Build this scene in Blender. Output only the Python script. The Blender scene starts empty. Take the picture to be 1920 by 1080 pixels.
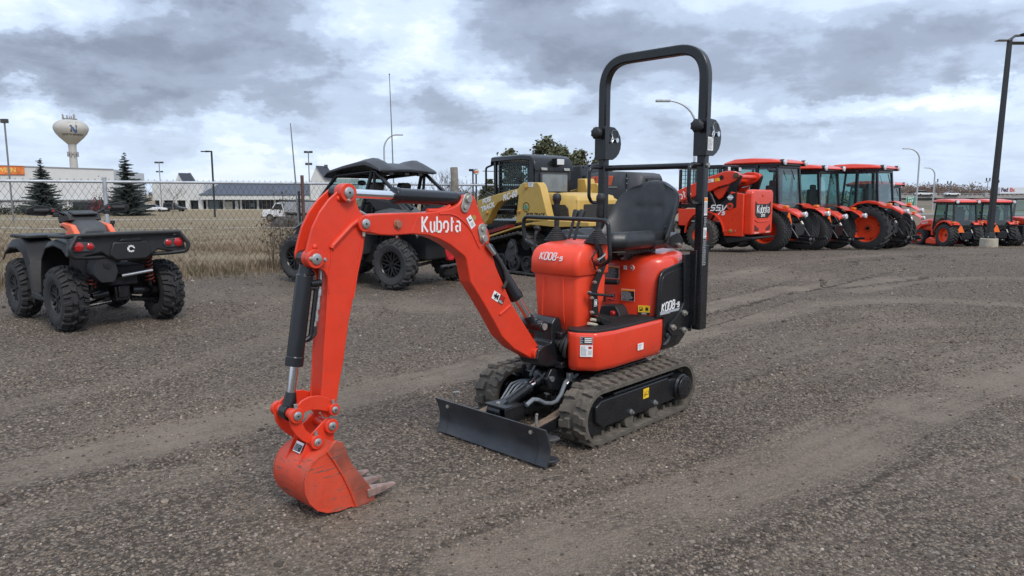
import bpy, math, random
import numpy as np
from mathutils import Vector, Matrix, Euler
R = math.radians
rnd = random.Random(7)
FRAME_exc = (.4934, 4.4294, 3.95457)
FRAME_atv = (-4.271, 7.515, 2.44385)
FRAME_sxs = (-1.225, 10.957, 2.5981)
FRAME_rc = (1.14, 12.44, 2.269)
FRAME_ssv = (5.28, 18.23, 2.391)
FRAME_hood = (2.54, 15.5, 2.42)
S = bpy.context.scene
COL = S.collection

# ---------------------------------------------------------------- camera
cam = bpy.data.cameras.new('camera'); camo = bpy.data.objects.new('camera', cam); COL.objects.link(camo)
cam.sensor_width = 36.0; cam.lens = 36.0 * 1322.67 / 1920.0
cam.clip_start = 0.05; cam.clip_end = 6000
camo.location = (0, 0, 1.4126); camo.rotation_euler = (math.pi/2 - math.atan((540-364.5)/1322.67), 0, 0)
S.camera = camo
# ---------------------------------------------------------------- exposure
S.view_settings.view_transform = 'Standard'; S.view_settings.look = 'None'
S.view_settings.gamma = 1; S.view_settings.use_curve_mapping = False
S.view_settings.exposure = 0.55
# ---------------------------------------------------------------- node helpers
def nodes(tree):
    n, l = tree.nodes, tree.links
    def new(t, **kw):
        x = n.new(t)
        for k, v in kw.items():
            if k == 'i':
                for a, b in v.items():
                    s = x.inputs[a]
                    if isinstance(b, bpy.types.NodeSocket): l.new(b, s)
                    else: s.default_value = b
            else: setattr(x, k, v)
        return x
    def math_(op, a, b=0.0, c=0.0, clamp=False):
        return new('ShaderNodeMath', operation=op, use_clamp=clamp, i={0: a, 1: b, 2: c}).outputs[0]
    def vec(op, a, b=(0, 0, 0), out=0):
        return new('ShaderNodeVectorMath', operation=op, i={0: a, 1: b}).outputs[out]
    def mix(f, a, b, blend='MIX'):
        x = new('ShaderNodeMix', data_type='RGBA', blend_type=blend)
        for s, v in ((0, f), (6, a), (7, b)):
            if isinstance(v, bpy.types.NodeSocket): l.new(v, x.inputs[s])
            else: x.inputs[s].default_value = v
        return x.outputs[2]
    def ramp(v, a, b, c=0.0, d=1.0, smooth=True):
        return new('ShaderNodeMapRange', interpolation_type='SMOOTHSTEP' if smooth else 'LINEAR', i={0: v, 1: a, 2: b, 3: c, 4: d}).outputs[0]
    def noise(v, scale, detail=4.0, rough=0.55, dist=0.0):
        return new('ShaderNodeTexNoise', i={'Vector': v, 'Scale': scale, 'Detail': detail, 'Roughness': rough, 'Distortion': dist}).outputs[0]
    return new, math_, vec, mix, ramp, noise, l
# ---------------------------------------------------------------- world: overcast sky, clouds over a Nishita sky
SUN_EL, SUN_AZ = R(48), R(150)       # azimuth from +Y, clockwise
W = bpy.data.worlds.new('World'); S.world = W; W.use_nodes = True
def build_world():
    T = W.node_tree; T.nodes.clear()
    new, m, vec, mix, ramp, noise, l = nodes(T)
    sky = new('ShaderNodeTexSky', sky_type='NISHITA', sun_disc=False, sun_elevation=SUN_EL, sun_rotation=SUN_AZ)
    sky.air_density = 1.0; sky.dust_density = 1.5
    d = vec('NORMALIZE', new('ShaderNodeTexCoord').outputs['Generated'])
    sep = new('ShaderNodeSeparateXYZ', i={0: d}); z = sep.outputs[2]
    zz = m('ADD', m('MAXIMUM', z, 0.0), 0.16)
    inv = m('DIVIDE', 1.0, zz)
    pl = vec('MULTIPLY', new('ShaderNodeCombineXYZ', i={0: m('MULTIPLY', sep.outputs[0], inv), 1: m('MULTIPLY', sep.outputs[1], inv), 2: 0.0}).outputs[0], (1, 1, 1))
    big = noise(vec('ADD', pl, (3.7, 1.9, 0)), 0.62, 7.0, 0.56, 0.25)
    fine = noise(vec('ADD', pl, (9.1, 4.2, 2)), 1.9, 9.0, 0.62, 0.35)
    puff = noise(vec('MULTIPLY', d, (1, 1, 2.0)), 9.0, 6.0, 0.58, 0.2)
    wob = vec('MULTIPLY', vec('SUBTRACT', new('ShaderNodeTexNoise', i={'Vector': vec('MULTIPLY', d, (1, 1, 1.8)), 'Scale': 7.0, 'Detail': 7.0, 'Roughness': 0.62}).outputs['Color'], (0.5, 0.5, 0.5)), (0.30, 0.30, 0.20))
    dw = vec('ADD', d, wob)
    tot = None
    for (u, v, su, sv, a) in CLOUDS:
        f = 1322.67; p = math.atan((540-364.5)/f); x = (u-960)/f; b = -(v-540)/f
        c = Vector((x, math.cos(p)+b*math.sin(p), -math.sin(p)+b*math.cos(p))).normalized()
        q = vec('MULTIPLY', vec('SUBTRACT', dw, tuple(c)), (f/su, f/su, f/sv))
        g = ramp(vec('LENGTH', q, out=1), 0.25, 1.15, a, 0.0)
        tot = g if tot is None else m('ADD', tot, g)
    t = m('ADD', m('MULTIPLY', m('SUBTRACT', big, 0.5), 0.9), m('MULTIPLY', m('SUBTRACT', fine, 0.5), 0.55))
    t = m('ADD', m('ADD', t, m('MULTIPLY', m('SUBTRACT', puff, 0.5), 0.55)), tot)
    # t < 0 : dark cloud base, t > 0 : bright thin cloud
    cr = new('ShaderNodeValToRGB', i={0: m('ADD', m('MULTIPLY', t, 1.02), 0.53, clamp=True)})
    e = cr.color_ramp; e.interpolation = 'EASE'
    cols = [(0.0, (.185, .215, .285)), (0.26, (.275, .322, .418)), (0.44, (.395, .475, .61)), (0.60, (.53, .63, .77)), (0.78, (.73, .79, .86)), (1.0, (.86, .88, .91))]
    while len(e.elements) < len(cols): e.elements.new(0.5)
    for el, (p_, c_) in zip(e.elements, cols): el.position = p_; el.color = (*c_, 1)
    hor = ramp(z, 0.0, 0.14, 0.60, 0.0)
    cloud = mix(hor, cr.outputs[0], (.48, .57, .71, 1))
    up = ramp(z, 0.30, 0.8, 1.0, SKY_UP)
    cl = vec('SCALE', cloud); T.links.new(up, cl.node.inputs[3])
    cl = vec('MULTIPLY', cl, (1/SKY_STR,)*3)
    cov = 0.93
    out = mix(cov, sky.outputs[0], cl)
    out = mix(ramp(z, -0.02, 0.0, 0.0, 1.0), (.08/SKY_STR, .078/SKY_STR, .075/SKY_STR, 1), out)
    bg = new('ShaderNodeBackground', i={0: out, 1: SKY_STR})
    T.links.new(bg.outputs[0], new('ShaderNodeOutputWorld').inputs[0])
SKY_STR = 0.10; SKY_UP = 1.25
CLOUDS = [  # direction (given as bearing pixels), half sizes, strength
    (230, 110, 420, 110, -.34), (480, 60, 260, 90, -.22), (60, 150, 260, 70, -.20), (1080, 60, 230, 110, -.34), (830, 210, 120, 70, -.26),
    (360, 185, 160, 50, -.18), (600, 185, 170, 55, -.10), (1500, 110, 420, 90, -.16), (1750, 150, 260, 90, -.12), (1450, 270, 330, 60, -.12),
    (700, 90, 170, 120, .13), (60, 25, 260, 45, .24), (40, 205, 200, 35, .20), (540, 305, 210, 40, .26), (320, 330, 260, 30, .12), (1700, 205, 330, 32, .20),
    (960, 205, 150, 60, .20), (1600, 30, 260, 40, .04), (120, 300, 200, 40, .06), (1220, 210, 120, 60, .10), (760, 30, 100, 60, .02)]
build_world()
sun = bpy.data.lights.new('sun', 'SUN'); sun.energy = 1.5; sun.angle = R(22); sun.color = (1.0, .94, .865)
suno = bpy.data.objects.new('sun', sun); COL.objects.link(suno)
_sd = Vector((math.sin(SUN_AZ)*math.cos(SUN_EL), math.cos(SUN_AZ)*math.cos(SUN_EL), math.sin(SUN_EL)))
suno.rotation_euler = _sd.to_track_quat('Z', 'Y').to_euler(); suno.location = (0, 0, 60)

# ---------------------------------------------------------------- materials
MATS = {}
def mat(name, col, rough=0.5, metal=0.0, var=0.12, vs=6.0, bump=0.0, bs=60.0, dust=0.0, dustcol=(.20, .17, .14), coat=0.0, spec=0.5, emit=0.0, alpha=1.0, scratch=0.0, trans=0.0):
    if name in MATS: return MATS[name]
    M = bpy.data.materials.new(name); M.use_nodes = True; T = M.node_tree
    new, m, vec, mix, ramp, noise, l = nodes(T)
    P = T.nodes['Principled BSDF']
    tc = new('ShaderNodeTexCoord').outputs['Object']
    c = (*col, 1)
    n1 = noise(tc, vs, 5.0, 0.6)
    k = ramp(n1, 0.25, 0.75, 1-var, 1+var)
    base = vec('SCALE', c[:3]); base.node.inputs[0].default_value = c[:3]; l.new(k, base.node.inputs[3])
    rg = m('ADD', rough, m('MULTIPLY', m('SUBTRACT', noise(tc, vs*3.1, 4.0, 0.6), 0.5), 0.25), clamp=True)
    if dust > 0:
        g = new('ShaderNodeNewGeometry')
        up = new('ShaderNodeSeparateXYZ', i={0: g.outputs['Normal']}).outputs[2]
        nz = noise(tc, vs*1.7, 6.0, 0.65)
        f = m('MULTIPLY', m('MULTIPLY', ramp(nz, 0.35, 0.75), dust), m('ADD', m('MULTIPLY', ramp(up, -0.2, 1.0), 0.7), 0.3), clamp=True)
        base = mix(f, base, (*dustcol, 1)); rg = m('ADD', rg, m('MULTIPLY', f, 0.3), clamp=True)
    if scratch > 0:
        sc = new('ShaderNodeTexNoise', i={'Vector': vec('MULTIPLY', tc, (1, 1, 9)), 'Scale': 7.0, 'Detail': 8.0, 'Roughness': 0.72}).outputs[0]
        f = ramp(sc, 0.565, 0.63, 0, scratch)
        base = mix(f, base, (.10, .085, .07, 1)); rg = m('ADD', rg, m('MULTIPLY', f, 0.3), clamp=True)
    l.new(base, P.inputs['Base Color']); l.new(rg, P.inputs['Roughness'])
    P.inputs['Metallic'].default_value = metal; P.inputs['Specular IOR Level'].default_value = spec
    P.inputs['Coat Weight'].default_value = coat; P.inputs['Coat Roughness'].default_value = 0.08
    if emit > 0: P.inputs['Emission Color'].default_value = c; P.inputs['Emission Strength'].default_value = emit
    if bump > 0:
        b = new('ShaderNodeBump', i={'Strength': bump, 'Distance': 0.01, 'Height': noise(tc, bs, 5.0, 0.6)})
        l.new(b.outputs[0], P.inputs['Normal'])
    if alpha < 1: P.inputs['Alpha'].default_value = alpha
    MATS[name] = M; return M
def glass_mat(name, tint=(.55, .70, .70), a=0.35):
    M = bpy.data.materials.new(name); M.use_nodes = True; T = M.node_tree; T.nodes.clear()
    new, m, vec, mix, ramp, noise, l = nodes(T)
    tr = new('ShaderNodeBsdfTransparent', i={0: (*tint, 1)})
    gl = new('ShaderNodeBsdfGlossy', i={0: (.9, .97, 1, 1), 'Roughness': 0.03})
    lw = new('ShaderNodeLayerWeight', i={0: 0.5}).outputs['Facing']
    mx = new('ShaderNodeMixShader', i={0: m('ADD', m('MULTIPLY', m('POWER', lw, 4.0), 0.8), 0.07, clamp=True), 1: tr.outputs[0], 2: gl.outputs[0]})
    df = new('ShaderNodeBsdfDiffuse', i={0: (.20, .26, .26, 1)})
    m2 = new('ShaderNodeMixShader', i={0: a, 1: mx.outputs[0], 2: df.outputs[0]})
    l.new(m2.outputs[0], new('ShaderNodeOutputMaterial').inputs[0]); MATS[name] = M; return M
ORANGE = mat('orange_paint', (.74, .046, .014), .30, 0, .05, 5, dust=.14, coat=.35, bump=.03, bs=25)
BOOMO = mat('boom_paint', (.70, .042, .013), .38, 0, .07, 9, dust=.16, scratch=.10, bump=.06, bs=30)
BUCKO = mat('worn_orange_paint', (.62, .060, .024), .55, 0, .14, 7, dust=.55, dustcol=(.30, .13, .09), scratch=1.0, bump=.2, bs=40)
PLASO = mat('orange_plastic', (.86, .066, .024), .42, 0, .03, 4, dust=.06, bump=.03, bs=90)
BLACK = mat('black_paint', (.010, .011, .013), .27, 0, .2, 8, dust=.06, bump=.04, bs=40)
STEELB = mat('blade_paint', (.040, .046, .056), .34, .2, .35, 5, dust=.55, dustcol=(.14, .125, .105), scratch=.4, bump=.05, bs=40)
BPLAS = mat('black_plastic', (.015, .0155, .017), .52, 0, .15, 10, dust=.08, bump=.12, bs=250)
GPLAS = mat('grey_plastic', (.055, .057, .062), .55, 0, .12, 6, dust=.15, bump=.08, bs=200)
RUBBER = mat('rubber', (.026, .026, .027), .78, 0, .2, 12, dust=.30, dustcol=(.10, .09, .08), bump=.15, bs=60)
TRACKR = mat('dusty_rubber', (.085, .074, .060), .85, 0, .2, 12, dust=.85, dustcol=(.21, .175, .135), bump=.2, bs=60)
DARK = mat('dark_recess', (.008, .008, .009), .8, 0, .1)
CHROME = mat('chrome', (.75, .76, .78), .12, 1.0, .04)
STEEL = mat('bright_steel', (.46, .46, .45), .38, .85, .15, 30)
ZINC = mat('zinc', (.42, .40, .36), .42, .7, .15, 40)
VINYL = mat('seat_vinyl', (.018, .019, .022), .36, 0, .15, 10, bump=.06, bs=300, dust=.12)
WHITE = mat('white_print', (.80, .80, .79), .45, 0, .03)
YELLOW = mat('yellow_print', (.85, .52, .02), .45, 0, .03)
ORPRINT = mat('orange_print', (.85, .25, .02), .45, 0, .03)
BLPRINT = mat('black_print', (.012, .012, .012), .4, 0, .03)
GRPRINT = mat('grey_print', (.40, .42, .45), .4, 0, .05)
REDP = mat('red_plastic', (.45, .012, .012), .35, 0, .05)
HOSE = mat('grey_hose', (.16, .18, .20), .6, 0, .2, 30, dust=.2)
YPAINT = mat('yellow_tan_paint', (.56, .36, .085), .45, 0, .08, 3, dust=.25, bump=.03)
BRASS = mat('brass', (.60, .36, .10), .4, .6, .1)
GLASS = glass_mat('cab_glass', (.50, .70, .68), .09)
LENSR = mat('red_lens', (.42, .012, .014), .12, 0, .05, coat=.6)
LENSA = mat('amber_lens', (.75, .20, .02), .2, 0, .05, coat=.4)
LENSW = mat('clear_lens', (.62, .64, .66), .15, 0, .08, coat=.6)
GALV = mat('galvanised', (.42, .44, .46), .5, .35, .15, 8, bump=.03)
TRANSP = mat('triangle_orange', (.95, .17, .02), .5, 0, .03)

# ---------------------------------------------------------------- mesh builder
class B:
    def __init__(s): s.v = []; s.f = []; s.m = []; s.s = []
    def add(s, vs, fs, m=0, smooth=True):
        o = len(s.v); s.v += [tuple(x) for x in vs]
        for f in fs: s.f.append([o+i for i in f]); s.m.append(m); s.s.append(smooth)
        return s
    def box(s, c, d, m=0, rot=None, taper=1.0):
        x, y, z = d[0]/2, d[1]/2, d[2]/2
        vs = [Vector((a*x*(taper if k > 0 else 1), b*y*(taper if k > 0 else 1), k*z)) for k in (-1, 1) for b in (-1, 1) for a in (-1, 1)]
        if rot is not None:
            M = Euler(rot).to_matrix(); vs = [M @ v for v in vs]
        c = Vector(c)
        return s.add([v+c for v in vs], [(0, 2, 3, 1), (4, 5, 7, 6), (0, 1, 5, 4), (2, 6, 7, 3), (0, 4, 6, 2), (1, 3, 7, 5)], m, False)
    def cyl(s, p0, p1, r0, r1=None, n=16, m=0, caps=True):
        return s.rings([(p0, r0), (p1, r0 if r1 is None else r1)], n, m, caps)
    def rings(s, pr, n=16, m=0, caps=True):
        # rings along one straight axis: list of (point, radius)
        a = (Vector(pr[-1][0])-Vector(pr[0][0])).normalized()
        u = a.orthogonal().normalized(); w = a.cross(u)
        vs = []; k = len(pr)
        for p, r in pr:
            for i in range(n):
                t = 2*math.pi*i/n; vs.append(Vector(p)+u*(r*math.cos(t))+w*(r*math.sin(t)))
        fs = [(j*n+i, j*n+(i+1) % n, (j+1)*n+(i+1) % n, (j+1)*n+i) for j in range(k-1) for i in range(n)]
        s.add(vs, fs, m)
        if caps:
            s.add(vs[:n], [tuple(range(n))[::-1]], m, False); s.add(vs[-n:], [tuple(range(n))], m, False)
        return s
    def lathe(s, prof, o, axis, n=24, m=0, closed=False):
        # prof: (r, t) list, t along axis from o
        a = Vector(axis).normalized(); u = a.orthogonal().normalized(); w = a.cross(u); o = Vector(o)
        vs = []; k = len(prof)
        for r, t in prof:
            for i in range(n):
                q = 2*math.pi*i/n; vs.append(o+a*t+u*(r*math.cos(q))+w*(r*math.sin(q)))
        K = k if closed else k-1
        fs = [(j*n+i, j*n+(i+1) % n, ((j+1) % k)*n+(i+1) % n, ((j+1) % k)*n+i) for j in range(K) for i in range(n)]
        return s.add(vs, fs, m)
    def tube(s, pts, r, n=8, m=0, fil=0.0, seg=5, caps=True, sq=None):
        P = [Vector(p) for p in pts]
        if fil > 0: P = fillet(P, fil, seg)
        t0 = (P[1]-P[0]).normalized(); u = t0.orthogonal().normalized()
        if sq is not None: u = (Vector(sq)-t0*t0.dot(Vector(sq))).normalized()
        vs = []; k = len(P)
        for i, p in enumerate(P):
            ta = (P[i]-P[i-1]).normalized() if i > 0 else None
            tb = (P[i+1]-P[i]).normalized() if i < k-1 else None
            t = ((ta or tb)+(tb or ta)).normalized()
            u = (u-t*u.dot(t)).normalized(); w = t.cross(u)
            sc = 1.0
            if ta is not None and tb is not None: sc = 1/max(.5, math.cos(ta.angle(tb)/2))
            rr = r(i/(k-1)) if callable(r) else r
            if sq is not None:
                hx, hy = (rr, rr) if not isinstance(rr, tuple) else rr
                for a, b in ((1, 1), (-1, 1), (-1, -1), (1, -1)): vs.append(p+u*(hx*a)+w*(hy*b*sc))
            else:
                for j in range(n):
                    q = 2*math.pi*j/n; vs.append(p+u*(rr*math.cos(q))+w*(rr*math.sin(q)))
        if sq is not None: n = 4
        s.add(vs, [(j*n+i, j*n+(i+1) % n, (j+1)*n+(i+1) % n, (j+1)*n+i) for j in range(k-1) for i in range(n)], m, sq is None)
        if caps: s.add(vs[:n], [tuple(range(n))[::-1]], m, False); s.add(vs[-n:], [tuple(range(n))], m, False)
        return s
    def prism(s, pts, ax, a0, a1, m=0, m_side=None, fil=0.0, smooth=False):
        # polygon in the two other axes (x,z for 'y'; y,z for 'x'; x,y for 'z') extruded from a0 to a1
        if fil > 0: pts = [(p.x, p.y) for p in fillet([Vector((a, b, 0)) for a, b in pts], fil, 4, True)]
        A = sum(p[0]*q[1]-q[0]*p[1] for p, q in zip(pts, list(pts[1:])+[pts[0]]))
        pts = list(pts) if A > 0 else list(pts)[::-1]
        k = len(pts)
        def mk(p, a): return {'y': (p[0], a, p[1]), 'x': (a, p[0], p[1]), 'z': (p[0], p[1], a)}[ax]
        lo, hi = min(a0, a1), max(a0, a1)
        vs = [mk(p, lo) for p in pts]+[mk(p, hi) for p in pts]
        c1, c2 = tuple(range(k)), tuple(range(k, 2*k))
        sd = [(i, (i+1) % k, k+(i+1) % k, k+i) for i in range(k)]
        if ax == 'y': fs = [c1, c2[::-1]]; sd = [f[::-1] for f in sd]
        else: fs = [c1[::-1], c2]
        s.add(vs, fs, m, False); s.add(vs, sd, m if m_side is None else m_side, smooth)
        return s
    def sphere(s, c, r, n=12, m=0, sc=(1, 1, 1)):
        vs = []; fs = []; h = n//2
        for j in range(1, h):
            for i in range(n):
                a = math.pi*j/h; t = 2*math.pi*i/n
                vs.append((c[0]+r*sc[0]*math.sin(a)*math.cos(t), c[1]+r*sc[1]*math.sin(a)*math.sin(t), c[2]+r*sc[2]*math.cos(a)))
        T, Q = len(vs), len(vs)+1; vs += [(c[0], c[1], c[2]+r*sc[2]), (c[0], c[1], c[2]-r*sc[2])]
        for j in range(h-2):
            for i in range(n): fs.append((j*n+i, (j+1)*n+i, (j+1)*n+(i+1) % n, j*n+(i+1) % n))
        for i in range(n): fs += [(T, i, (i+1) % n), (Q, (h-2)*n+(i+1) % n, (h-2)*n+i)]
        return s.add(vs, fs, m)
    def loft(s, loops, m=0, caps=True, closed=True, smooth=True):
        n = len(loops[0]); vs = [p for L in loops for p in L]; k = len(loops)
        N = n if closed else n-1
        s.add(vs, [(j*n+i, j*n+(i+1) % n, (j+1)*n+(i+1) % n, (j+1)*n+i) for j in range(k-1) for i in range(N)], m, smooth)
        if caps and closed: s.add(loops[0], [tuple(range(n))[::-1]], m, False); s.add(loops[-1], [tuple(range(n))], m, False)
        return s
    def quad(s, a, b, c, d, m=0): return s.add([a, b, c, d], [(0, 1, 2, 3)], m, False)
    def mesh(s, name, mats, sharp=40):
        me = bpy.data.meshes.new(name); me.from_pydata(s.v, [], s.f)
        for k in (mats if isinstance(mats, (list, tuple)) else [mats]): me.materials.append(k)
        me.polygons.foreach_set('material_index', s.m); me.polygons.foreach_set('use_smooth', s.s)
        me.update()
        import bmesh
        bm = bmesh.new(); bm.from_mesh(me); bmesh.ops.remove_doubles(bm, verts=bm.verts, dist=1e-5)
        bmesh.ops.recalc_face_normals(bm, faces=bm.faces); bm.to_mesh(me); bm.free()
        me.set_sharp_from_angle(angle=R(sharp))
        return me
    def obj(s, name, mats, par=None, bevel=0.0, seg=2, sharp=40, label=None):
        o = bpy.data.objects.new(name, s.mesh(name, mats, sharp)); COL.objects.link(o)
        if par is not None: o.parent = par
        if bevel > 0:
            b = o.modifiers.new('bevel', 'BEVEL'); b.width = bevel; b.segments = seg; b.limit_method = 'ANGLE'; b.angle_limit = R(38); b.harden_normals = False
        if label: o['label'] = label
        return o
def fillet(P, r, seg=5, closed=False):
    out = []; n = len(P)
    for i in range(n):
        if not closed and i in (0, n-1): out.append(P[i]); continue
        a, b, c = P[i-1], P[i], P[(i+1) % n]
        u, w = (a-b), (c-b); lu, lw = u.length, w.length
        if lu < 1e-6 or lw < 1e-6: out.append(b); continue
        u /= lu; w /= lw; ang = u.angle(w)
        if ang > R(172): out.append(b); continue
        d = min(r/max(math.tan(ang/2), 1e-3), lu*.49, lw*.49)
        p, q = b+u*d, b+w*d
        for k in range(seg+1):
            t = k/seg; out.append(p*(1-t)**2+b*2*t*(1-t)+q*t*t)
    return out
def circ(cx, cy, r, n=20, a0=0, a1=360, end=False):
    k = n if not end else n-1
    return [(cx+r*math.cos(R(a0+(a1-a0)*i/k)), cy+r*math.sin(R(a0+(a1-a0)*i/k))) for i in range(n)]
def thing(name, label, cat, loc=(0, 0, 0), rz=0.0, group=None):
    o = bpy.data.objects.new(name, None); COL.objects.link(o); o.empty_display_size = .2
    o.location = loc; o.rotation_euler = (0, 0, rz); o['label'] = label; o['category'] = cat
    if group: o['group'] = group
    return o
def tag(o, label, cat, group=None):
    o['label'] = label; o['category'] = cat
    if group: o['group'] = group
    return o
def dup(root, loc, rz, label=None):
    def cp(o, par):
        c = o.copy(); COL.objects.link(c); c.parent = par
        for ch in o.children: cp(ch, c)
        return c
    r = cp(root, None); r.location = loc; r.rotation_euler = (0, 0, rz)
    if label: r['label'] = label
    return r
def lettering(txt, size, o, xd, yd, m, par, shear=0.0, bold=0.0, space=1.0, depth=.0012, name='lettering', center=True, sx=1.0):
    cu = bpy.data.curves.new(name, 'FONT'); cu.body = txt; cu.size = size; cu.shear = shear; cu.offset = bold
    cu.extrude = depth; cu.space_character = space; cu.resolution_u = 3
    cu.align_x = 'CENTER' if center else 'LEFT'; cu.align_y = 'CENTER'
    t = bpy.data.objects.new('tmp_text', cu); COL.objects.link(t)
    dg = bpy.context.evaluated_depsgraph_get()
    me = bpy.data.meshes.new_from_object(t.evaluated_get(dg)); bpy.data.objects.remove(t); bpy.data.curves.remove(cu)
    me.name = name
    x = Vector(xd).normalized(); z = x.cross(Vector(yd)).normalized(); y = z.cross(x)
    M = Matrix(((x.x*sx, y.x, z.x, o[0]), (x.y*sx, y.y, z.y, o[1]), (x.z*sx, y.z, z.z, o[2]), (0, 0, 0, 1)))
    me.transform(M); me.materials.clear(); me.materials.append(m)
    ob = bpy.data.objects.new(name, me); COL.objects.link(ob); ob.parent = par
    return ob
def label_plate(par, o, xd, yd, w, h, spec, name='warning_label', lift=.002):
    """flat sticker: spec = list of (x0,y0,x1,y1 in 0..1, material); first fills the plate"""
    x = Vector(xd).normalized(); z = x.cross(Vector(yd)).normalized(); y = z.cross(x); o = Vector(o)
    b = B(); mats = []
    for k, (x0, y0, x1, y1, mm) in enumerate(spec):
        if mm not in mats: mats.append(mm)
        P = [o+x*(w*(a-.5))+y*(h*(c-.5))+z*(lift+.0004*min(k, 4)) for a, c in ((x0, y0), (x1, y0), (x1, y1), (x0, y1))]
        b.add(P, [(0, 1, 2, 3)], mats.index(mm), False)
    ob = b.obj(name, mats, par); return ob
def textlines(x0, y0, x1, y1, n, mm, seed=1):
    q = random.Random(seed); out = []; hh = (y1-y0)/n
    for i in range(n):
        yy = y0+hh*(i+.28); e = x0+(x1-x0)*q.uniform(.6, 1)
        a = x0
        while a < e-.02:
            w = min(q.uniform(.06, .22), e-a); out.append((a, yy, a+w*.86, yy+hh*.46, mm)); a += w
    return out

STROKES = {  # strokes in a unit box (x 0..w, y 0..1)
    'K': (.66, [[(0, 0), (0, 1)], [(.60, 1), (.10, .50), (.62, 0)]]), '0': (.66, [[(.12, 0), (.54, 0), (.66, .14), (.66, .86), (.54, 1), (.12, 1), (0, .86), (0, .14), (.12, 0), (.2, 0)]]),
    '8': (.66, [[(.33, .53), (.12, .60), (.06, .72), (.06, .88), (.16, 1), (.50, 1), (.60, .88), (.60, .72), (.54, .60), (.33, .53), (.06, .42), (0, .30), (0, .12), (.12, 0), (.54, 0), (.66, .12), (.66, .30), (.60, .42), (.33, .53)]]),
    '-': (.30, [[(.0, .42), (.30, .42)]]), '5': (.56, [[(.54, .72), (.10, .72), (.08, .42), (.46, .42), (.54, .34), (.54, .08), (.44, 0), (.02, 0)]]),
    'u': (.44, [[(0, .68), (0, .14), (.12, 0), (.28, 0)], [(.44, .68), (.44, .0)]]), 'b': (.50, [[(0, 1), (0, 0)], [(.0, .12), (.12, 0), (.36, 0), (.50, .14), (.50, .50), (.38, .66), (.18, .66)]]),
    'o': (.52, [[(.20, 0), (.38, 0), (.52, .14), (.52, .52), (.38, .66), (.14, .66), (0, .52), (0, .20)]]), 't': (.36, [[(.14, .95), (.14, 0)], [(.14, .64), (.36, .64)]]),
    'a': (.50, [[(.08, .66), (.36, .66), (.50, .52), (.50, 0)], [(.30, 0), (.12, 0), (0, .14), (0, .28), (.1, .36), (.30, .36)]]),
    'S': (.70, [[(.68, 1), (.14, 1), (.04, .90), (.04, .60), (.14, .52), (.58, .52), (.66, .44), (.66, .10), (.56, 0), (.02, 0)]]), 'V': (.74, [[(0, 1), (.26, 0), (.36, 0), (.74, 1)]]), '7': (.62, [[(0, 1), (.62, 1), (.24, 0)]]),
    'U': (.62, [[(0, 1), (0, .14), (.12, 0), (.50, 0), (.62, .14), (.62, 1)]]), ' ': (.3, [])}
def strokes(txt, h, o, xd, yd, m, par, shear=0.0, wt=.09, gap=.26, width=None, depth=.0012, name='lettering'):
    """lettering drawn with a broad pen; centred on o, h = cap height, width = total length"""
    X = Vector(xd).normalized(); Z = X.cross(Vector(yd)).normalized(); Y = Z.cross(X); o = Vector(o)
    tot = sum(STROKES[c][0] for c in txt)+gap*(len(txt)-1); sx = (width/(tot*h)) if width else 1.0
    b = B(); x = -tot/2
    for c in txt:
        w, st = STROKES[c]
        hh = .72 if (c == '5' and '-' in txt) else 1.0
        for s in st:
            P = [o+X*((x+px+shear*py*hh)*h*sx)+Y*((py*hh-.5)*h)+Z*depth for px, py in s]; b.tube(P, (depth, wt*h), sq=Z)
        x += w+gap
    ob = b.obj(name, m, par); return ob
# ---------------------------------------------------------------- ground
def vnoise(x, y, seed=0):
    xi = np.floor(x).astype(np.int64); yi = np.floor(y).astype(np.int64); fx = x-xi; fy = y-yi
    fx = fx*fx*(3-2*fx); fy = fy*fy*(3-2*fy)
    def hsh(a, b):
        n = (a*374761393+b*668265263+seed*1274126177) & 0x7fffffff
        n = (n ^ (n >> 13))*1274126177 & 0x7fffffff
        return ((n ^ (n >> 16)) & 0xffff)/65535.0
    return (hsh(xi, yi)*(1-fx)+hsh(xi+1, yi)*fx)*(1-fy)+(hsh(xi, yi+1)*(1-fx)+hsh(xi+1, yi+1)*fx)*fy
def fbm(x, y, o=4, seed=0):
    s = 0; a = .5
    for k in range(o): s = s+a*vnoise(x*2**k+k*17.3, y*2**k-k*9.1, seed+k); a *= .5
    return s
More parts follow.
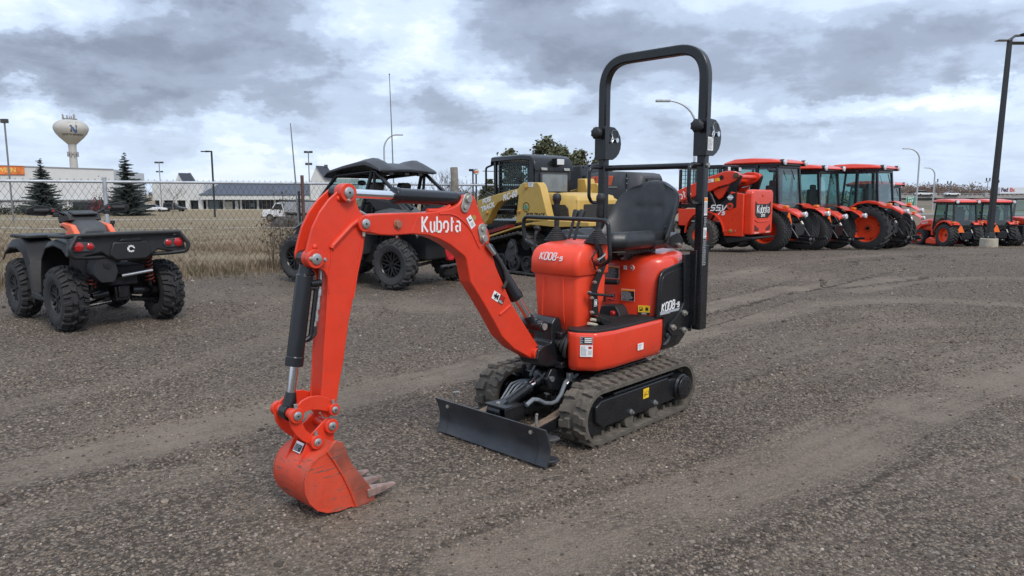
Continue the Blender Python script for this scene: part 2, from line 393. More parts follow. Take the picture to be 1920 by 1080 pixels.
# compacted wheel tracks: (points on the ground, half width, wear, depth)
TRACKS = [
    ([(-2.714, 3.363), (-2.406, 3.634), (-2.042, 3.941), (-1.627, 4.334), (-1, 4.944), (-0.3502, 5.654), (0.5172, 6.714), (1.896, 8.244), (3.868, 10.35), (6.781, 12.04)], .26, .85, .012, .3),
    ([(-0.1203, 2.489), (0.2649, 2.758), (0.7058, 3.06), (1.354, 3.501), (2.135, 4.129), (2.942, 4.719), (4.378, 5.654), (8.108, 7.886)], .30, .85, .016, .5),
    ([(-0.8022, 2.489), (-0.583, 2.804), (-0.27, 3.088), (0.2738, 3.465), (0.7044, 3.729)], .30, .55, .008, .2),
    ([(1.5, 6.714), (2.662, 7.886), (4.061, 9.156), (5.394, 9.538), (6.867, 8.975), (7.503, 7.886)], .26, .70, .012, .4),
    ([(1.963, 8.845), (3.474, 10.35), (5.217, 12.7), (7.153, 14.72), (9.87, 16.27)], .12, .10, .028, 1.0),
    ([(1.973, 7.557), (3.328, 9.065), (5.166, 11.3), (7.1, 13.34), (9.538, 14.96)], .12, .12, .026, 1.0),
    ([(-3.567, 4.388), (-3.115, 4.944), (-2.758, 5.654), (-2.276, 6.714), (-1.936, 7.886), (-1.458, 9.538)], .24, .35, .010, .2),
    ([(-2.332, 2.804), (-2.016, 3.175), (-1.493, 3.501), (-0.9796, 3.897)], .2, .30, .012, .2),
    ([(1.572, 5.48), (2.595, 6.472), (3.947, 7.557), (5.688, 7.886), (6.617, 7.557)], .26, .40, .012, 1.0),
    ([(1.046, 2.398), (1.501, 2.758), (2.117, 3.175), (3.052, 3.729)], .22, .30, .010, .5),
    ([(1.441, 4.62), (2.195, 5.237), (3.151, 5.996), (4.345, 6.714), (5.624, 7.028)], .16, .15, .020, 1.0),
    ([(3.482, 12.04), (5.812, 14.72), (8.537, 16.56), (12.7, 17.83)], .2, .5, .012, .4),
    ([(5.053, 10.35), (6.748, 11.66), (8.156, 12.04), (9.176, 11.59)], .22, .6, .010, .6),
    ([(-4.332, 5.48), (-4.038, 6.077), (-3.621, 6.714), (-3.267, 7.886), (-3.061, 9.538)], .2, .3, .012, .3),
    ([(-2.478, 9.538), (-1.322, 8.635), (-0.3877, 8.435)], .25, .4, .010, .2)]
def track_field(X, Y, full=False):
    wear = np.zeros_like(X); dep = np.zeros_like(X); best = np.full(X.shape, 9.0); sec = np.full(X.shape, 9.0); lat = np.zeros_like(X); lon = np.zeros_like(X); trd = np.zeros_like(X)
    wob = .22*(fbm(X*.7, Y*.7, 3, 31)-.45)
    for ti, (pts, hw, wr, dp, tr) in enumerate(TRACKS):
        D = np.full(X.shape, 1e9); SG = np.zeros_like(X); LN = np.zeros_like(X); acc = 0.0
        P = fillet([Vector((a, b, 0)) for a, b in pts], 1.5, 4)
        P = [(p.x, p.y) for p in P]
        for (ax, ay), (bx, by) in zip(P[:-1], P[1:]):
            dx, dy = bx-ax, by-ay; L2 = dx*dx+dy*dy+1e-9; L1 = math.sqrt(L2)
            t = np.clip(((X-ax)*dx+(Y-ay)*dy)/L2, 0, 1)
            d_ = np.hypot(X-ax-t*dx, Y-ay-t*dy); k = d_ < D
            D = np.where(k, d_, D); SG = np.where(k, ((Y-ay)*dx-(X-ax)*dy)/L1, SG); LN = np.where(k, acc+t*L1, LN); acc += L1
        D = np.abs(D+wob*.5)
        w = hw*(0.75+0.6*fbm(X*.9, Y*.9, 3, 11))
        q = np.clip(1.4-D/w, 0, 1); q = q*q*(3-2*q)
        wear = np.maximum(wear, q*wr)
        dep += dp*(q-0.6*np.clip(1-np.abs(D/w-1.4)/.45, 0, 1))
        k = D/w < best; sec = np.where(k, best, np.minimum(sec, D/w)); best = np.where(k, D/w, best); lat = np.where(k, SG+ti*3.7, lat); lon = np.where(k, LN, lon); trd = np.maximum(trd, tr*np.clip(1.5-D/w, 0, 1))
    if full: return wear, dep, lat, lon, trd, np.clip(2.2-best, 0, 1)*np.clip((sec-best)/.6, 0, 1)
    return wear, dep
def ground_z(X, Y, dep=None):
    X = np.asarray(X, float); Y = np.asarray(Y, float)
    if dep is None: dep = track_field(X, Y)[1]
    r = np.hypot(X, Y)
    far = np.interp(Y, [-1e4, 17.6, 33, 60, 150, 1e4], [0, 0, -1.02, -1.35, -2.05, -2.05])
    near = np.clip(1-r/40, 0, 1)
    z = far+near*(.05*(fbm(X*.35, Y*.35, 3, 5)-.45)+.016*(fbm(X*2.3, Y*2.3, 3, 6)-.45))-dep
    cx, cy, th = FRAME_exc
    # flat, firm spot under the machine and the slight rise under the bucket
    z = z*np.clip((np.hypot(X-cx, Y-cy)-.7)/.6, 0.25, 1)
    bx, by = cx+1.9*math.cos(th), cy+1.9*math.sin(th)
    z = z+.038*np.exp(-((X-bx)**2+(Y-by)**2)/.16)
    return z
def axis(a, lo, hi, b, d0, g):
    mid = list(np.arange(lo, hi, d0)); up = []; x = hi; d = d0
    while x < b: up.append(x); d *= g; x += d
    up.append(b); dn = []; x = lo-d0; d = d0
    while x > a: dn.append(x); d *= g; x -= d
    dn.append(a); return np.array(dn[::-1]+mid+up)
def build_ground():
    xs = axis(-2600, -5.5, 6.5, 2600, .055, 1.07); ys = axis(-2600, 1.2, 9.5, 2600, .045, 1.06)
    X, Y = np.meshgrid(xs, ys); wear, dep, lat, lon, trd, near_ = track_field(X, Y, True); Zg = ground_z(X, Y, dep)
    # zones: lot of gravel (0) / grass field beyond the fence (1)
    tt = (X+7.9)*2.7/3.85+11.0     # fence line y at x
    fld = np.clip((Y-(tt-.35)-.5*(fbm(X*.8, Y*.8, 3, 3)-.5))/.5, 0, 1)
    lot_r = np.clip((X-3.0-.12*(Y-16))/2.0, 0, 1)*np.clip((24.5+.10*X-Y)/1.0, 0, 1)
    fld = np.where(X > 3.0, np.clip((Y-36.0)/2.2, 0, 1), fld)
    n = X.size; v = np.stack([X.ravel(), Y.ravel(), Zg.ravel()], 1)
    ny, nx = X.shape; i = np.arange(n).reshape(ny, nx)
    f = np.stack([i[:-1, :-1].ravel(), i[:-1, 1:].ravel(), i[1:, 1:].ravel(), i[1:, :-1].ravel()], 1)
    me = bpy.data.meshes.new('ground'); me.vertices.add(n); me.vertices.foreach_set('co', v.ravel())
    me.loops.add(f.size); me.loops.foreach_set('vertex_index', f.ravel().astype(np.int32))
    me.polygons.add(len(f)); me.polygons.foreach_set('loop_start', np.arange(0, f.size, 4, dtype=np.int32))
    me.update(); me.polygons.foreach_set('use_smooth', np.ones(len(f), bool))
    for nm, arr in (('wear', wear), ('field', fld), ('lat', lat), ('lon', lon), ('tread', trd), ('nearness', near_)):
        a = me.attributes.new(nm, 'FLOAT', 'POINT'); a.data.foreach_set('value', arr.ravel().astype(np.float32))
    o = bpy.data.objects.new('ground', me); COL.objects.link(o); o['kind'] = 'structure'
    M = bpy.data.materials.new('gravel_ground'); M.use_nodes = True; T = M.node_tree
    new, m, vec, mix, ramp, noise, l = nodes(T); P = T.nodes['Principled BSDF']
    pos = new('ShaderNodeNewGeometry').outputs['Position']
    wr = new('ShaderNodeAttribute', attribute_name='wear').outputs['Fac']
    fd = new('ShaderNodeAttribute', attribute_name='field').outputs['Fac']
    flat = vec('MULTIPLY', pos, (1, 1, 0))
    mid = noise(flat, 1.3, 6.0, .62); bigp = noise(vec('ADD', flat, (31, 7, 0)), .33, 5.0, .6)
    at_ = lambda nm: new('ShaderNodeAttribute', attribute_name=nm).outputs['Fac']
    tv = new('ShaderNodeCombineXYZ', i={0: at_('lat'), 1: m('MULTIPLY', at_('lon'), .045), 2: 0.0}).outputs[0]
    streak = noise(tv, 11.0, 5.0, .62); sk = m('MULTIPLY', m('SUBTRACT', streak, .5), at_('nearness'))
    lugw = m('SINE', m('ADD', m('MULTIPLY', at_('lon'), 82.0), m('MULTIPLY', noise(flat, 3.0), 9.0)))
    lug = m('MULTIPLY', lugw, m('MULTIPLY', at_('tread'), ramp(noise(vec('ADD', flat, (5, 3, 0)), .8, 3.0), .34, .56)))
    w2 = m('MULTIPLY', wr, ramp(mid, .30, .62, .35, 1.0), clamp=True)
    w2 = m('ADD', m('ADD', w2, m('MULTIPLY', sk, 1.6)), m('MULTIPLY', lug, .10), clamp=True)
    w2 = m('ADD', w2, m('MULTIPLY', ramp(bigp, .52, .68), .45), clamp=True)
    vor = new('ShaderNodeTexVoronoi', feature='F1', i={'Vector': flat, 'Scale': 64.0, 'Randomness': 1.0})
    vor2 = new('ShaderNodeTexVoronoi', feature='F1', i={'Vector': flat, 'Scale': 150.0, 'Randomness': 1.0})
    s1 = new('ShaderNodeSeparateColor', i={0: vor.outputs['Color']}).outputs[0]
    s2 = new('ShaderNodeSeparateColor', i={0: vor2.outputs['Color']}).outputs[1]
    grit = noise(flat, 260.0, 3.0, .7)
    lose = mix(ramp(s1, .0, 1.0), (.088, .066, .048, 1), (.300, .236, .182, 1))
    lose = mix(ramp(s1, .97, .995), lose, (.34, .30, .26, 1))
    lose = mix(m('MULTIPLY', ramp(vor.outputs['Distance'], .35, .8), .75), lose, (.044, .038, .033, 1))
    pack = mix(ramp(s2, .0, 1.0), (.155, .122, .092, 1), (.262, .208, .160, 1))
    pack = mix(ramp(grit, .35, .7), pack, (.208, .165, .126, 1))
    pack = mix(ramp(mid, .35, .7, 0, .35), pack, (.262, .210, .162, 1))
    grav = mix(w2, lose, pack)
    gn = noise(vec('MULTIPLY', flat, (1, 1, 0)), .45, 8.0, .68)
    gf = noise(flat, 7.0, 6.0, .7)
    gras = mix(ramp(gn, .36, .62), (.200, .152, .092, 1), (.290, .225, .140, 1))
    gras = mix(ramp(gf, .4, .75, 0, .6), gras, (.125, .105, .058, 1))
    l.new(mix(fd, grav, gras), P.inputs['Base Color'])
    P.inputs['Roughness'].default_value = .88; P.inputs['Specular IOR Level'].default_value = .25
    hgt = m('ADD', m('MULTIPLY', ramp(vor.outputs['Distance'], .0, .75, 1, 0), m('SUBTRACT', 1.0, m('MULTIPLY', w2, .75))), m('MULTIPLY', m('ADD', m('MULTIPLY', grit, .35), m('MULTIPLY', ramp(vor2.outputs['Distance'], 0, .8, 1, 0), .25)), 1.0))
    hgt = m('ADD', hgt, m('MULTIPLY', noise(flat, 22.0, 5.0, .65), 1.2))
    hgt = m('ADD', hgt, m('ADD', m('MULTIPLY', lug, 1.1), m('MULTIPLY', sk, 2.2)))
    hgt = m('ADD', hgt, m('MULTIPLY', noise(flat, 6.0, 4.0, .6), 1.6))
    bm = new('ShaderNodeBump', i={'Strength': 1.0, 'Distance': .012, 'Height': hgt})
    l.new(bm.outputs[0], P.inputs['Normal'])
    me.materials.append(M)
build_ground()

# ---------------------------------------------------------------- scatter (geometry nodes; for uncountable stuff only)
def scatter(name, P, scl, rot, variants, idx=None):
    me = bpy.data.meshes.new(name); me.vertices.add(len(P)); me.vertices.foreach_set('co', np.asarray(P, np.float32).ravel())
    a = me.attributes.new('scl', 'FLOAT_VECTOR', 'POINT'); a.data.foreach_set('vector', np.asarray(scl, np.float32).ravel())
    a = me.attributes.new('rot', 'FLOAT_VECTOR', 'POINT'); a.data.foreach_set('vector', np.asarray(rot, np.float32).ravel())
    a = me.attributes.new('idx', 'INT', 'POINT')
    a.data.foreach_set('value', (np.random.RandomState(len(P)).randint(0, len(variants), len(P)) if idx is None else idx).astype(np.int32))
    o = bpy.data.objects.new(name, me); COL.objects.link(o); o['kind'] = 'stuff'
    c = bpy.data.collections.new(name+'_kinds')
    for k, (mm, mt) in enumerate(variants):
        q = bpy.data.objects.new('%s_piece_%02d' % (name, k), mm); c.objects.link(q)
    g = bpy.data.node_groups.new(name+'_scatter', 'GeometryNodeTree')
    g.interface.new_socket('Geometry', in_out='INPUT', socket_type='NodeSocketGeometry')
    g.interface.new_socket('Geometry', in_out='OUTPUT', socket_type='NodeSocketGeometry')
    N, L = g.nodes, g.links
    gi, go = N.new('NodeGroupInput'), N.new('NodeGroupOutput')
    ip = N.new('GeometryNodeInstanceOnPoints'); ci = N.new('GeometryNodeCollectionInfo')
    ci.inputs['Collection'].default_value = c; ci.inputs['Separate Children'].default_value = True; ci.inputs['Reset Children'].default_value = True
    def att(nm, ty):
        n = N.new('GeometryNodeInputNamedAttribute'); n.data_type = ty; n.inputs['Name'].default_value = nm; return n.outputs['Attribute']
    er = N.new('FunctionNodeEulerToRotation'); L.new(att('rot', 'FLOAT_VECTOR'), er.inputs[0])
    L.new(gi.outputs[0], ip.inputs['Points']); L.new(ci.outputs[0], ip.inputs['Instance']); ip.inputs['Pick Instance'].default_value = True
    L.new(att('idx', 'INT'), ip.inputs['Instance Index']); L.new(er.outputs[0], ip.inputs['Rotation']); L.new(att('scl', 'FLOAT_VECTOR'), ip.inputs['Scale'])
    L.new(ip.outputs[0], go.inputs[0])
    md = o.modifiers.new('scatter', 'NODES'); md.node_group = g
    return o
def build_gravel():
    rs = np.random.RandomState(3)
    mats = [mat('stone_%d' % k, c, .85, 0, .3, 40, bump=.2, bs=200, spec=.25) for k, c in enumerate([(.140, .110, .086), (.255, .205, .163), (.078, .063, .051), (.180, .138, .103), (.34, .28, .225), (.44, .38, .32)])]
    var = []
    for k in range(12):
        b = B(); b.sphere((0, 0, 0), 1, 7)
        q = random.Random(k)
        sc = (q.uniform(.8, 1.2), q.uniform(.7, 1.0), q.uniform(.45, .75))
        b.v = [tuple(c*s*q.uniform(.72, 1.12) for c, s in zip(p, sc)) for p in b.v]
        b.s = [False]*len(b.s)
        var.append((b.mesh('gravel_stone', mats[[0, 1, 2, 3, 0, 2, 1, 3, 4, 0, 2, 5][k]], 25), None))
    P = []; Sz = []
    for (x0, x1, y0, y1, n, lo, hi) in ((-2.6, 2.6, 1.5, 3.2, 46000, .0030, .0110), (-4.2, 4.2, 3.2, 5.2, 56000, .0035, .0120), (-6.5, 6.8, 5.2, 9.0, 52000, .0045, .0145), (-8, 13, 9.0, 17, 30000, .007, .020)):
        x = rs.uniform(x0, x1, n); y = rs.uniform(y0, y1, n)
        wear, dep = track_field(x, y); cl = fbm(x*1.1, y*1.1, 4, 21)
        keep = rs.rand(n) < np.clip(1.25-1.3*wear, .10, 1)*np.clip((cl-.25)*3.0, .12, 1)
        keep &= (y < (x+7.9)*2.7/3.85+10.5) | (x > 4)
        keep &= np.abs(x) < .78*y+.5
        x, y, dep = x[keep], y[keep], dep[keep]; s = lo+(hi-lo)*rs.rand(len(x))**2.2
        big = rs.rand(len(x)) < .004; s = np.where(big, s*rs.uniform(1.6, 3.0, len(x)), s)
        P.append(np.stack([x, y, ground_z(x, y, dep)+s*.12], 1)); Sz.append(s)
    P = np.concatenate(P); s = np.concatenate(Sz)
    idx = rs.choice(12, len(P), p=[.12, .11, .12, .11, .12, .12, .11, .10, .035, .03, .02, .005])
    rot = np.stack([rs.uniform(-.4, .4, len(P)), rs.uniform(-.4, .4, len(P)), rs.uniform(0, 6.28, len(P))], 1)
    scatter('gravel', P, np.repeat(s[:, None], 3, 1), rot, var, idx)
build_gravel()
# ---------------------------------------------------------------- mini excavator
def track_profile(r0, r1, zc0, x0, x1, zc1, n=14):
    """stadium outline (x,z) between two rounded ends; returns list of points"""
    a = [(x0+r0*math.cos(R(t)), zc0+r0*math.sin(R(t))) for t in np.linspace(-90, 90, n)]
    b = [(x1+r1*math.cos(R(t)), zc1+r1*math.sin(R(t))) for t in np.linspace(90, 270, n)]
    return a+b
def resample(P, n, closed=True):
    Q = [Vector((p[0], p[1], 0)) for p in P]+([Vector((P[0][0], P[0][1], 0))] if closed else [])
    L = [0]
    for a, b in zip(Q[:-1], Q[1:]): L.append(L[-1]+(b-a).length)
    out = []; j = 0
    for k in range(n):
        s = L[-1]*k/(n if closed else n-1)
        while j < len(L)-2 and L[j+1] < s: j += 1
        t = (s-L[j])/max(L[j+1]-L[j], 1e-9); q = Q[j].lerp(Q[j+1], t); d = (Q[j+1]-Q[j]).normalized(); out.append((q.x, q.y, d.x, d.y))
    return out
def rubber_belt(y0, y1, prof, th, nl, lug, par, m=None, name='track', inner=True, sag=None, rows=2):
    """rubber belt with moulded lugs (one casting)"""
    b = B(); ns = 96; pr = resample(prof, ns)
    loops = []
    for x, z, dx, dz in pr:
        nx, nz = dz, -dx   # outward for counter-clockwise outline
        loops.append([(x, y0, z), (x, y1, z), (x+nx*-th, y1, z+nz*-th), (x+nx*-th, y0, z+nz*-th)])
    b.v = []
    vs = [p for L in loops for p in L]; fs = []
    for j in range(ns):
        k = (j+1) % ns
        for i in range(4): fs.append((j*4+i, j*4+(i+1) % 4, k*4+(i+1) % 4, k*4+i))
    b.add(vs, fs)
    W = y1-y0; cy = (y0+y1)/2
    for k, (x, z, dx, dz) in enumerate(resample(prof, nl)):
        nx, nz = dz, -dx; t = Vector((dx, 0, dz)); nrm = Vector((nx, 0, nz)); c = Vector((x, 0, z))
        P = 1.0/nl
        for sd in ((-1, 1) if rows == 2 else (0,)):
            off = .25 if (sd > 0) else -.25
            def pt(u, yy, h): return tuple(c+t*u+Vector((0, yy, 0))+nrm*h)
            if rows == 2:
                ya, yb = cy+sd*.012, cy+sd*(W/2+.002)
                lg = lug; hh = .016
                s0 = off*lg*.9
                # angled chunky lug: wide near the centre, stepping to the edge
                base = [(s0-lg*.34, ya), (s0+lg*.34, ya), (s0+lg*.34, ya+(yb-ya)*.45), (s0+lg*.12, ya+(yb-ya)*.62), (s0+lg*.12, yb), (s0-lg*.42, yb), (s0-lg*.42, ya+(yb-ya)*.6), (s0-lg*.34, ya+(yb-ya)*.45)]
            else:
                ya, yb = y0+.01, y1-.01; lg = lug; hh = .022; s0 = 0
                base = [(-lg*.22, ya), (lg*.22, ya), (lg*.22, yb), (-lg*.22, yb)]
            mu = sum(p[0] for p in base)/len(base); my = sum(p[1] for p in base)/len(base)
            top = [(mu+(p[0]-mu)*.80, my+(p[1]-my)*.88) for p in base]
            n = len(base)
            vs = [pt(u, y, -.004) for u, y in base]+[pt(u, y, hh) for u, y in top]
            b.add(vs, [tuple(range(n, 2*n))]+[(i, (i+1) % n, n+(i+1) % n, n+i) for i in range(n)], 0, False)
        if inner:
            for sd in (-1, 1):
                q = c-nrm*(th+.012)+Vector((0, cy+sd*W*.13, 0))
                b.box(q, (.022, .022, .030), 0, (0, -math.atan2(dz, dx), 0))
    o = b.obj(name, m or TRACKR, par, sharp=30)
    o.data.name = name
    return o

def pin(b, p, r, h, y0, m_boss=0, m_pin=1, s=1):
    """welded boss with a steel pin end and grease nipple, facing +/-y"""
    x, z = p
    b.cyl((x, y0-s*.005, z), (x, y0+s*h, z), r, n=24, m=m_boss)
    b.rings([((x, y0+s*(h-.004), z), r*.62), ((x, y0+s*(h+.006), z), r*.60), ((x, y0+s*(h+.008), z), r*.5)], 20, m_pin)
    b.cyl((x, y0+s*(h+.006), z), (x, y0+s*(h+.0105), z), r*.13, n=10, m=2)

def build_excavator():
    cx, cy, th = FRAME_exc
    root = thing('mini_excavator', 'orange compact excavator with black roll bar, front bucket on the gravel and model number K008-5', 'excavator', (cx, cy, 0), th)
    # ------------------------------------------------ undercarriage
    prof = track_profile(.158, .158, .158+.017, .435, -.435, .158+.017)
    for s in (1, -1):
        y0, y1 = (.25, .43) if s > 0 else (-.43, -.25)
        rubber_belt(y0, y1, prof, .022, 33, .088, root)
        fr = B(); f2 = [(-.40, .105), (.40, .105), (.47, .15), (.47, .235), (.42, .262), (-.28, .262), (-.30, .245), (-.40, .245)]
        fr.prism(f2, 'y', s*.29, s*.412)
        fr.box((-.05, s*.35, .27), (.66, .10, .018))
        f = fr.obj('track_frame', BLACK, root, bevel=.006)
        rl = B()
        for x in (-.13, .13):
            rl.cyl((x, s*.30, .082), (x, s*.405, .082), .046, n=20)
            rl.obj('roller', TRACKR, f, bevel=.003); rl = B()
            k = B(); k.rings([((x, s*.404, .135), .017), ((x, s*.420, .135), .017), ((x, s*.420, .135), .011), ((x, s*.434, .135), .010)], 6)
            k.obj('bolt', STEEL, f)
        iw = B(); iw.rings([((.435, s*.30, .175), .12), ((.435, s*.33, .175), .125), ((.435, s*.37, .175), .125), ((.435, s*.385, .175), .11)], 28)
        iw.obj('idler_wheel', BLACK, root, bevel=.004)
        sp = B(); sp.cyl((-.435, s*.325, .175), (-.435, s*.355, .175), .112, n=24)
        for k in range(11):
            a = 2*math.pi*k/11; sp.box((-.435+.118*math.cos(a), s*.34, .175+.118*math.sin(a)), (.028, .03, .022), 0, (0, -a, 0))
        sp.obj('drive_sprocket', BLACK, root, bevel=.002)
        mo = B(); mo.rings([((-.435, s*.30, .175), .086), ((-.435, s*.425, .175), .086), ((-.435, s*.432, .175), .076), ((-.435, s*.450, .175), .076), ((-.435, s*.452, .175), .07)], 28)
        for k in range(6):
            a = 2*math.pi*k/6+.3; mo.cyl((-.435+.052*math.cos(a), s*.451, .175+.052*math.sin(a)), (-.435+.052*math.cos(a), s*.457, .175+.052*math.sin(a)), .006, n=6)
        mo.obj('drive_motor', BLACK, root, bevel=.002)
    label_plate(root, (-.03, .4125, .215), (-1, 0, 0), (0, 0, 1), .062, .062, [(0, 0, 1, 1, YELLOW), (.06, .06, .94, .94, YELLOW), (.12, .22, .46, .26, BLPRINT), (.14, .26, .19, .42, BLPRINT), (.39, .26, .44, .42, BLPRINT), (.2, .42, .38, .48, BLPRINT), (.26, .48, .32, .7, BLPRINT), (.27, .32, .31, .44, BLPRINT), (.55, .3, .9, .34, BLPRINT), (.55, .34, .59, .68, BLPRINT), (.86, .34, .9, .68, BLPRINT), (.55, .66, .72, .7, BLPRINT), (.76, .66, .9, .7, BLPRINT)], 'safety_label')
    cb = B()
    cb.prism([(-.34, .20), (.30, .20), (.36, .25), (.36, .32), (.26, .36), (-.30, .36), (-.36, .30)], 'y', -.25, .25)
    cb.cyl((0, 0, .36), (0, 0, .40), .22, n=32)
    cb.prism([(.34, .20), (.42, .24), (.42, .33), (.34, .36)], 'y', -.06, .06)
    cb.obj('car_body', BLACK, root, bevel=.008)
    sl = B(); sl.cyl((0, 0, .395), (0, 0, .425), .25, n=36); sl.obj('swing_bearing', DARK, root)
    # ------------------------------------------------ dozer blade
    bx = .905
    cv = [(bx+.012, .018), (bx-.012, .075), (bx-.014, .13), (bx+.004, .185), (bx+.024, .222)]
    bl = B()
    bl.loft([[(x, -.43, z), (x, .43, z)] for x, z in cv], caps=False, closed=False, smooth=True)
    bl.loft([[(x-.012, -.43, z), (x-.012, .43, z)] for x, z in cv], caps=False, closed=False, smooth=True)
    n = len(cv)
    for y in (-.43, .43):
        vs = [(x, y, z) for x, z in cv]+[(x-.012, y, z) for x, z in cv[::-1]]; bl.add(vs, [tuple(range(2*n))], 0, False)
    for (x, z) in (cv[0], cv[-1]): bl.quad((x, -.43, z), (x, .43, z), (x-.012, .43, z), (x-.012, -.43, z))
    blade = bl.obj('dozer_blade', STEELB, root, bevel=.0015)
    for s in (-1, 1):
        e = B()
        e.loft([[(x+.0035, s*.35, z), (x+.0035, s*.352, z)] for x, z in cv], caps=False, closed=False)
        e.obj('seam', DARK, blade)
        e = B(); e.rings([((bx+.02, s*.325, .188), .011), ((bx-.004, s*.325, .186), .011)], 12); e.rings([((bx+.012, s*.325, .188), .006), ((bx+.022, s*.325, .190), .005)], 10)
        e.obj('bolt', ZINC, blade)
        e = B(); e.tube([(bx-.03, s*.325, .17), (bx-.03, s*.325, .262), (bx-.03+(.0 if s > 0 else .0), s*.325+(.004 if s > 0 else .055), .275)], .0075, 8, fil=.02); e.obj('lock_pin', ZINC, blade)
        e = B(); e.prism([(bx-.014, s*.28), (bx-.014, s*.415), (bx-.05, s*.44), (bx-.09, s*.438), (bx-.105, s*.40), (bx-.06, s*.28)], 'z', .145, .157); e.obj('extension_bracket', STEELB, blade, bevel=.002); e = B()
        e.prism([(bx-.014, s*.28), (bx-.014, s*.415), (bx-.05, s*.44), (bx-.09, s*.438), (bx-.105, s*.40), (bx-.06, s*.28)], 'z', .03, .042)
        e.obj('extension_bracket', STEELB, blade, bevel=.002)
    ar = B()
    for s in (-1, 1):
        ar.prism([(.30, .16), (.62, .10), (bx-.032, .085), (bx-.032, .135), (.62, .165), (.30, .235)], 'y', s*.175, s*.235)
        ar.quad((.62, s*.176, .1665), (bx-.034, s*.176, .1375), (bx-.034, s*.234, .1375), (.62, s*.234, .1665), 1)
        ar.quad((.34, s*.176, .229), (.62, s*.176, .1665), (.62, s*.234, .1665), (.34, s*.234, .229), 1)
    ar.box((.80, 0, .11), (.05, .36, .05)); ar.prism([(.70, .09), (bx-.032, .07), (bx-.032, .20), (.84, .20), (.70, .14)], 'y', -.035, .035)
    ar.obj('blade_arm', [BLACK, mat('dried_mud', (.18, .125, .085), .95, 0, .35, 20, bump=.8, bs=70)], root, bevel=.004)
    # blade cylinder
    A, Cc = Vector((.845, 0, .215)), Vector((.455, 0, .335)); dv = (Cc-A).normalized()
    cy_ = B(); cy_.rings([(A+dv*.06, .030), (A+dv*.255, .030), (A+dv*.258, .036), (A+dv*.285, .036)], 24); cy_.cyl(A-Vector((0, .05, 0)), A+Vector((0, .05, 0)), .032, n=20)
    cy_.box(A+dv*.03, (.09, .06, .06), 0, (0, -math.atan2(dv.z, dv.x), 0))
    q = cy_.obj('blade_cylinder', BLACK, root, bevel=.003)
    e = B(); e.cyl(A+dv*.28, A+dv*.34, .020, n=18); e.obj('cylinder_rod', CHROME, q)
    e = B(); e.rings([(A+dv*.33, .026), (Cc, .034)], 18); e.cyl(Cc-Vector((0, .04, 0)), Cc+Vector((0, .04, 0)), .042, n=22); e.obj('rod_eye', BLACK, q, bevel=.003)
    e = B(); e.box((.80, .015, .245), (.15, .16, .012), 0, (0, R(-3), 0)); e.box((.80, .095, .205), (.15, .012, .085)); e.obj('valve_cover', BLACK, q, bevel=.002)
    for dx in (-.03, .03):
        e = B(); e.rings([((.80+dx, .0, .25), .013), ((.80+dx, 0, .262), .012)], 6); e.obj('bolt', ZINC, q)
    e = B()
    for s in (-1, 1): e.prism([(.36, .24), (.47, .27), (.50, .34), (.455, .395), (.40, .385), (.33, .37)], 'y', s*.048, s*.072)
    e.obj('cylinder_bracket', BLACK, root, bevel=.005)
    e = B(); e.rings([((.455, .071, .335), .018), ((.455, .082, .335), .017)], 14); e.obj('pin', STEEL, root)
    e = B(); hp = [(0.7291, 0.2454), (0.6734, 0.2666), (0.624, 0.2533), (0.5696, 0.2231), (0.5141, 0.2083), (0.4659, 0.2111), (0.4255, 0.2428), (0.4014, 0.281), (0.3852, 0.3075), (0.3645, 0.3197)]
    e.tube([(x, .12, z) for x, z in hp], .0125, 9, fil=.02); e.obj('hydraulic_hose', HOSE, root)
    e = B(); hp = [(0.3434, 0.3301), (0.3096, 0.3399), (0.2578, 0.3356), (0.2138, 0.3234)]
    e.tube([(x, .14, z) for x, z in hp], .013, 9, fil=.02); e.obj('hydraulic_hose', HOSE, root)
    e = B(); (hx, hz), = [(0.3561, 0.328)]; e.box((hx, .13, hz+.012), (.035, .03, .05)); e.tube([(hx+.03, .13, hz-.03), (hx-.01, .13, hz), (hx-.05, .13, hz-.02)], .009, 8); e.obj('hose_clamp', STEEL, root, bevel=.003)
    e = B()
    for k in range(4):
        e.tube([(.72, -.05-.02*k, .20), (.60, -.06-.02*k, .27+.01*k), (.50, -.09-.015*k, .30), (.38, -.12, .28)], .006, 7, fil=.05)
    e.obj('thin_hoses', HOSE, root)
    # ------------------------------------------------ revolving frame and lower body
    top = .625
    def outline(inset=0.0):
        P = [(.29, -.10), (.29, .10), (.375, .125), (.425, .165), (.415, .225), (.345, .315), (.20, .343), (-.30, .335), (-.46, .325), (-.46, -.325), (-.30, -.335), (.20, -.343), (.345, -.315), (.415, -.225), (.425, -.165), (.375, -.125)]
        P = fillet([Vector((a, b, 0)) for a, b in P], .05, 4, True)
        c = Vector((0, 0, 0)); return [((p.x)*(1-inset/.42), (p.y)*(1-inset/.34)) for p in P]
    lb = B(); L = []
    for z, ins in ((.388, .05), (.394, .024), (.405, .010), (.43, .002), (.53, .0), (.60, .0), (.618, .002), (.624, .008)):
        L.append([(x+(-.012*max(0, (.53-z)/.15)*min(1, max(0, (x-.15)/.2))+(.11*((.62-z)/.22)**1.3 if x < -.4 and z < .62 else 0)), y, z) for x, y in outline(ins)])
    lb.loft(L); o = lb.obj('lower_body', ORANGE, root, sharp=50)
    # rear counterweight part, black and curved under
    rc = B(); L = []
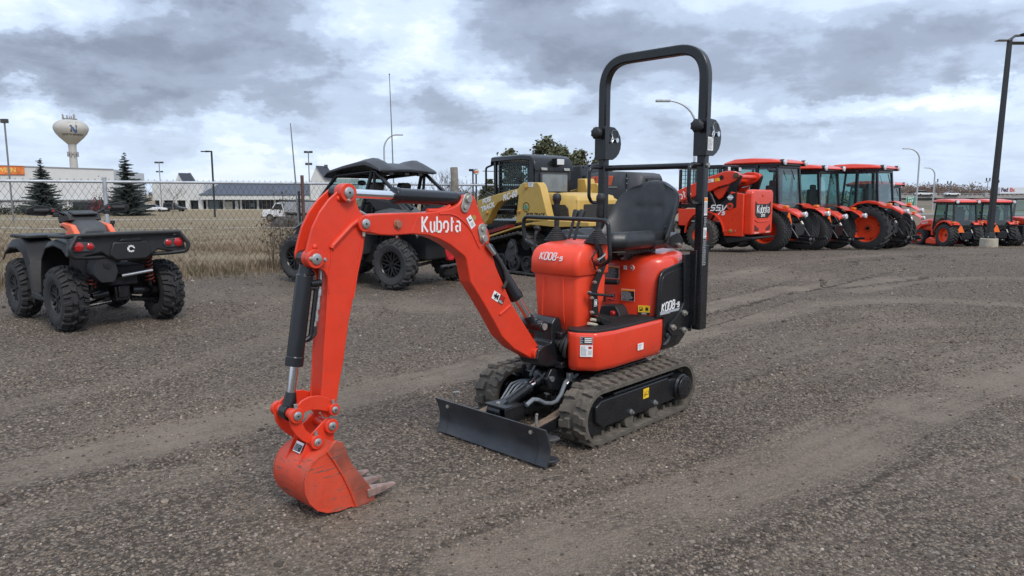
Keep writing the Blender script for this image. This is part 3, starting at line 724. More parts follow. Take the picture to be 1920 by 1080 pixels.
    for z, gx, sc in ((.415, -.60, .93), (.43, -.64, .975), (.48, -.70, .995), (.56, -.74, 1.0), (.66, -.745, 1.0)):
        P = [(-.33, .339*sc), (-.48, .347*sc), (gx+.10, .340*sc), (gx+.045, .29*sc), (gx+.015, .17*sc), (gx, 0), (gx+.015, -.17*sc), (gx+.045, -.29*sc), (gx+.10, -.340*sc), (-.48, -.347*sc), (-.33, -.339*sc)]
        L.append([(x, y, z) for x, y in P])
    rc.loft(L); rc.obj('counterweight', BLACK, root, sharp=50)
    e = B(); pts = [(-0.4334, 0.5857), (-0.4557, 0.5828), (-0.4294, 0.5277), (-0.3961, 0.47), (-0.3609, 0.4521), (-0.332, 0.4566), (-0.3739, 0.4773), (-0.4073, 0.5308)]; 
    e.prism(pts, 'y', .325, .3465); e.obj('grey_trim', GPLAS, root, bevel=.002)
    (hx, hz), = [(-0.3731, 0.5117)]; e = B(); e.rings([((hx, .325, hz), .020), ((hx, .349, hz), .020), ((hx, .352, hz), .014)], 20); e.obj('plug', BPLAS, root)
    # floor mat with ribs
    fm_ = B(); P = [(x*.985, y*.985) for x, y in outline(.004)]
    P = [(x, y) for x, y in P if x > -.44]
    fm_.prism(P, 'z', .622, .640)
    for k in range(16):
        x = .14-.030*k
        if x > -.26: fm_.box((x, .2, .642), (.014, .24, .005))
    fm_.obj('floor_mat', BPLAS, root, bevel=.003)
    # swing post
    sp = B()
    sp.prism([(.36, .41), (.50, .42), (.585, .445), (.60, .48), (.585, .53), (.54, .55), (.47, .555), (.47, .67), (.44, .70), (.40, .70), (.385, .66), (.36, .56)], 'y', -.055, .085, fil=.02)
    sp.cyl((.40, 0, .40), (.40, 0, .60), .07, n=24)
    sp.box((.36, .0, .60), (.16, .26, .035)); sp.box((.33, 0, .415), (.18, .24, .04))
    (px_, pz_), = [(0.556, 0.6655)]; sp.cyl((px_, -.06, pz_), (px_, .10, pz_), .033, n=22)
    sp.obj('swing_post', BLACK, root, bevel=.006)
    e = B(); e.cyl((px_, .10, pz_), (px_, .107, pz_), .020, n=16); e.obj('pin', ZINC, root)
    e = B()
    for k in range(5): e.tube([(.30, .10-.03*k, .46+.03*k), (.42, .13-.02*k, .47+.028*k), (.44, .16-.03*k, .55), (.38, .14, .60)], .011, 7, fil=.05)
    e.obj('hose_bundle', RUBBER, root)
    # ------------------------------------------------ engine cover, seat base and black side panel
    ec = B(); L = []
    def cover(z):
        k = min(1, max(0, (z-.64)/.38)); f = -.235+.0*k
        w = .333
        return [(f, 0), (f-.005, .12), (f-.02, .20), (f-.055, .285), (f-.12, w), (-.45, w), (-.60, .318), (-.68, .25), (-.70, .1), (-.70, -.1), (-.68, -.25), (-.60, -.318), (-.45, -w), (f-.12, -w), (f-.055, -.285), (f-.02, -.2), (f-.005, -.12)]
    for z, sx, sy, dx in ((.641, 1, 1, 0), (.80, 1, 1, 0), (.945, .998, .998, -.004), (.978, .988, .985, -.008), (1.0, .962, .958, -.012), (1.014, .915, .905, -.02), (1.022, .82, .80, -.03), (1.026, .70, .68, -.045)):
        L.append([((x+.45)*sx-.45+dx, y*sy, z+(0.02*max(0, (-x-.25)/.4) if z > .9 else 0)) for x, y in cover(z)])
    ec.loft(L); ec.obj('engine_cover', ORANGE, root, sharp=60)
    bp_ = B(); pts = [(-0.2476, 0.6396), (-0.2769, 0.8813), (-0.2853, 0.9069), (-0.3091, 0.9312), (-0.3506, 0.9468), (-0.4651, 0.9651), (-0.622, 0.9869), (-0.6283, 0.8187), (-0.6042, 0.6619), (-0.5757, 0.6254), (-0.5154, 0.6187)]
    bp_.prism(pts, 'y', .318, .3385); o = bp_.obj('side_panel', BLACK, root, bevel=.006)
    pts = [(-0.2788, 0.6855), (-0.3009, 0.8796), (-0.3235, 0.9041), (-0.3723, 0.919), (-0.4881, 0.9329), (-0.5627, 0.9389), (-0.5739, 0.7611), (-0.5563, 0.676), (-0.5186, 0.6725)]
    e = B(); e.prism(pts, 'y', .335, .3415); e.obj('panel_inset', mat('gloss_black', (.012, .013, .016), .22, 0, .1), o, bevel=.003)
    pts = [(-0.2843, 0.6738), (-0.5163, 0.6755), (-0.5505, 0.6849), (-0.5521, 0.6594), (-0.5297, 0.6542), (-0.2853, 0.6547)]; e = B(); e.prism(pts, 'y', .339, .3428); e.obj('grey_stripe', GRPRINT, o)
    p = [(-0.4008, 0.706), (-0.2872, 0.7), (-0.5184, 0.7161)]; xd = Vector((p[2][0]-p[1][0], 0, p[2][1]-p[1][1]))
    strokes('K008-5', .052, (p[0][0], .3435, p[0][1]), xd, (0, 0, 1), WHITE, o, shear=.25, wt=.078, width=xd.length*.92)
    # stickers on the cover front and side
    CY = [(-.333, -.355), (-.285, -.29), (-.20, -.255), (-.12, -.24), (0, -.235), (.12, -.24), (.20, -.255), (.285, -.29), (.333, -.355)]
    def cover_at(y):
        for (ya, xa), (yb_, xb) in zip(CY[:-1], CY[1:]):
            if ya <= y <= yb_: t = (y-ya)/(yb_-ya); return xa+(xb-xa)*t, Vector((xb-xa, yb_-ya, 0)).normalized()
        return -.24, Vector((0, 1, 0))
    def on_cover(q, w, h, spec, nm='warning_label'):
        y, z = q; x, t = cover_at(y); n = Vector((t.y, -t.x, 0)); label_plate(root, Vector((x, y, z))+n*.004, t, (0, 0, 1), w, h, spec, nm)
    PALE = mat('pale_red_print', (.75, .25, .18), .5)
    q, = [(0.1281, 0.7687)]; on_cover(q, .092, .076, [(0, 0, 1, 1, WHITE), (.02, .02, .98, .98, BLPRINT), (.02, .84, .98, .98, ORPRINT)]+textlines(.06, .08, .9, .8, 8, GRPRINT, 4))
    q, = [(-0.0058, 0.9094)]; on_cover(q, .140, .082, [(0, 0, 1, 1, WHITE), (.02, .03, .98, .97, BLPRINT), (.02, .86, .98, .97, ORPRINT)]+textlines(.06, .08, .9, .82, 9, GRPRINT, 5))
    q, = [(-0.0768, 0.7404)]; on_cover(q, .055, .068, [(0, 0, 1, 1, BLPRINT), (.0, .78, 1, 1, ORPRINT)]+textlines(.06, .1, .9, .7, 6, GRPRINT, 6))
    q, = [(0.0192, 0.7507)]; on_cover(q, .042, .046, [(0, 0, 1, 1, PALE), (.06, .06, .94, .94, REDP)]+textlines(.2, .2, .8, .9, 3, PALE, 7), 'small_label')
    q, = [(0.106, 0.9457)]; on_cover(q, .026, .026, [(0, 0, 1, 1, WHITE), (.3, .2, .7, .8, GRPRINT)], 'small_label')
    (yy, zz), = [(0.1444, 0.9449)]; e = B(); e.cyl((-.258, yy, zz), (-.2465, yy, zz), .018, n=24); e.cyl((-.25, yy, zz), (-.2455, yy, zz), .0155, n=24, m=1); e.box((-.2458, yy, zz+.003), (.001, .022, .004)); e.box((-.2458, yy, zz-.005), (.001, .018, .003)); e.obj('round_label', [WHITE, REDP], root)
    q, = [(0.2329, 0.6778)]; on_cover(q, .076, .060, [(0, 0, 1, 1, YELLOW), (0, 0, 1, .26, BLPRINT), (.495, .26, .505, 1, BLPRINT), (.12, .4, .32, .85, BLPRINT), (.15, .6, .29, .8, YELLOW), (.34, .45, .40, .8, BLPRINT), (.62, .5, .86, .75, BLPRINT), (.66, .4, .72, .9, BLPRINT), (.8, .42, .86, .88, BLPRINT)]+textlines(.3, .05, .95, .22, 2, WHITE, 8), 'fuel_label')
    # handle bar and dark step box in the footwell
    e = B(); h = [(-0.025, 0.8495), (0.1143, 0.858)]; e.tube([(-.15, h[0][0], h[0][1]), (-.15, h[1][0], h[1][1])], .017, 10); e.obj('grab_bar', BPLAS, root, bevel=.003)
    e = B(); pts = [(-0.0561, 0.6086), (-0.0572, 0.6677), (-0.004, 0.6981), (0.0777, 0.7069), (0.1009, 0.6998), (0.1186, 0.6778), (0.1366, 0.6415), (0.137, 0.6271)]; e.prism(pts, 'x', -.245, -.14, fil=.01); o = e.obj('pedal_box', BPLAS, root, bevel=.006)
    (yy, zz), = [(0.0866, 0.6567)]; e = B(); e.rings([((-.14, yy, zz), .016), ((-.125, yy, zz), .018), ((-.118, yy, zz), .012)], 16); e.obj('red_knob', REDP, o)
    (yy, zz), = [(-0.0024, 0.7309)]; e = B(); e.sphere((-.225, yy, zz), .013, 12, sc=(1, 1.6, .7)); e.obj('red_lever', REDP, root)
    # ------------------------------------------------ console
    cs = B(); L = []
    def ring(x0, x1, w, z, r=.032, bow=.014, tl=0.0):
        P = [(x1, -w), (x1+bow, 0), (x1, w), (x0, w), (x0, -w)]
        P = fillet([Vector((a, b, 0)) for a, b in P], r, 5, True); return [(p.x, p.y, z+tl*(p.x-x0)) for p in P]
    for z, x0, x1, w in ((.588, .16, .318, .150), (.60, .13, .330, .156), (.80, .06, .338, .166), (.93, .06, .345, .172), (.94, .06, .345, .172)): L.append(ring(x0, x1, w, z))
    cs.loft(L); c0 = cs.obj('console', PLASO, root, sharp=50)
    ch = B(); L = []
    for z, x0, x1, w, tl in ((.938, .05, .352, .178, 0), (.948, .045, .366, .186, 0), (1.03, .045, .364, .186, 0), (1.085, .045, .345, .184, -.05), (1.118, .045, .328, .179, -.10), (1.134, .05, .308, .170, -.12), (1.140, .07, .27, .15, -.12)): L.append(ring(x0, x1, w, z, .036, .015, tl))
    ch.loft(L); hood = ch.obj('console_hood', PLASO, c0, sharp=60)
    e = B(); e.tube([(.362, .075, .925), (.362, .085, .70), (.350, .08, .66)], .003, 6); e.obj('console_crease', PLASO, c0); e = B(); e.tube([(.362, -.075, .925), (.362, -.085, .70), (.350, -.08, .66)], .003, 6); e.obj('console_crease', PLASO, c0)
    strokes('K008-5', .042, (.3765, -.005, 1.050), (0, 1, 0), (-.20, 0, 1), WHITE, hood, shear=.25, wt=.074, width=.172)
    # joysticks
    for s in (-1, 1):
        jx, jy = (.155, .165) if s > 0 else (.135, -.165)
        lean = Vector((-.05, .05, 1)) if s > 0 else Vector((0, 0, 1)); lean.normalize()
        p0 = Vector((jx, jy, 1.125)); e = B(); pr = []
        for k in range(7):
            r = .078-.0085*k; pr += [(p0+lean*(.018*k*.62), r), (p0+lean*(.018*k*.62+.006), r), (p0+lean*(.018*k*.62+.009), r-.009)]
        pr.append((p0+lean*.10, .014)); e.rings(pr, 24); o = e.obj('joystick_boot', RUBBER, root)
        e = B(); e.rings([(p0+lean*.09, .015), (p0+lean*.125, .017), (p0+lean*.14, .012), (p0+lean*.17, .012)], 14); e.obj('joystick_stem', BPLAS, o)
        e = B(); e.rings([(p0+lean*.155, .016), (p0+lean*.165, .020), (p0+lean*.225, .018), (p0+lean*.24, .021), (p0+lean*.255, .028), (p0+lean*.275, .028), (p0+lean*.290, .021), (p0+lean*.295, .008)], 16); e.obj('joystick_grip', BPLAS, o)
    # travel levers
    for s, pp in ((0, "z8 795,725 830,600 850,535"), (1, "z8 835,730 870,600 892,535")):
        y = -.03+.06*s; q = [(0.2196, 1.146), (0.1773, 1.249), (0.1513, 1.302)] if s == 0 else [(0.2289, 1.144), (0.1842, 1.25), (0.1556, 1.303)]; yy = 0.0 if s == 0 else .05
        e = B(); e.tube([(x, yy, z) for x, z in q], .009, 8); a, b_ = Vector((q[1][0], yy, q[1][1])), Vector((q[2][0], yy, q[2][1])); d = (b_-a).normalized()
        e.rings([(b_-d*.05, .013), (b_-d*.01, .020), (b_+d*.012, .021), (b_+d*.016, .016)], 14); e.obj('travel_lever', BPLAS, root)
    # blade lever at the right-hand side of the console (left in the picture)
    q = [(0.2566, 1.2), (0.2741, 1.164), (0.2911, 1.043), (0.2934, 1.003), (0.2907, 0.9754)]; e = B(); e.tube([(x, -.22, z) for x, z in q[1:]], .007, 8); e.rings([((q[1][0], -.22, q[1][1]), .008), ((q[0][0], -.22, q[0][1]-.014), .013), ((q[0][0], -.22, q[0][1]), .024), ((q[0][0], -.22, q[0][1]+.014), .020), ((q[0][0], -.22, q[0][1]+.019), .01)], 16); e.obj('blade_lever', BPLAS, root)
    # guard hoop around the controls
    q = [(-0.258, 1.045), (-0.3288, 1.12), (-0.3409, 1.198), (-0.3175, 1.251), (-0.2708, 1.269)]; q2 = [(-0.2185, 1.273), (0.2863, 1.266), (0.3348, 1.244), (0.345, 1.214), (0.3441, 1.041), (0.3256, 1.008), (0.2672, 1.006)]
    e = B(); e.tube([(.22, -.19, 1.06)]+[(.25, y, z) for y, z in q[1:3]]+[(.25, q[2][0]-.0, q2[0][1])]+[(.27, q2[1][0]+.04, q2[1][1])]+[(.27, y, z) for y, z in q2[4:5]]+[(.25, q2[6][0], q2[6][1])]+[(.2, .19, q2[6][1])], .0125, 10, fil=.045, seg=6); e.obj('guard_hoop', BLACK, root)
    # lever bracket on the left of the console
    q = [(0.2331, 0.7009), (0.2445, 0.8702), (0.2168, 0.9205), (0.1605, 1.004), (0.1763, 1.041), (0.1929, 1.116), (0.1636, 1.115), (0.1246, 1.046), (0.1008, 1), (0.1721, 0.89), (0.1931, 0.8475), (0.1742, 0.6935)]
    e = B(); e.prism(q, 'y', .194, .202); o = e.obj('lever_bracket', BLACK, root, bevel=.001)
    for t in ("z3 555,465", "z3 583,390", "z3 535,570", "z3 535,670", "z3 575,315"): pass
    for (x, z) in [(0.2289, 0.8999), (0.1899, 0.9644), (0.2555, 0.8101), (0.2505, 0.723), (0.2033, 1.03), (0.2777, 0.8431)]:
        e = B(); e.rings([((x, .198, z), .010), ((x, .212, z), .010), ((x, .213, z), .006), ((x, .22, z), .006)], 8); e.obj('bolt', ZINC, o)
    q = [(0.2186, 1.14), (0.2172, 1.087)]; e = B(); e.rings([((q[0][0], .21, q[0][1]+.022), .009), ((q[0][0], .21, q[0][1]-.01), .012), ((q[1][0], .21, q[1][1]+.01), .011), ((q[1][0], .21, q[1][1]), .006)], 12); q = [(0.2172, 1.087), (0.2621, 1.047), (0.2244, 0.9745)]; e.tube([(x, .21, z) for x, z in q], .005, 7); e.obj('lock_lever', BPLAS, root)
    q = [(0.2186, 1.031), (0.1752, 1.041), (0.1388, 1.061)]; e = B(); e.tube([(x, .213, z) for x, z in q], .007, 8); e.obj('linkage', STEEL, root)
    q = [(0.2993, 0.842), (0.2346, 0.831), (0.1007, 0.8083), (0.0624, 0.8043)]; e = B(); e.tube([(x, .215, z) for x, z in q], .008, 8); e.sphere((q[-1][0], .215, q[-1][1]), .013, 10); e.obj('pedal_lever', BPLAS, root)
    for t, nm in (([(0.2543, 0.6813), (0.2104, 0.6712)], 'a'), ([(0.2825, 0.6602), (0.195, 0.6404)], 'b')):
        e = B(); e.tube([(x, .205, z) for x, z in t], .009, 8); e.obj('white_link', mat('ivory_plastic', (.55, .50, .38), .5), root)
    q = [(0.2185, 0.699), (0.0748, 0.6444), (0.0818, 0.6224), (0.1499, 0.6225), (0.2104, 0.6712)]; e = B(); e.prism(q, 'y', .17, .24); e.obj('foot_pedal', BLACK, root, bevel=.003)
    (lx, lz), = [(0.2141, 0.7746)]; label_plate(root, (lx, .2035, lz), (-1, 0, 0), (0, 0, 1), .028, .04, [(0, 0, 1, 1, WHITE), (.1, .08, .9, .92, BLPRINT), (.2, .2, .45, .8, WHITE), (.55, .2, .8, .8, WHITE)], 'small_label')
    # ------------------------------------------------ seat
    st = B(); L = []
    def seat_ring(k, z, s):
        P = [(.075, -.19), (.09, .01), (.075, .21), (.0, .272), (-.30, .285), (-.52, .26), (-.57, .17), (-.57, -.15), (-.52, -.225), (-.30, -.255), (.0, -.25)]
        P = fillet([Vector((a, b, 0)) for a, b in P], .06, 4, True)
        return [((p.x+.3)*s-.3, p.y*s, z+.028*max(0, (p.x+.25))/.2*0+(.028 if abs(p.y*s) > .18 and k > 3 else 0)*1.0+(-.012 if p.x < -.3 else 0)) for p in P]
    for k, (z, s) in enumerate(((1.075, .86), (1.085, .95), (1.11, 1.0), (1.135, 1.0), (1.155, .96), (1.160, .88), (1.150, .72), (1.140, .5), (1.135, .2))): L.append(seat_ring(k, z, s))
    st.loft(L); so = st.obj('seat_cushion', VINYL, root, sharp=70)
    # backrest: grid shell curved around the sitter
    bk = B(); NU, NV = 17, 14; front = []; back = []
    for j in range(NV):
        v = j/(NV-1)
        w = (.262*(1-v)+.238*v)*math.sqrt(1-.80*max(0, (v-.5)/.5)**3)
        for i in range(NU):
            u = -1+2*i/(NU-1)
            wing = (abs(u)**3)*(.16*(1-v)**1.5+.035)
            x = -.50-.10*v+wing; z = 1.12+.385*v-.035*abs(u)**3*v**4
            bul = .016*math.cos(u*1.3)*math.sin(v*3.0)
            groove = -.014*math.exp(-((abs(u)-.55+.35*(1-v))/.05)**2)*(v > .3)-.013*math.exp(-((v-.52-.1*u*u)/.035)**2)*(abs(u) < .42)
            front.append((x+bul+groove, u*w+.075, z)); back.append((x-.075+.02*v+.03*abs(u)**4, u*w+.075, z+.004))
    def grid(Pt, fl):
        fs = [(j*NU+i, j*NU+i+1, (j+1)*NU+i+1, (j+1)*NU+i) for j in range(NV-1) for i in range(NU-1)]
        bk.add(Pt, [f if fl else f[::-1] for f in fs])
    grid(front, True); grid(back, False)
    edge = [i for i in range(NU)]+[j*NU+NU-1 for j in range(1, NV)]+[(NV-1)*NU+i for i in range(NU-2, -1, -1)]+[j*NU for j in range(NV-2, 0, -1)]
    ev = [front[i] for i in edge]+[back[i] for i in edge]; n = len(edge)
    bk.add(ev, [(i, (i+1) % n, n+(i+1) % n, n+i) for i in range(n)])
    bo = bk.obj('seat_backrest', VINYL, root, sharp=55)
    e = B(); e.tube([front[i] for i in edge if front[i][2] > 1.16]+[], .006, 6) if False else None
    sub = bo.modifiers.new('sub', 'SUBSURF'); sub.levels = 1; sub.render_levels = 1
    # seat rails, pan
    e = B(); e.box((-.27, 0, 1.052), (.44, .34, .03)); e.box((-.33, 0, 1.02), (.30, .26, .05)); 
    for s in (-1, 1): e.box((-.27, s*.16, 1.068), (.46, .03, .018))
    e.obj('seat_mount', BLACK, root, bevel=.003)
    e = B(); e.tube([(-.03, -.14, 1.062), (-.02, .16, 1.062), (-.10, .19, 1.062)], .006, 7, fil=.02); e.obj('slide_lever', CHROME, root)
    for y in (-.10, .12):
        for z in (1.008,):
            e = B(); e.cyl((-.178, y, z), (-.168, y, z), .009, n=8); e.obj('bolt', ZINC, root)
    # seat-belt side
    q = [(-0.4589, 1.1), (-0.4935, 1.133), (-0.6112, 1.163), (-0.6592, 1.129), (-0.6843, 1.101), (-0.6636, 1.058), (-0.5871, 1.058)]; e = B(); e.prism(q, 'y', .20, .262); so2 = e.obj('belt_retractor', BLACK, root, bevel=.004)
    q = [(-0.4591, 1.192), (-0.5234, 1.221)]; e = B(); e.tube([(q[0][0], .27, q[0][1]), (q[1][0], .27, q[1][1])], (lambda t: (.024, .014)), sq=(0, 1, 0)); e.obj('belt_buckle', BPLAS, so2, bevel=.006)
    q = [(-0.532, 1.182), (-0.6078, 1.171)]; e = B(); e.tube([(q[0][0], .275, q[0][1]), (q[1][0], .275, q[1][1])], (lambda t: (.012, .003)), sq=(0, 0, 1)); e.obj('belt_tongue', CHROME, so2)
    q = [(-0.4338, 1.162), (-0.4649, 1.123), (-0.4159, 1.094)]; e = B(); e.tube([(x, .25, z) for x, z in q], (lambda t: (.003, .020)), sq=(1, 0, 0)); e.obj('belt_strap', RUBBER, so2)
    (x, z), = [(-0.6144, 1.078)]; e = B(); e.rings([((x, .262, z), .016), ((x, .275, z), .016), ((x, .276, z), .009), ((x, .285, z), .009)], 10); e.obj('bolt', ZINC, so2)
    # ------------------------------------------------ ROPS
    X0, HW, ZT, hx = -.665, .395, 2.345, .032
    rp = B(); rp.tube([(X0, -HW, .98), (X0, -HW, 1.72)], hx*.92, sq=(0, 1, 0)); rp.obj('rollover_post', BLACK, root, bevel=.008); rp = B(); rp.tube([(X0, HW, .52), (X0, HW, 1.72)], hx*.92, sq=(0, 1, 0))
    rops = rp.obj('rollover_post', BLACK, root, bevel=.008)
    ub = B(); ub.tube([(X0, -HW, 1.80), (X0, -HW, ZT), (X0, HW, ZT), (X0, HW, 1.80)], hx, sq=(1, 0, 0), fil=.20, seg=10); ub.obj('rollover_bar', BLACK, root, bevel=.009)
    for s in (-1, 1):
        hg = B(); P = [(X0+.048, 1.66), (X0+.048, 1.895)]+[(X0-.035+.115*math.cos(R(a)), 1.78+.115*math.sin(R(a))) for a in (80, 105, 130, 155, 180, 200, 220, 240)]+[(X0-.05, 1.66)]
        hg.prism(P, 'y', s*HW+.034, s*HW+.046); hg.prism(P, 'y', s*HW-.046, s*HW-.034)
        hg.box((X0+.044, s*HW, 1.77), (.010, .092, .222)); hg.box((X0, s*HW, 1.67), (.09, .09, .02)) 
        hp = hg.obj('hinge_bracket', BLACK, rops, bevel=.002)
        k = B(); kx = X0+.085; kz = 1.845; k.cyl((X0+.046, s*HW, kz), (kx-.012, s*HW, kz), .018, n=12)
        pr = []
        for (xx, rr) in ((kx-.012, .033), (kx-.006, .040), (kx+.018, .040), (kx+.026, .033)):
            pr.append(((xx, s*HW, kz), rr))
        k.rings(pr, 16); k.v = [(v[0], v[1]+(v[1]-s*HW)*(.10 if i % 2 else -.06), v[2]+(v[2]-kz)*(.10 if i % 2 else -.06)) for i, v in enumerate(k.v)]
        k.obj('clamp_knob', BPLAS, hp, sharp=60)
        e = B(); e.cyl((X0-.075, s*HW+.04, 1.80), (X0-.075, s*HW+.066, 1.80), .017, n=14); e.obj('hinge_pin', CHROME, hp)
        e = B(); e.tube([(X0-.02, s*HW+.052, 1.845), (X0-.035, s*HW+.056, 1.80), (X0-.02, s*HW+.056, 1.775), (X0-.012, s*HW+.054, 1.79), (X0-.03, s*HW+.054, 1.82)], .004, 6); e.obj('spring_clip', CHROME, hp)
        e = B(); e.tube([(X0-.02, s*HW+.05, 1.84), (X0-.03, s*HW+.054, 1.87), (X0-.10, s*HW+.05, 1.87), (X0-.11, s*HW+.05, 1.83)], .0015, 5, fil=.03); e.obj('lanyard', ZINC, hp)
        e = B(); e.tube([(X0+.02, s*HW, 1.605), (X0+.14, s*HW-.0, 1.605), (X0+.17, s*HW, 1.58), (X0+.17, s*HW, 1.40), (X0+.14, s*HW, 1.355), (X0+.02, s*HW, 1.355)], .0125, 10, fil=.045, seg=6); e.obj('grab_handle', BLACK, rops)
    q = [(-0.5446, 1.771), (-0.6685, 1.778), (-0.674, 1.706), (-0.5497, 1.7)]; x0, x1 = q[0][0], q[1][0]
    label_plate(rops, (X0+.0, HW+.0475, 1.735), (-1, 0, 0), (0, 0, 1), .072, .085, [(0, 0, 1, 1, WHITE)]+textlines(.06, .1, .95, .9, 8, GRPRINT, 9), 'rating_plate')
    for z, hh, sp in ((1.315, .115, [(0, 0, 1, 1, WHITE), (.03, .80, .97, .98, ORPRINT), (.1, .1, .42, .75, GRPRINT), (.55, .1, .9, .75, GRPRINT)]), (1.215, .07, [(0, 0, 1, 1, BLPRINT)]+textlines(.1, .05, .95, .95, 6, GRPRINT, 3)), (1.145, .065, [(0, 0, 1, 1, WHITE), (.1, .1, .42, .85, GRPRINT), (.55, .2, .9, .75, GRPRINT)]), (1.02, .175, [(0, 0, 1, 1, WHITE), (.04, .015, .96, .985, BLPRINT)]+textlines(.1, .05, .95, .95, 14, GRPRINT, 2))):
        label_plate(rops, (X0+.0, HW+hx*.92+.001, z+.02), (-1, 0, 0), (0, 0, 1), .042, hh, sp)
    e = B(); e.cyl((X0, -HW, 1.60), (X0, HW, 1.60), .020, n=14); e.cyl((X0, HW+.028, 1.60), (X0, HW+.045, 1.60), .016, n=8, m=1); e.obj('cross_bar', [BLACK, ZINC], root)
    for y in (-.12, .05):
        e = B(); e.rings([((X0, y, ZT+hx), .012), ((X0, y, ZT+hx+.008), .010)], 8); e.obj('bolt', STEEL, rops)
    # mounting plates at the foot of the post
    e = B(); q = [(-0.5273, 1.026), (-0.6194, 1.025), (-0.6555, 0.5028), (-0.5607, 0.5164), (-0.493, 0.5025), (-0.4108, 0.5068), (-0.3648, 0.5443), (-0.3767, 0.5887), (-0.4484, 0.6178), (-0.513, 0.6642), (-0.5482, 0.707), (-0.537, 0.8794)]
    e.prism(q, 'y', HW-.052, HW-.036); e.obj('post_plate', BLACK, root, bevel=.002)
    for (x, z) in [(-0.4075, 0.563), (-0.5449, 0.6408), (-0.5478, 0.5261)]:
        e = B(); e.rings([((x, HW-.036, z), .020), ((x, HW-.024, z), .020), ((x, HW-.024, z), .011), ((x, HW-.010, z), .011)], 10); e.obj('bolt', ZINC, root)
    e = B(); e.box((X0-.02, HW+.012, .80), (.085, .04, .56)); e.box((X0+.04, HW-.02, .80), (.02, .05, .50)); e.obj('post_channel', BLACK, root, bevel=.003)
    # ------------------------------------------------ boom
    yb = .045
    boom = [(1.723, 1.317), (1.671, 1.324), (1.538, 1.326), (1.427, 1.326), (1.362, 1.325), (1.272, 1.333), (1.208, 1.344), (1.154, 1.363), (1.132, 1.389), (1.115, 1.411), (1.087, 1.419), (1.058, 1.412), (1.037, 1.389), (1.012, 1.334), (0.9808, 1.274), (0.9486, 1.231), (0.9317, 1.193), (0.9424, 1.165), (0.9163, 1.098), (0.8898, 1.03), (0.7654, 0.8138), (0.592, 0.5994), (0.5407, 0.5446), (0.4979, 0.4997), (0.5024, 0.4686), (0.5447, 0.4537), (0.5959, 0.4751), (0.7437, 0.5553), (0.8417, 0.6396), (0.9114, 0.7433), (0.9982, 0.8629), (1.074, 0.9603), (1.105, 1.092), (1.212, 1.162), (1.281, 1.194), (1.354, 1.216), (1.451, 1.226), (1.571, 1.224), (1.637, 1.229), (1.683, 1.24), (1.726, 1.242), (1.753, 1.26), (1.764, 1.281), (1.752, 1.304)]
    bm = B(); bm.prism(boom, 'y', -yb, yb, fil=.06)
    o = bm.obj('boom', BOOMO, root, bevel=.006)
    # ear doubler plates and edge bead of the ear
    lip = [(1.283, 1.318), (1.214, 1.317), (1.172, 1.306), (1.137, 1.286), (1.101, 1.259), (1.064, 1.22), (1.028, 1.158), (1.012, 1.136)]
    e = B(); e.tube([(x, yb+.001, z) for x, z in lip], .0045, 6); e.obj('weld_bead', BOOMO, o)
    e = B(); q = [(1.695, 1.308), (1.415, 1.316), (1.458, 1.23), (1.487, 1.224), (1.626, 1.228), (1.711, 1.242)]; e.tube([(x, yb, z) for x, z in q[1:3]], .004, 6); e.obj('weld_bead', BOOMO, o)
    q = [(0.8651, 0.7664), (0.7812, 0.8073)]; e = B(); e.tube([(x, yb, z) for x, z in q], .008, 8); e.obj('weld_bead', BOOMO, o)
    BM = [BOOMO, STEEL, DARK, ZINC]
    def boss(p, r, h, nm='pivot_boss', y=yb, par=o, s=1):
        e = B(); pin(e, p, r, h, y, s=s); return e.obj(nm, BM, par, bevel=.002)
    K, = [(1.732, 1.284)]; BF, = [(0.5735, 0.5035)]
    for s in (1, -1):
        boss(K, .036, .026, s=s); e = B(); e.cyl((K[0]+.003, s*(yb+.012), K[1]-.035), (K[0]+.003, s*(yb+.012), K[1]-.055), .008, n=8); e.obj('grease_nipple', ZINC, o)
    e = B(); e.cyl((BF[0], -yb-.02, BF[1]), (BF[0], yb+.025, BF[1]), .034, n=24); e.cyl((BF[0], yb+.02, BF[1]), (BF[0], yb+.029, BF[1]), .020, n=18, m=1); e.obj('pivot_boss', [BOOMO, mat('dark_pin', (.12, .09, .07), .5, .6)], o, bevel=.002)
    HB, = [(1.539, 1.275)]; e = B(); e.rings([((HB[0], yb-.002, HB[1]), .020), ((HB[0], yb+.016, HB[1]), .017)], 6); e.cyl((HB[0], yb-.002, HB[1]), (HB[0], yb+.006, HB[1]), .022, n=16); e.obj('hex_bolt', mat('primer_bolt', (.35, .16, .11), .5, .4), o, bevel=.001)
    for (a, b_) in (([(1.097, 1.389), (1.117, 1.347)]), ([(0.9958, 1.233), (0.9871, 1.185)])):
        e = B(); d = Vector((b_[0]-a[0], 0, b_[1]-a[1])).normalized(); nrm = Vector((-d.z, 0, d.x)); P = []
        for t in range(10): q = math.pi*t/9; P.append((a[0]+(nrm.x*math.cos(q)-d.x*math.sin(q))*.030, a[1]+(nrm.z*math.cos(q)-d.z*math.sin(q))*.030))
        for t in range(10): q = math.pi*t/9; P.append((b_[0]+(-nrm.x*math.cos(q)+d.x*math.sin(q))*.026, b_[1]+(-nrm.z*math.cos(q)+d.z*math.sin(q))*.026))
        e.prism(P, 'y', yb, yb+.009)
        big, sm = (a, b_) if a[1] > 1.33 else (b_, a)
        e.rings([((big[0], yb+.009, big[1]), .021), ((big[0], yb+.022, big[1]), .019)], 16); e.rings([((sm[0], yb+.009, sm[1]), .014), ((sm[0], yb+.018, sm[1]), .012)], 6)
        e.obj('pin_keeper', ZINC, o, bevel=.002)
    (x, z), = [(1.049, 1.294)]; e = B(); e.rings([((x, yb-.003, z), .014), ((x, yb+.0015, z), .014)], 18); e.obj('yellow_plug', BRASS, o)
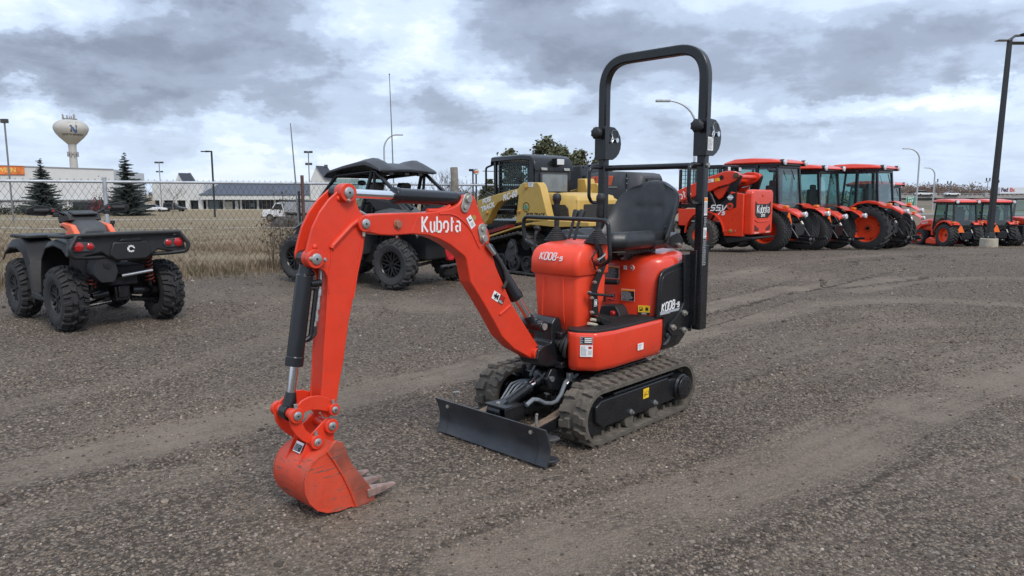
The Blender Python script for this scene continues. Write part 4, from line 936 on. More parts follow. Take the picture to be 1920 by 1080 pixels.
    # lettering and stickers on the boom
    p = [(1.394, 1.273), (1.143, 1.268), (1.271, 1.268)]; xd = Vector((p[1][0]-p[0][0], 0, p[1][1]-p[0][1]))
    strokes('Kubota', .074, (p[2][0], yb+.001, p[2][1]), xd, (0, 0, 1), WHITE, o, wt=.066, gap=.30, width=xd.length*.97)
    p = [(1.072, 1.273)]; label_plate(o, (p[0][0], yb, p[0][1]), Vector((-.55, 0, -.85)), Vector((-.85, 0, .55)), .066, .036, [(0, 0, 1, 1, WHITE), (.12, .3, .4, .45, BLPRINT), (.3, .4, .4, .8, BLPRINT), (.55, .3, .85, .8, mat('pale_print', (.55, .55, .56), .5))], 'sticker')
    p = [(0.8748, 0.8603)]; label_plate(o, (p[0][0], yb, p[0][1]), Vector((-.86, 0, -.5)).cross(Vector((0, 1, 0)))*-1, Vector((.50, 0, .86)), .045, .095, [(0, 0, 1, 1, WHITE), (0, 0, 1, .42, BLPRINT), (.45, .05, .95, .38, REDP), (.2, .5, .8, .62, BLPRINT), (.35, .6, .65, .9, BLPRINT), (.1, .7, .9, .78, BLPRINT)]+textlines(.08, .04, .45, .38, 4, WHITE, 3), 'warning_label')
    e = B(); q = [(0.7825, 0.726), (0.7468, 0.6354)]; e.tube([(q[0][0], yb+.001, q[0][1]), (q[1][0], yb+.001, q[1][1])], .003, 5); 
    # boom cylinder on the back of the boom
    Ct, Cb = Vector(([(0.9749, 1.193)][0][0], 0, [(0.9749, 1.193)][0][1])), Vector((px_-.0, .01, pz_+.004))
    A0, = [(0.8038, 0.9728)]; A1, = [(0.635, 0.7853)]
    d = (Cb-Ct).normalized()
    e = B(); e.rings([(Ct+d*.05, .022), (Ct+d*.09, .040), (Ct+d*.42, .040), (Ct+d*.425, .043), (Ct+d*.45, .043), (Ct+d*.452, .03)], 22); e.cyl(Ct-Vector((0, .035, 0)), Ct+Vector((0, .035, 0)), .036, n=20)
    cyl = e.obj('boom_cylinder', BLACK, root, bevel=.002)
    e = B(); e.cyl(Ct+d*.44, Cb-d*.04, .022, n=18); e.obj('cylinder_rod', CHROME, cyl)
    e = B(); e.cyl(Cb-Vector((0, .045, 0)), Cb+Vector((0, .045, 0)), .034, n=18); e.rings([(Cb-d*.07, .026), (Cb, .03)], 14); e.obj('rod_eye', BLACK, cyl)
    q = [(0.9639, 1.153), (0.918, 1.108), (0.8711, 1.058), (0.837, 1.008), (0.8163, 0.9479), (0.8441, 0.9117)]; e = B(); e.tube([(x, .055, z) for x, z in q], .009, 8, fil=.03); e.obj('hydraulic_hose', RUBBER, root)
    q = [(0.9699, 1.151), (0.9214, 1.1)]; e = B(); e.tube([(x, .062, z) for x, z in q], .012, 8); e.obj('hose_fitting', STEEL, root)
    # ------------------------------------------------ arm (dipper)
    ya = .048
    side = [(1.839, 1.438), (1.824, 1.447), (1.801, 1.452), (1.779, 1.444), (1.767, 1.429), (1.764, 1.408), (1.758, 1.369), (1.745, 1.341), (1.728, 1.318), (1.71, 1.282), (1.718, 1.25), (1.733, 1.164), (1.778, 1.009), (1.821, 0.8463), (1.854, 0.675), (1.877, 0.5876), (1.891, 0.5178), (1.9, 0.4786), (1.923, 0.4475), (1.95, 0.4417), (1.972, 0.471), (1.973, 0.5307), (1.962, 0.5997), (1.949, 0.7388), (1.933, 0.8768), (1.92, 1.003), (1.919, 1.06), (1.928, 1.083), (1.946, 1.096), (1.972, 1.107), (2, 1.12), (2.018, 1.143), (2.018, 1.166), (2.003, 1.217), (1.983, 1.275), (1.945, 1.34), (1.9, 1.391)]
    a_ = B()
    # upper twin cheek plates, box section below
    a_.prism(side, 'y', ya-.012, ya, fil=.03); a_.prism(side, 'y', -ya, -ya+.012, fil=.03)
    arm = a_.obj('arm', BOOMO, root, bevel=.003)
    box = [(1.904, 1.182), (1.771, 1.26), (1.727, 1.188), (1.778, 1.009), (1.821, 0.8463), (1.854, 0.675), (1.877, 0.5876), (1.891, 0.5178), (1.911, 0.481), (1.964, 0.4929), (1.966, 0.5579), (1.954, 0.6691), (1.933, 0.8768), (1.917, 1.003)]
    e = B(); e.prism(box, 'y', -ya+.010, ya-.010); e.obj('arm_box', BOOMO, arm, bevel=.002)
    e = B(); q = [(1.737, 1.309), (1.793, 1.28), (1.892, 1.195), (1.897, 1.184)]; e.tube([(x, ya+.004, z) for x, z in q], .012, 8, fil=.02); e.obj('weld_rib', BOOMO, arm)
    q = [(1.827, 1.238), (1.826, 1.181), (1.831, 1.125), (1.843, 1.075), (1.841, 1.01)]; 
    for t in ("a",):
        e = B(); e.tube([(x, ya+.0005, z) for x, z in [(1.897, 1.182), (1.897, 1.13), (1.912, 1.081), (1.915, 1.054), (1.915, 0.9899)]], .0045, 6); e.obj('weld_bead', BOOMO, arm)
        e = B(); e.tube([(x, ya+.0005, z) for x, z in [(1.731, 1.236), (1.747, 1.176), (1.764, 1.088), (1.78, 1.014), (1.793, 0.9586)]], .004, 6); e.obj('weld_bead', BOOMO, arm)
    AT, = [(1.817, 1.42)]; AC, = [(1.986, 1.145)]
    for p, sg in ((AT, 1), (AC, 1)):
        for s in (1, -1): boss(p, .040, .028, y=ya, par=arm, s=s)
    for (x, z) in [(1.819, 1.388), (2.011, 1.148), (1.945, 1.139)]:
        e = B(); e.rings([((x, ya+.012, z+.0), .010), ((x, ya+.03, z), .010), ((x, ya+.036, z), .005)], 8); e.obj('grease_nipple', ZINC, arm)
    for (x, z) in [(1.851, 1.395), (1.974, 1.194)]:
        e = B(); e.sphere((x, ya, z), .013, 12, sc=(1, .7, 1)); e.obj('rivet', BOOMO, arm)
    # arm cylinder
    P0, P1 = Vector(([(1.083, 1.389)][0][0], 0, [(1.083, 1.389)][0][1])), Vector((AT[0], 0, AT[1]))
    d = (P1-P0).normalized(); Lc = (P1-P0).length
    # end of barrel where the chrome starts
    t0 = Lc*.60
    e = B(); e.rings([(P0+d*.03, .026), (P0+d*.055, .036), (P0+d*(t0-.03), .036), (P0+d*(t0-.028), .0395), (P0+d*t0, .0395), (P0+d*(t0+.002), .03)], 24); e.cyl(P0-Vector((0, .033, 0)), P0+Vector((0, .033, 0)), .036, n=20); cyl = e.obj('arm_cylinder', mat('cylinder_black', (.014, .015, .018), .22, 0, .1), root, bevel=.002)
    e = B(); e.cyl(P0+d*t0, P1-d*.05, .0205, n=20); e.obj('cylinder_rod', CHROME, cyl)
    e = B(); e.cyl(P1-Vector((0, .034, 0)), P1+Vector((0, .034, 0)), .034, n=22); e.rings([(P1-d*.075, .024), (P1, .030)], 14); e.obj('rod_eye', BLACK, cyl)
    # hoses along the boom top
    q = [(1.206, 1.354), (1.259, 1.342), (1.316, 1.334)]; e = B(); e.tube([(x, .02, z+.012) for x, z in [(1.192, 1.342), (1.222, 1.328), (1.272, 1.321), (1.338, 1.321)]], .012, 8, fil=.02); e.obj('hose_guard', BOOMO, root)
    q = [(1.713, 1.336), (1.677, 1.317)]; e = B(); e.tube([(q[0][0], 0.0, q[0][1]), (q[1][0], .0, q[1][1])], .008, 8); e.obj('steel_pipe', STEEL, root)
    # bucket cylinder
    P0 = Vector((AC[0], 0, AC[1])); LK, = [(2.1, 0.4967)]; P1 = Vector((LK[0], 0, LK[1])); d = (P1-P0).normalized(); Lc = (P1-P0).length
    t0 = Lc*.70
    e = B(); e.rings([(P0+d*.03, .027), (P0+d*.07, .029), (P0+d*.075, .036), (P0+d*(t0-.04), .036), (P0+d*(t0-.038), .0385), (P0+d*t0, .0385), (P0+d*(t0+.002), .028)], 24); e.cyl(P0-Vector((0, .034, 0)), P0+Vector((0, .034, 0)), .034, n=20)
    cyl = e.obj('bucket_cylinder', MATS['cylinder_black'], root, bevel=.002)
    e = B(); e.cyl(P0+d*t0, P1-d*.04, .0195, n=20); e.obj('cylinder_rod', CHROME, cyl)
    e = B(); e.cyl(P1-Vector((0, .025, 0)), P1+Vector((0, .025, 0)), .036, n=22); e.rings([(P1-d*.085, .021), (P1-d*.05, .028), (P1, .032)], 16); e.obj('rod_eye', BLACK, cyl)
    off = Vector((-.050, .02, 0))
    e = B(); e.tube([P0+d*.13+Vector((-.02, .02, 0)), P0+d*.13+off, P0+d*.34+off, P0+d*.36+Vector((-.02, .015, 0))], .010, 8, fil=.02); e.cyl(P0+d*.11+Vector((-.02, .02, 0)), P0+d*.11+off*1.3, .016, n=12); e.obj('oil_pipe', BLACK, cyl)
    off2 = Vector((-.075, .01, 0)); e = B(); e.tube([P0+d*.02+off2*.9, P0+d*.12+off2, P0+d*.20+off2, P0+d*.30+off2*.95], .009, 8); 
    for t in (.14, .20, .25): e.cyl(P0+d*t+off2, P0+d*(t+.028)+off2, .014, n=8)
    e.obj('hose_fittings', STEEL, cyl)
    e = B(); e.tube([P0+d*.30+off2*.95, P0+d*.335+off2, P0+d*.36+off2*.6, P0+d*.345+off2*.3], .011, 8, fil=.02); e.obj('hose_end', RUBBER, cyl)
    # bucket links (C-shaped plates) : outside pair
    c_out = [(1.903, 0.5015), (1.911, 0.5082), (1.953, 0.5408), (1.995, 0.5588), (2.037, 0.562), (2.074, 0.5528), (2.104, 0.5321), (2.124, 0.5058), (2.132, 0.4805), (2.127, 0.445), (2.106, 0.409), (2.075, 0.3765), (2.046, 0.3563), (2.029, 0.3575), (2.023, 0.3773), (2.036, 0.3946), (2.062, 0.4219), (2.075, 0.453), (2.078, 0.471), (2.073, 0.4907), (2.062, 0.5018), (2.032, 0.504), (1.994, 0.4954), (1.956, 0.4797), (1.929, 0.4643), (1.909, 0.4597), (1.897, 0.4691)]
    e = B()
    for s in (1, -1): e.prism(c_out, 'y', s*.058, s*.070)
    lk = e.obj('bucket_link', BOOMO, root, bevel=.002)
    for t, r_ in (("z5 490,362", .026), ("z5 255,402", .032), ("z5 382,568", .030)):
        (x, z) = {"z5 490,362": [(1.929, 0.485)], "z5 255,402": [(2.107, 0.498)], "z5 382,568": [(2.018, 0.361)]}[t][0]
        e = B(); pin(e, (x, z), r_, .018, .068); pin(e, (x, z), r_, .018, -.068, s=-1); e.cyl((x, -.07, z), (x, .07, z), r_*.7, n=18); e.obj('link_pin', BM, lk, bevel=.002)
        e = B(); e.cyl((x+.002, .078, z+r_*.9), (x+.002, .078, z+r_*.9+.02), .008, n=8); e.obj('grease_nipple', ZINC, lk)
    # ------------------------------------------------ bucket
    yw = .128
    sd = [(1.957, 0.3639), (1.925, 0.3447), (1.912, 0.3235), (1.901, 0.2809), (1.884, 0.2402), (1.845, 0.185), (1.805, 0.1211), (1.765, 0.0674), (1.769, 0.0369), (1.858, 0.0306), (1.891, 0.0452), (1.956, 0.0451), (2.01, 0.0551), (2.059, 0.0817), (2.095, 0.1273), (2.113, 0.1749), (2.113, 0.2199), (2.102, 0.2612), (2.076, 0.2953), (2.042, 0.3167), (2.007, 0.3267), (1.984, 0.3427), (1.971, 0.3605)]
    b_ = B(); b_.prism(sd, 'y', yw-.008, yw); b_.prism(sd, 'y', -yw, -yw+.008)
    bo = b_.obj('bucket', BUCKO, root, bevel=.002)
    shell = [(1.766, 0.036), (1.858, 0.0306), (1.891, 0.0437), (1.956, 0.0444), (2.01, 0.0544), (2.059, 0.081), (2.095, 0.1266), (2.113, 0.1749), (2.113, 0.2199), (2.102, 0.2612), (2.076, 0.2953), (2.042, 0.3167), (2.007, 0.3267), (1.984, 0.3427), (1.967, 0.3609)]
    sh = B(); cpt = Vector((sum(p[0] for p in shell)/len(shell), sum(p[1] for p in shell)/len(shell)))
    inn = [(p[0]+(cpt.x-p[0])*.06, p[1]+(cpt.y-p[1])*.06) for p in shell]
    n = len(shell)
    sh.loft([[(x, -yw-.004, z), (x, yw+.004, z)] for x, z in shell], caps=False, closed=False); sh.loft([[(x, -yw-.004, z), (x, yw+.004, z)] for x, z in inn], caps=False, closed=False)
    for y in (-yw-.004, yw+.004):
        sh.add([(x, y, z) for x, z in shell]+[(x, y, z) for x, z in inn], [(i, i+1, n+i+1, n+i) for i in range(n-1)], 0, False)
    sh.obj('bucket_shell', BUCKO, bo, sharp=50)
    # side cutter plate and weld
    q = [(1.959, 0.3659), (1.924, 0.3483), (1.911, 0.3212), (1.899, 0.2785), (1.884, 0.2418), (1.845, 0.1866), (1.766, 0.068), (1.77, 0.0407), (1.862, 0.0324), (1.892, 0.1244), (1.926, 0.2), (1.967, 0.2761), (2, 0.3275)]
    e = B(); e.prism(q, 'y', yw, yw+.007); e.obj('side_cutter', mat('worn_steel_orange', (.40, .085, .05), .5, .25, .35, 8, dust=.9, dustcol=(.16, .13, .11), scratch=.8), bo, bevel=.002)
    q = [(2.003, 0.329), (1.968, 0.2735), (1.927, 0.1974), (1.894, 0.1218), (1.865, 0.0369)]; e = B(); e.tube([(x, yw+.004, z) for x, z in q], .0055, 6); e.obj('weld_bead', BUCKO, bo)
    e = B(); lip = [[(1.766, 0.036)][0], [(1.858, 0.0306)][0]]
    tip, = [(1.659, 0.0418)]; rt, = [(1.778, 0.0609)]
    dT = Vector((tip[0]-rt[0], 0, tip[1]-rt[1]))
    for y in (.108, .0, -.108):
        e = B(); w0, w1 = .034, .009; base = Vector((rt[0]+.03, y, rt[1]+.018)); t_ = base+dT*1.45+Vector((0, 0, .022))
        L = [[base+Vector((0, -w0, -.020)), base+Vector((0, w0, -.020)), base+Vector((0, w0, .020)), base+Vector((0, -w0, .020))],
             [base+dT*.75+Vector((0, 0, .008))+Vector((0, -w0*.75, -.016)), base+dT*.75+Vector((0, 0, .008))+Vector((0, w0*.75, -.016)), base+dT*.75+Vector((0, 0, .008))+Vector((0, w0*.5, .014)), base+dT*.75+Vector((0, 0, .008))+Vector((0, -w0*.5, .014))],
             [t_+Vector((0, -w1*1.8, -.004)), t_+Vector((0, w1*1.8, -.004)), t_+Vector((0, w1, .002)), t_+Vector((0, -w1, .002))]]
        e.loft(L, smooth=False); e.obj('tooth', mat('tooth_steel', (.38, .25, .21), .42, .55, .4, 25, dust=.5), bo, bevel=.003)
    for y in (.05, -.06):
        (x, z), = [(2.096, 0.185)]; e = B(); e.box((x+.002, y, z), (.012, .030, .055)); e.obj('wear_pad', BUCKO, bo, bevel=.002)
    e = B()
    for y in (-.09, -.0, ):
        pass
    # bucket ears
    ear = [(2.093, 0.2767), (2.056, 0.3519), (2.032, 0.3912), (1.992, 0.4201), (1.96, 0.4421), (1.929, 0.4418), (1.915, 0.4228), (1.921, 0.3377), (1.942, 0.3107), (1.998, 0.2901), (2.044, 0.2783)]
    e = B()
    for s in (1, -1): e.prism(ear, 'y', s*.050, s*.058)
    e.obj('bucket_ear', BOOMO, bo, bevel=.002)
    (x, z), = [(1.94, 0.4118)]; e = B(); pin(e, (x, z), .032, .022, .056); pin(e, (x, z), .032, .022, -.056, s=-1); e.cyl((x, -.06, z), (x, .06, z), .02, n=16); e.obj('bucket_pin', BM, bo, bevel=.002)
    (x, z), = [(2.044, 0.3213)]; label_plate(bo, (x+.013, -.005, z+.006), (0, 1, 0), (-.5, 0, .8), .06, .045, [(0, 0, 1, 1, WHITE), (.05, .1, .95, .75, BLPRINT)]+textlines(.1, .15, .9, .7, 4, GRPRINT, 3), 'sticker')
    # stickers on the lower body (chamfered front corner and flat side)
    n = Vector((.09, .07, 0)).normalized(); t = Vector((-n.y, n.x, 0))
    c0 = Vector((.381, .269, 0))
    for dz, w, h, sp in ((.583, .072, .042, [(0, 0, 1, 1, WHITE), (.02, .03, .98, .97, BLPRINT), (.35, .2, .92, .36, WHITE), (.35, .45, .92, .6, WHITE), (.35, .7, .92, .86, WHITE)]+textlines(.05, .1, .3, .9, 3, GRPRINT, 3)), (.522, .072, .068, [(0, 0, 1, 1, WHITE)]+textlines(.06, .08, .58, .92, 8, GRPRINT, 5)+[(.66, .2, .92, .55, mat('pale_print', (.55, .55, .56), .5)), (.66, .7, .92, .88, REDP)])):
        label_plate(root, c0+n*.003+Vector((0, 0, dz)), t, (0, 0, 1), w, h, sp, 'rating_plate')
    (x, z), = [(-0.0638, 0.4886)]; label_plate(root, (x, .3435, z), (-1, .02, 0), (0, 0, 1), .062, .042, [(0, 0, 1, 1, WHITE), (.1, .15, .6, .4, mat('pale_print', (.55, .55, .56)))]+textlines(.1, .5, .9, .9, 3, GRPRINT, 3), 'sticker')
    e = B(); q = [(-0.4862, 0.8154), (-0.3529, 0.8129)]; e.tube([(.42, -.26, .80), (.42, -.20, .80)], .012, 8); e.obj('foot_bar', BLACK, root)
    return root
exc = build_excavator()
# ---------------------------------------------------------------- wheels
TYRE = {}
def tyre_mesh(R_, w, rr, style, m):
    key = (R_, w, rr, style, m.name)
    if key in TYRE: return TYRE[key]
    b = B(); h = {'mud': .030, 'ag': .038, 'turf': .016, 'skid': .026}[style]*(R_/.6 if style in ('ag', 'turf') else R_/.36)
    rc = R_-h; hw = w/2
    crown = {'mud': .10, 'ag': .05, 'turf': .05, 'skid': .06}[style]
    def rad(y): return rc*(1-crown*abs(y/hw)**2.2)
    prof = []
    for y in np.linspace(-.92, .92, 9): prof.append((rad(y*hw), y*hw))
    prof += [(rc*.5+rr*.5+.02, hw*1.04), (rr+.02, hw*.96), (rr-.004, hw*.80), (rr-.012, 0), (rr-.004, -hw*.80), (rr+.02, -hw*.96), (rc*.5+rr*.5+.02, -hw*1.04)]
    b.lathe(prof, (0, 0, 0), (0, 1, 0), 40, 0, closed=True)
    def lug(th, ys, wid, skew, hh=h):
        # bar across the tread: ys list of lateral positions, th base angle, skew(y) offset in metres along circumference
        L = []
        for y in ys:
            r = rad(min(abs(y), hw*.99)); a = th+skew(y)/rc; wv = wid(y) if callable(wid) else wid
            q = []
            for dr, ww in ((-.008, .62), (hh, .40), (hh, -.40), (-.008, -.62)):
                aa = a+ww*wv/rc; rr_ = r+dr*(1-.25*abs(y/hw)**3 if dr > 0 else 1)
                q.append((rr_*math.cos(aa), y, rr_*math.sin(aa)))
            L.append(q)
        b.loft(L, smooth=False)
    if style == 'ag':
        n = 20
        for k in range(n):
            for s in (1, -1):
                th = 2*math.pi*(k+(.5 if s < 0 else 0))/n
                lug(th, [s*t*hw for t in (-.06, .2, .45, .72, 1.0)], lambda y: .055*R_/.6, lambda y: abs(y)*.95)
    elif style == 'skid':
        n = 22
        for k in range(n):
            for s in (1, -1):
                th = 2*math.pi*(k+(.5 if s < 0 else 0))/n
                lug(th, [s*t*hw for t in (-.02, .3, .62, 1.0)], lambda y: .045*R_/.36*(1 if abs(y) < .6*hw else 1.2), lambda y: abs(y)*.55)
    elif style == 'turf':
        n = int(2*math.pi*R_/.105); nc = 6
        for k in range(n):
            for c in range(nc):
                y0 = -hw*.94+2*hw*.94*c/nc; y1 = y0+2*hw*.94/nc-.010
                th = 2*math.pi*(k+(.5 if c % 2 else 0))/n
                lug(th, [y0, y1], 2*math.pi*rc/n*.72, lambda y: 0.0)
    elif style == 'mud':
        n = 16
        for k in range(n):
            th = 2*math.pi*k/n; p = 2*math.pi*rc/n
            for s in (1, -1):
                o = 0 if s > 0 else p*.5
                lug(th+o/rc, [s*t*hw for t in (.03, .18, .34)], p*.30, lambda y: abs(y)*.9)
                lug(th+(o+p*.40)/rc, [s*t*hw for t in (.10, .26, .44)], p*.22, lambda y: -abs(y)*.6)
                lug(th+(o+p*.10)/rc, [s*t*hw for t in (.46, .66, .86, 1.0)], p*.30, lambda y: abs(y)*.35)
                lug(th+(o+p*.60)/rc, [s*t*hw for t in (.52, .72, .90, 1.0)], p*.26, lambda y: abs(y)*.15)
    TYRE[key] = b.mesh('tyre', m, 35); return TYRE[key]
RIM = {}
def rim_mesh(rr, w, style, m, m2):
    key = (rr, w, style, m.name)
    if key in RIM: return RIM[key]
    b = B(); hw = w/2
    # outer face at +y
    if style == 'dish':
        b.lathe([(rr+.012, hw*.82), (rr+.016, hw*.86), (rr-.005, hw*.84), (rr-.02, hw*.55), (rr*.90, hw*.10), (rr*.84, hw*.04), (rr*.80, hw*.14), (rr*.45, hw*.10), (rr*.40, hw*.18), (rr*.30, hw*.18), (0.0, hw*.18)], (0, 0, 0), (0, 1, 0), 36, 0)
        b.lathe([(rr-.01, -hw*.8), (rr*.93, 0), (rr*.9, hw*.1)], (0, 0, 0), (0, 1, 0), 30, 0)
        for k in range(8):
            a = 2*math.pi*k/8; b.cyl((rr*.235*math.cos(a), hw*.17, rr*.235*math.sin(a)), (rr*.235*math.cos(a), hw*.24, rr*.235*math.sin(a)), rr*.035, n=6, m=1)
        b.cyl((0, hw*.16, 0), (0, hw*.34, 0), rr*.13, n=16, m=1)
        for k in range(4):
            a = 2*math.pi*(k+.5)/4; b.box((rr*.80*math.cos(a), hw*.16, rr*.80*math.sin(a)), (rr*.12, .03, rr*.05), 1, (0, -a, 0))
    else:
        b.lathe([(rr+.010, hw*.84), (rr+.014, hw*.88), (rr-.006, hw*.86), (rr*.90, hw*.72), (rr*.86, hw*.2), (rr*.86, -hw*.8)], (0, 0, 0), (0, 1, 0), 32, 0)
        n = 7 if style == 'spoke7' else 8
        for k in range(n):
            a = 2*math.pi*k/n
            for s in (-1, 1):
                p0 = Vector((rr*.18*math.cos(a), hw*.62, rr*.18*math.sin(a))); aa = a+s*.24
                pm_ = Vector((rr*.5*math.cos(a+s*.10), hw*.66, rr*.5*math.sin(a+s*.10)))
                p1 = Vector((rr*.91*math.cos(aa), hw*.70, rr*.91*math.sin(aa))); b.tube([p0, pm_, p1], rr*.05, sq=(0, 1, 0))
        b.cyl((0, hw*.40, 0), (0, hw*.74, 0), rr*.20, n=18, m=0); b.cyl((0, hw*.72, 0), (0, hw*.80, 0), rr*.11, n=14, m=1)
        b.lathe([(rr*.84, -hw*.2), (.02, -hw*.2)], (0, 0, 0), (0, 1, 0), 24, 1)
    RIM[key] = b.mesh('rim', [m, m2], 35); return RIM[key]
def wheel(par, loc, R_, w, rr, style, rims='dish', mt=None, mr=None, side=1, steer=0.0, mh=None):
    """wheel = hub mesh with tyre and rim as its sub-parts; outer face towards +y for side 1"""
    mt, mr, mh = mt or RUBBER, mr or ORANGE, mh or BLACK
    key = ('hub', R_, w)
    if key not in RIM:
        b = B(); b.cyl((0, -w*.55, 0), (0, w*.05, 0), rr*.28, n=14); RIM[key] = b.mesh('wheel', DARK)
    o = bpy.data.objects.new('wheel', RIM[key]); COL.objects.link(o); o.parent = par; o.location = loc
    o.rotation_euler = (0, rnd.uniform(0, 6.28) if side > 0 else 0, 0) if side > 0 else (0, 0, math.pi)
    if steer: o.rotation_euler = (0, 0, steer+(0 if side > 0 else math.pi))
    for nm, me in (('tyre', tyre_mesh(R_, w, rr, style, mt)), ('rim', rim_mesh(rr, w, rims, mr, mh))):
        c = bpy.data.objects.new(nm, me); COL.objects.link(c); c.parent = o
    return o
# ---------------------------------------------------------------- quad bike
def spring(b, p0, p1, r, turns, wr, m=0):
    p0, p1 = Vector(p0), Vector(p1); a = (p1-p0).normalized(); u = a.orthogonal().normalized(); w = a.cross(u); P = []
    n = int(turns*10)
    for i in range(n+1):
        t = i/n; q = 2*math.pi*turns*t; P.append(p0.lerp(p1, t)+u*(r*math.cos(q))+w*(r*math.sin(q)))
    b.tube(P, wr, 6, m)
def build_atv():
    cx, cy, th = FRAME_atv; cx += .075
    root = thing('quad_bike', 'black quad bike with orange tank panels and round red tail lights by the fence', 'quad bike', (cx, cy, 0), th)
    RB = mat('atv_tyre', (.021, .021, .022), .8, 0, .2, 12, dust=.25, dustcol=(.085, .078, .07), bump=.15, bs=60)
    ax0, ax1 = .14, 1.50
    for x in (ax0, ax1):
        for s in (1, -1): wheel(root, (x, s*.488, .345), .345, .235 if x < 1 else .21, .165, 'mud', 'spoke7', RB, BPLAS, s)
    b = B(); b.box((.82, 0, .42), (1.35, .30, .22)); b.box((.80, 0, .60), (.8, .34, .30)); b.box((.1, 0, .62), (.45, .40, .10)); b.prism([(-.1, .46), (.35, .40), (.35, .60), (-.05, .62)], 'y', -.14, .14)
    b.obj('chassis', DARK, root, bevel=.02)
    b = B(); b.box((.06, 0, .365), (.17, .15, .16)); b.box((-.03, .0, .385), (.05, .10, .13)); b.rings([((.05, -.12, .38), .05), ((.05, -.22, .37), .05), ((.05, -.30, .36), .03)], 14); b.rings([((.05, .12, .37), .05), ((.05, .20, .36), .045), ((.05, .28, .35), .03)], 14)
    b.obj('differential', BLACK, root, bevel=.008)
    for s in (-1, 1):
        for p, q_ in (((.08, s*.10, .36), (ax0, s*.40, .335)), ((.20, s*.10, .30), (ax0+.03, s*.38, .24)), ((.02, s*.10, .28), (ax0-.03, s*.38, .24)), ((1.3, s*.10, .3), (ax1, s*.4, .28))):
            b = B(); b.tube([p, q_], .018, 8); b.obj('suspension_arm', BLACK, root)
    for s in (-1, 1):
        b = B(); p0, p1 = (-.03, s*.27-.0, .76), (-.01, s*.30, .42)
        b.cyl(p0, p1, .022, n=12, m=1); spring(b, (-.03, s*.27, .74), (-.01, s*.298, .46), .042, 7, .009)
        b.obj('shock_absorber', [mat('spring_red', (.20, .030, .016), .45, .1, .15), BLACK], root)
    b = B(); b.tube([(-.16, .05, .565), (-.17, -.26, .60)], .018, 10); b.obj('hitch_bar', mat('brushed_alloy', (.66, .66, .67), .3, .9, .1), root)
    # exhaust
    b = B(); b.prism([(.31, .78), (.15, .78), (.12, .62), (.16, .52), (.28, .52), (.35, .60)], 'x', -.26, -.05, fil=.03); b.cyl((-.26, .22, .70), (-.275, .22, .70), .035, n=16); b.cyl((-.275, .22, .70), (-.279, .22, .70), .022, n=12, m=1)
    b.obj('exhaust', [BPLAS, DARK], root, bevel=.01)
    # rear fender / tail panel
    b = B()
    q = [(-13.18, 0.204), (-12.66, 0.5632), (-11.12, 0.6306), (-9.897, 0.7064), (-9.012, 0.7546), (-8.212, 0.8282), (-7.442, 0.8869), (-7.404, 0.8216), (-7.664, 0.7234), (-8.14, 0.6303), (-8.59, 0.5548), (-8.872, 0.4226), (-9.454, 0.3747), (-10.05, 0.3369), (-10.29, 0.4481), (-10.72, 0.4357), (-11.1, 0.378), (-12.18, 0.2516)]
    # symmetric version of the same outline
    P = [(.58, .80), (.56, .96), (.50, .985), (.20, .985), (-.20, .985), (-.50, .985), (-.56, .96), (-.58, .80), (-.50, .78), (-.28, .83), (-.20, .77), (-.14, .735), (.14, .735), (.20, .77), (.28, .83), (.50, .78)]
    b.prism(P, 'x', -.30, -.20); tail = b.obj('tail_panel', BPLAS, root, bevel=.015)
    b = B(); b.prism([(-.15, .745), (.15, .745), (.21, .80), (.17, .93), (-.17, .93), (-.21, .80)], 'x', -.318, -.28); b.prism([(-.12, .93), (.12, .93), (.09, .965), (-.09, .965)], 'x', -.325, -.28); tg = b.obj('tailgate', mat('satin_black', (.016, .017, .019), .42, 0, .1, 12), root, bevel=.012)
    for s in (-1, 1):
        b = B(); b.prism([(s*.36, .845), (s*.54, .845), (s*.57, .90), (s*.54, .955), (s*.36, .94), (s*.33, .89)], 'x', -.315, -.28); h = b.obj('lamp_housing', GPLAS, root, bevel=.01)
        for y, r in ((.49, .047), (.385, .034)):
            b = B(); b.rings([((-.31, s*y, .90), r), ((-.325, s*y, .90), r*.96), ((-.332, s*y, .90), r*.7), ((-.334, s*y, .90), r*.2)], 20); b.obj('tail_light', LENSR, h)
    # round white emblem on the tail panel
    b = B(); n = 24
    b.prism([(c[0], c[1]) for c in circ(0, .855, .038, 24)], 'x', -.3205, -.317); e = b.obj('emblem', WHITE, tg)
    b = B(); b.prism(circ(0, .855, .020, 20), 'x', -.3225, -.320); b.box((-.322, -.014, .855), (.001, .034, .010)); b.box((-.322, -.03, .845), (.001, .03, .008))
    for k in range(9):
        a = R(35+k*36); b.box((-.3222, .034*math.cos(a), .855+.034*math.sin(a)), (.0012, .010, .006), 0, (a, 0, 0))
    b.obj('emblem_mark', BLPRINT, tg)
    # rear rack and bumper bars
    b = B(); z = 1.01
    b.tube([(.25, .56, .985), (-.22, .56, 1.0), (-.34, .50, z), (-.35, 0, z+.003), (-.34, -.50, z), (-.22, -.56, 1.0), (.25, -.56, .985)], .021, 10, fil=.06)
    for s in (-1, 1):
        b.tube([(-.33, s*.50, z), (-.36, s*.585, .88), (-.35, s*.56, .80), (-.27, s*.42, .785), (-.24, s*.15, .78)], .022, 10, fil=.05)
    for y in (-.3, 0, .3): b.tube([(-.33, y, z), (.25, y, .985)], .012, 8)
    b.box((-.05, 0, .985), (.5, .9, .02)); b.obj('rear_rack', BPLAS, root, bevel=.003)
    b = B(); b.box((-.20, -.02, 1.012), (.20, .40, .03)); b.obj('rack_cover', BPLAS, root, bevel=.012)
    label_plate(root, (-.305, -.02, 1.012), (0, -1, 0), (0, 0, 1), .17, .02, [(0, 0, .3, 1, WHITE), (.3, 0, 1, 1, mat('pink_print', (.70, .42, .36), .5))], 'warning_label')
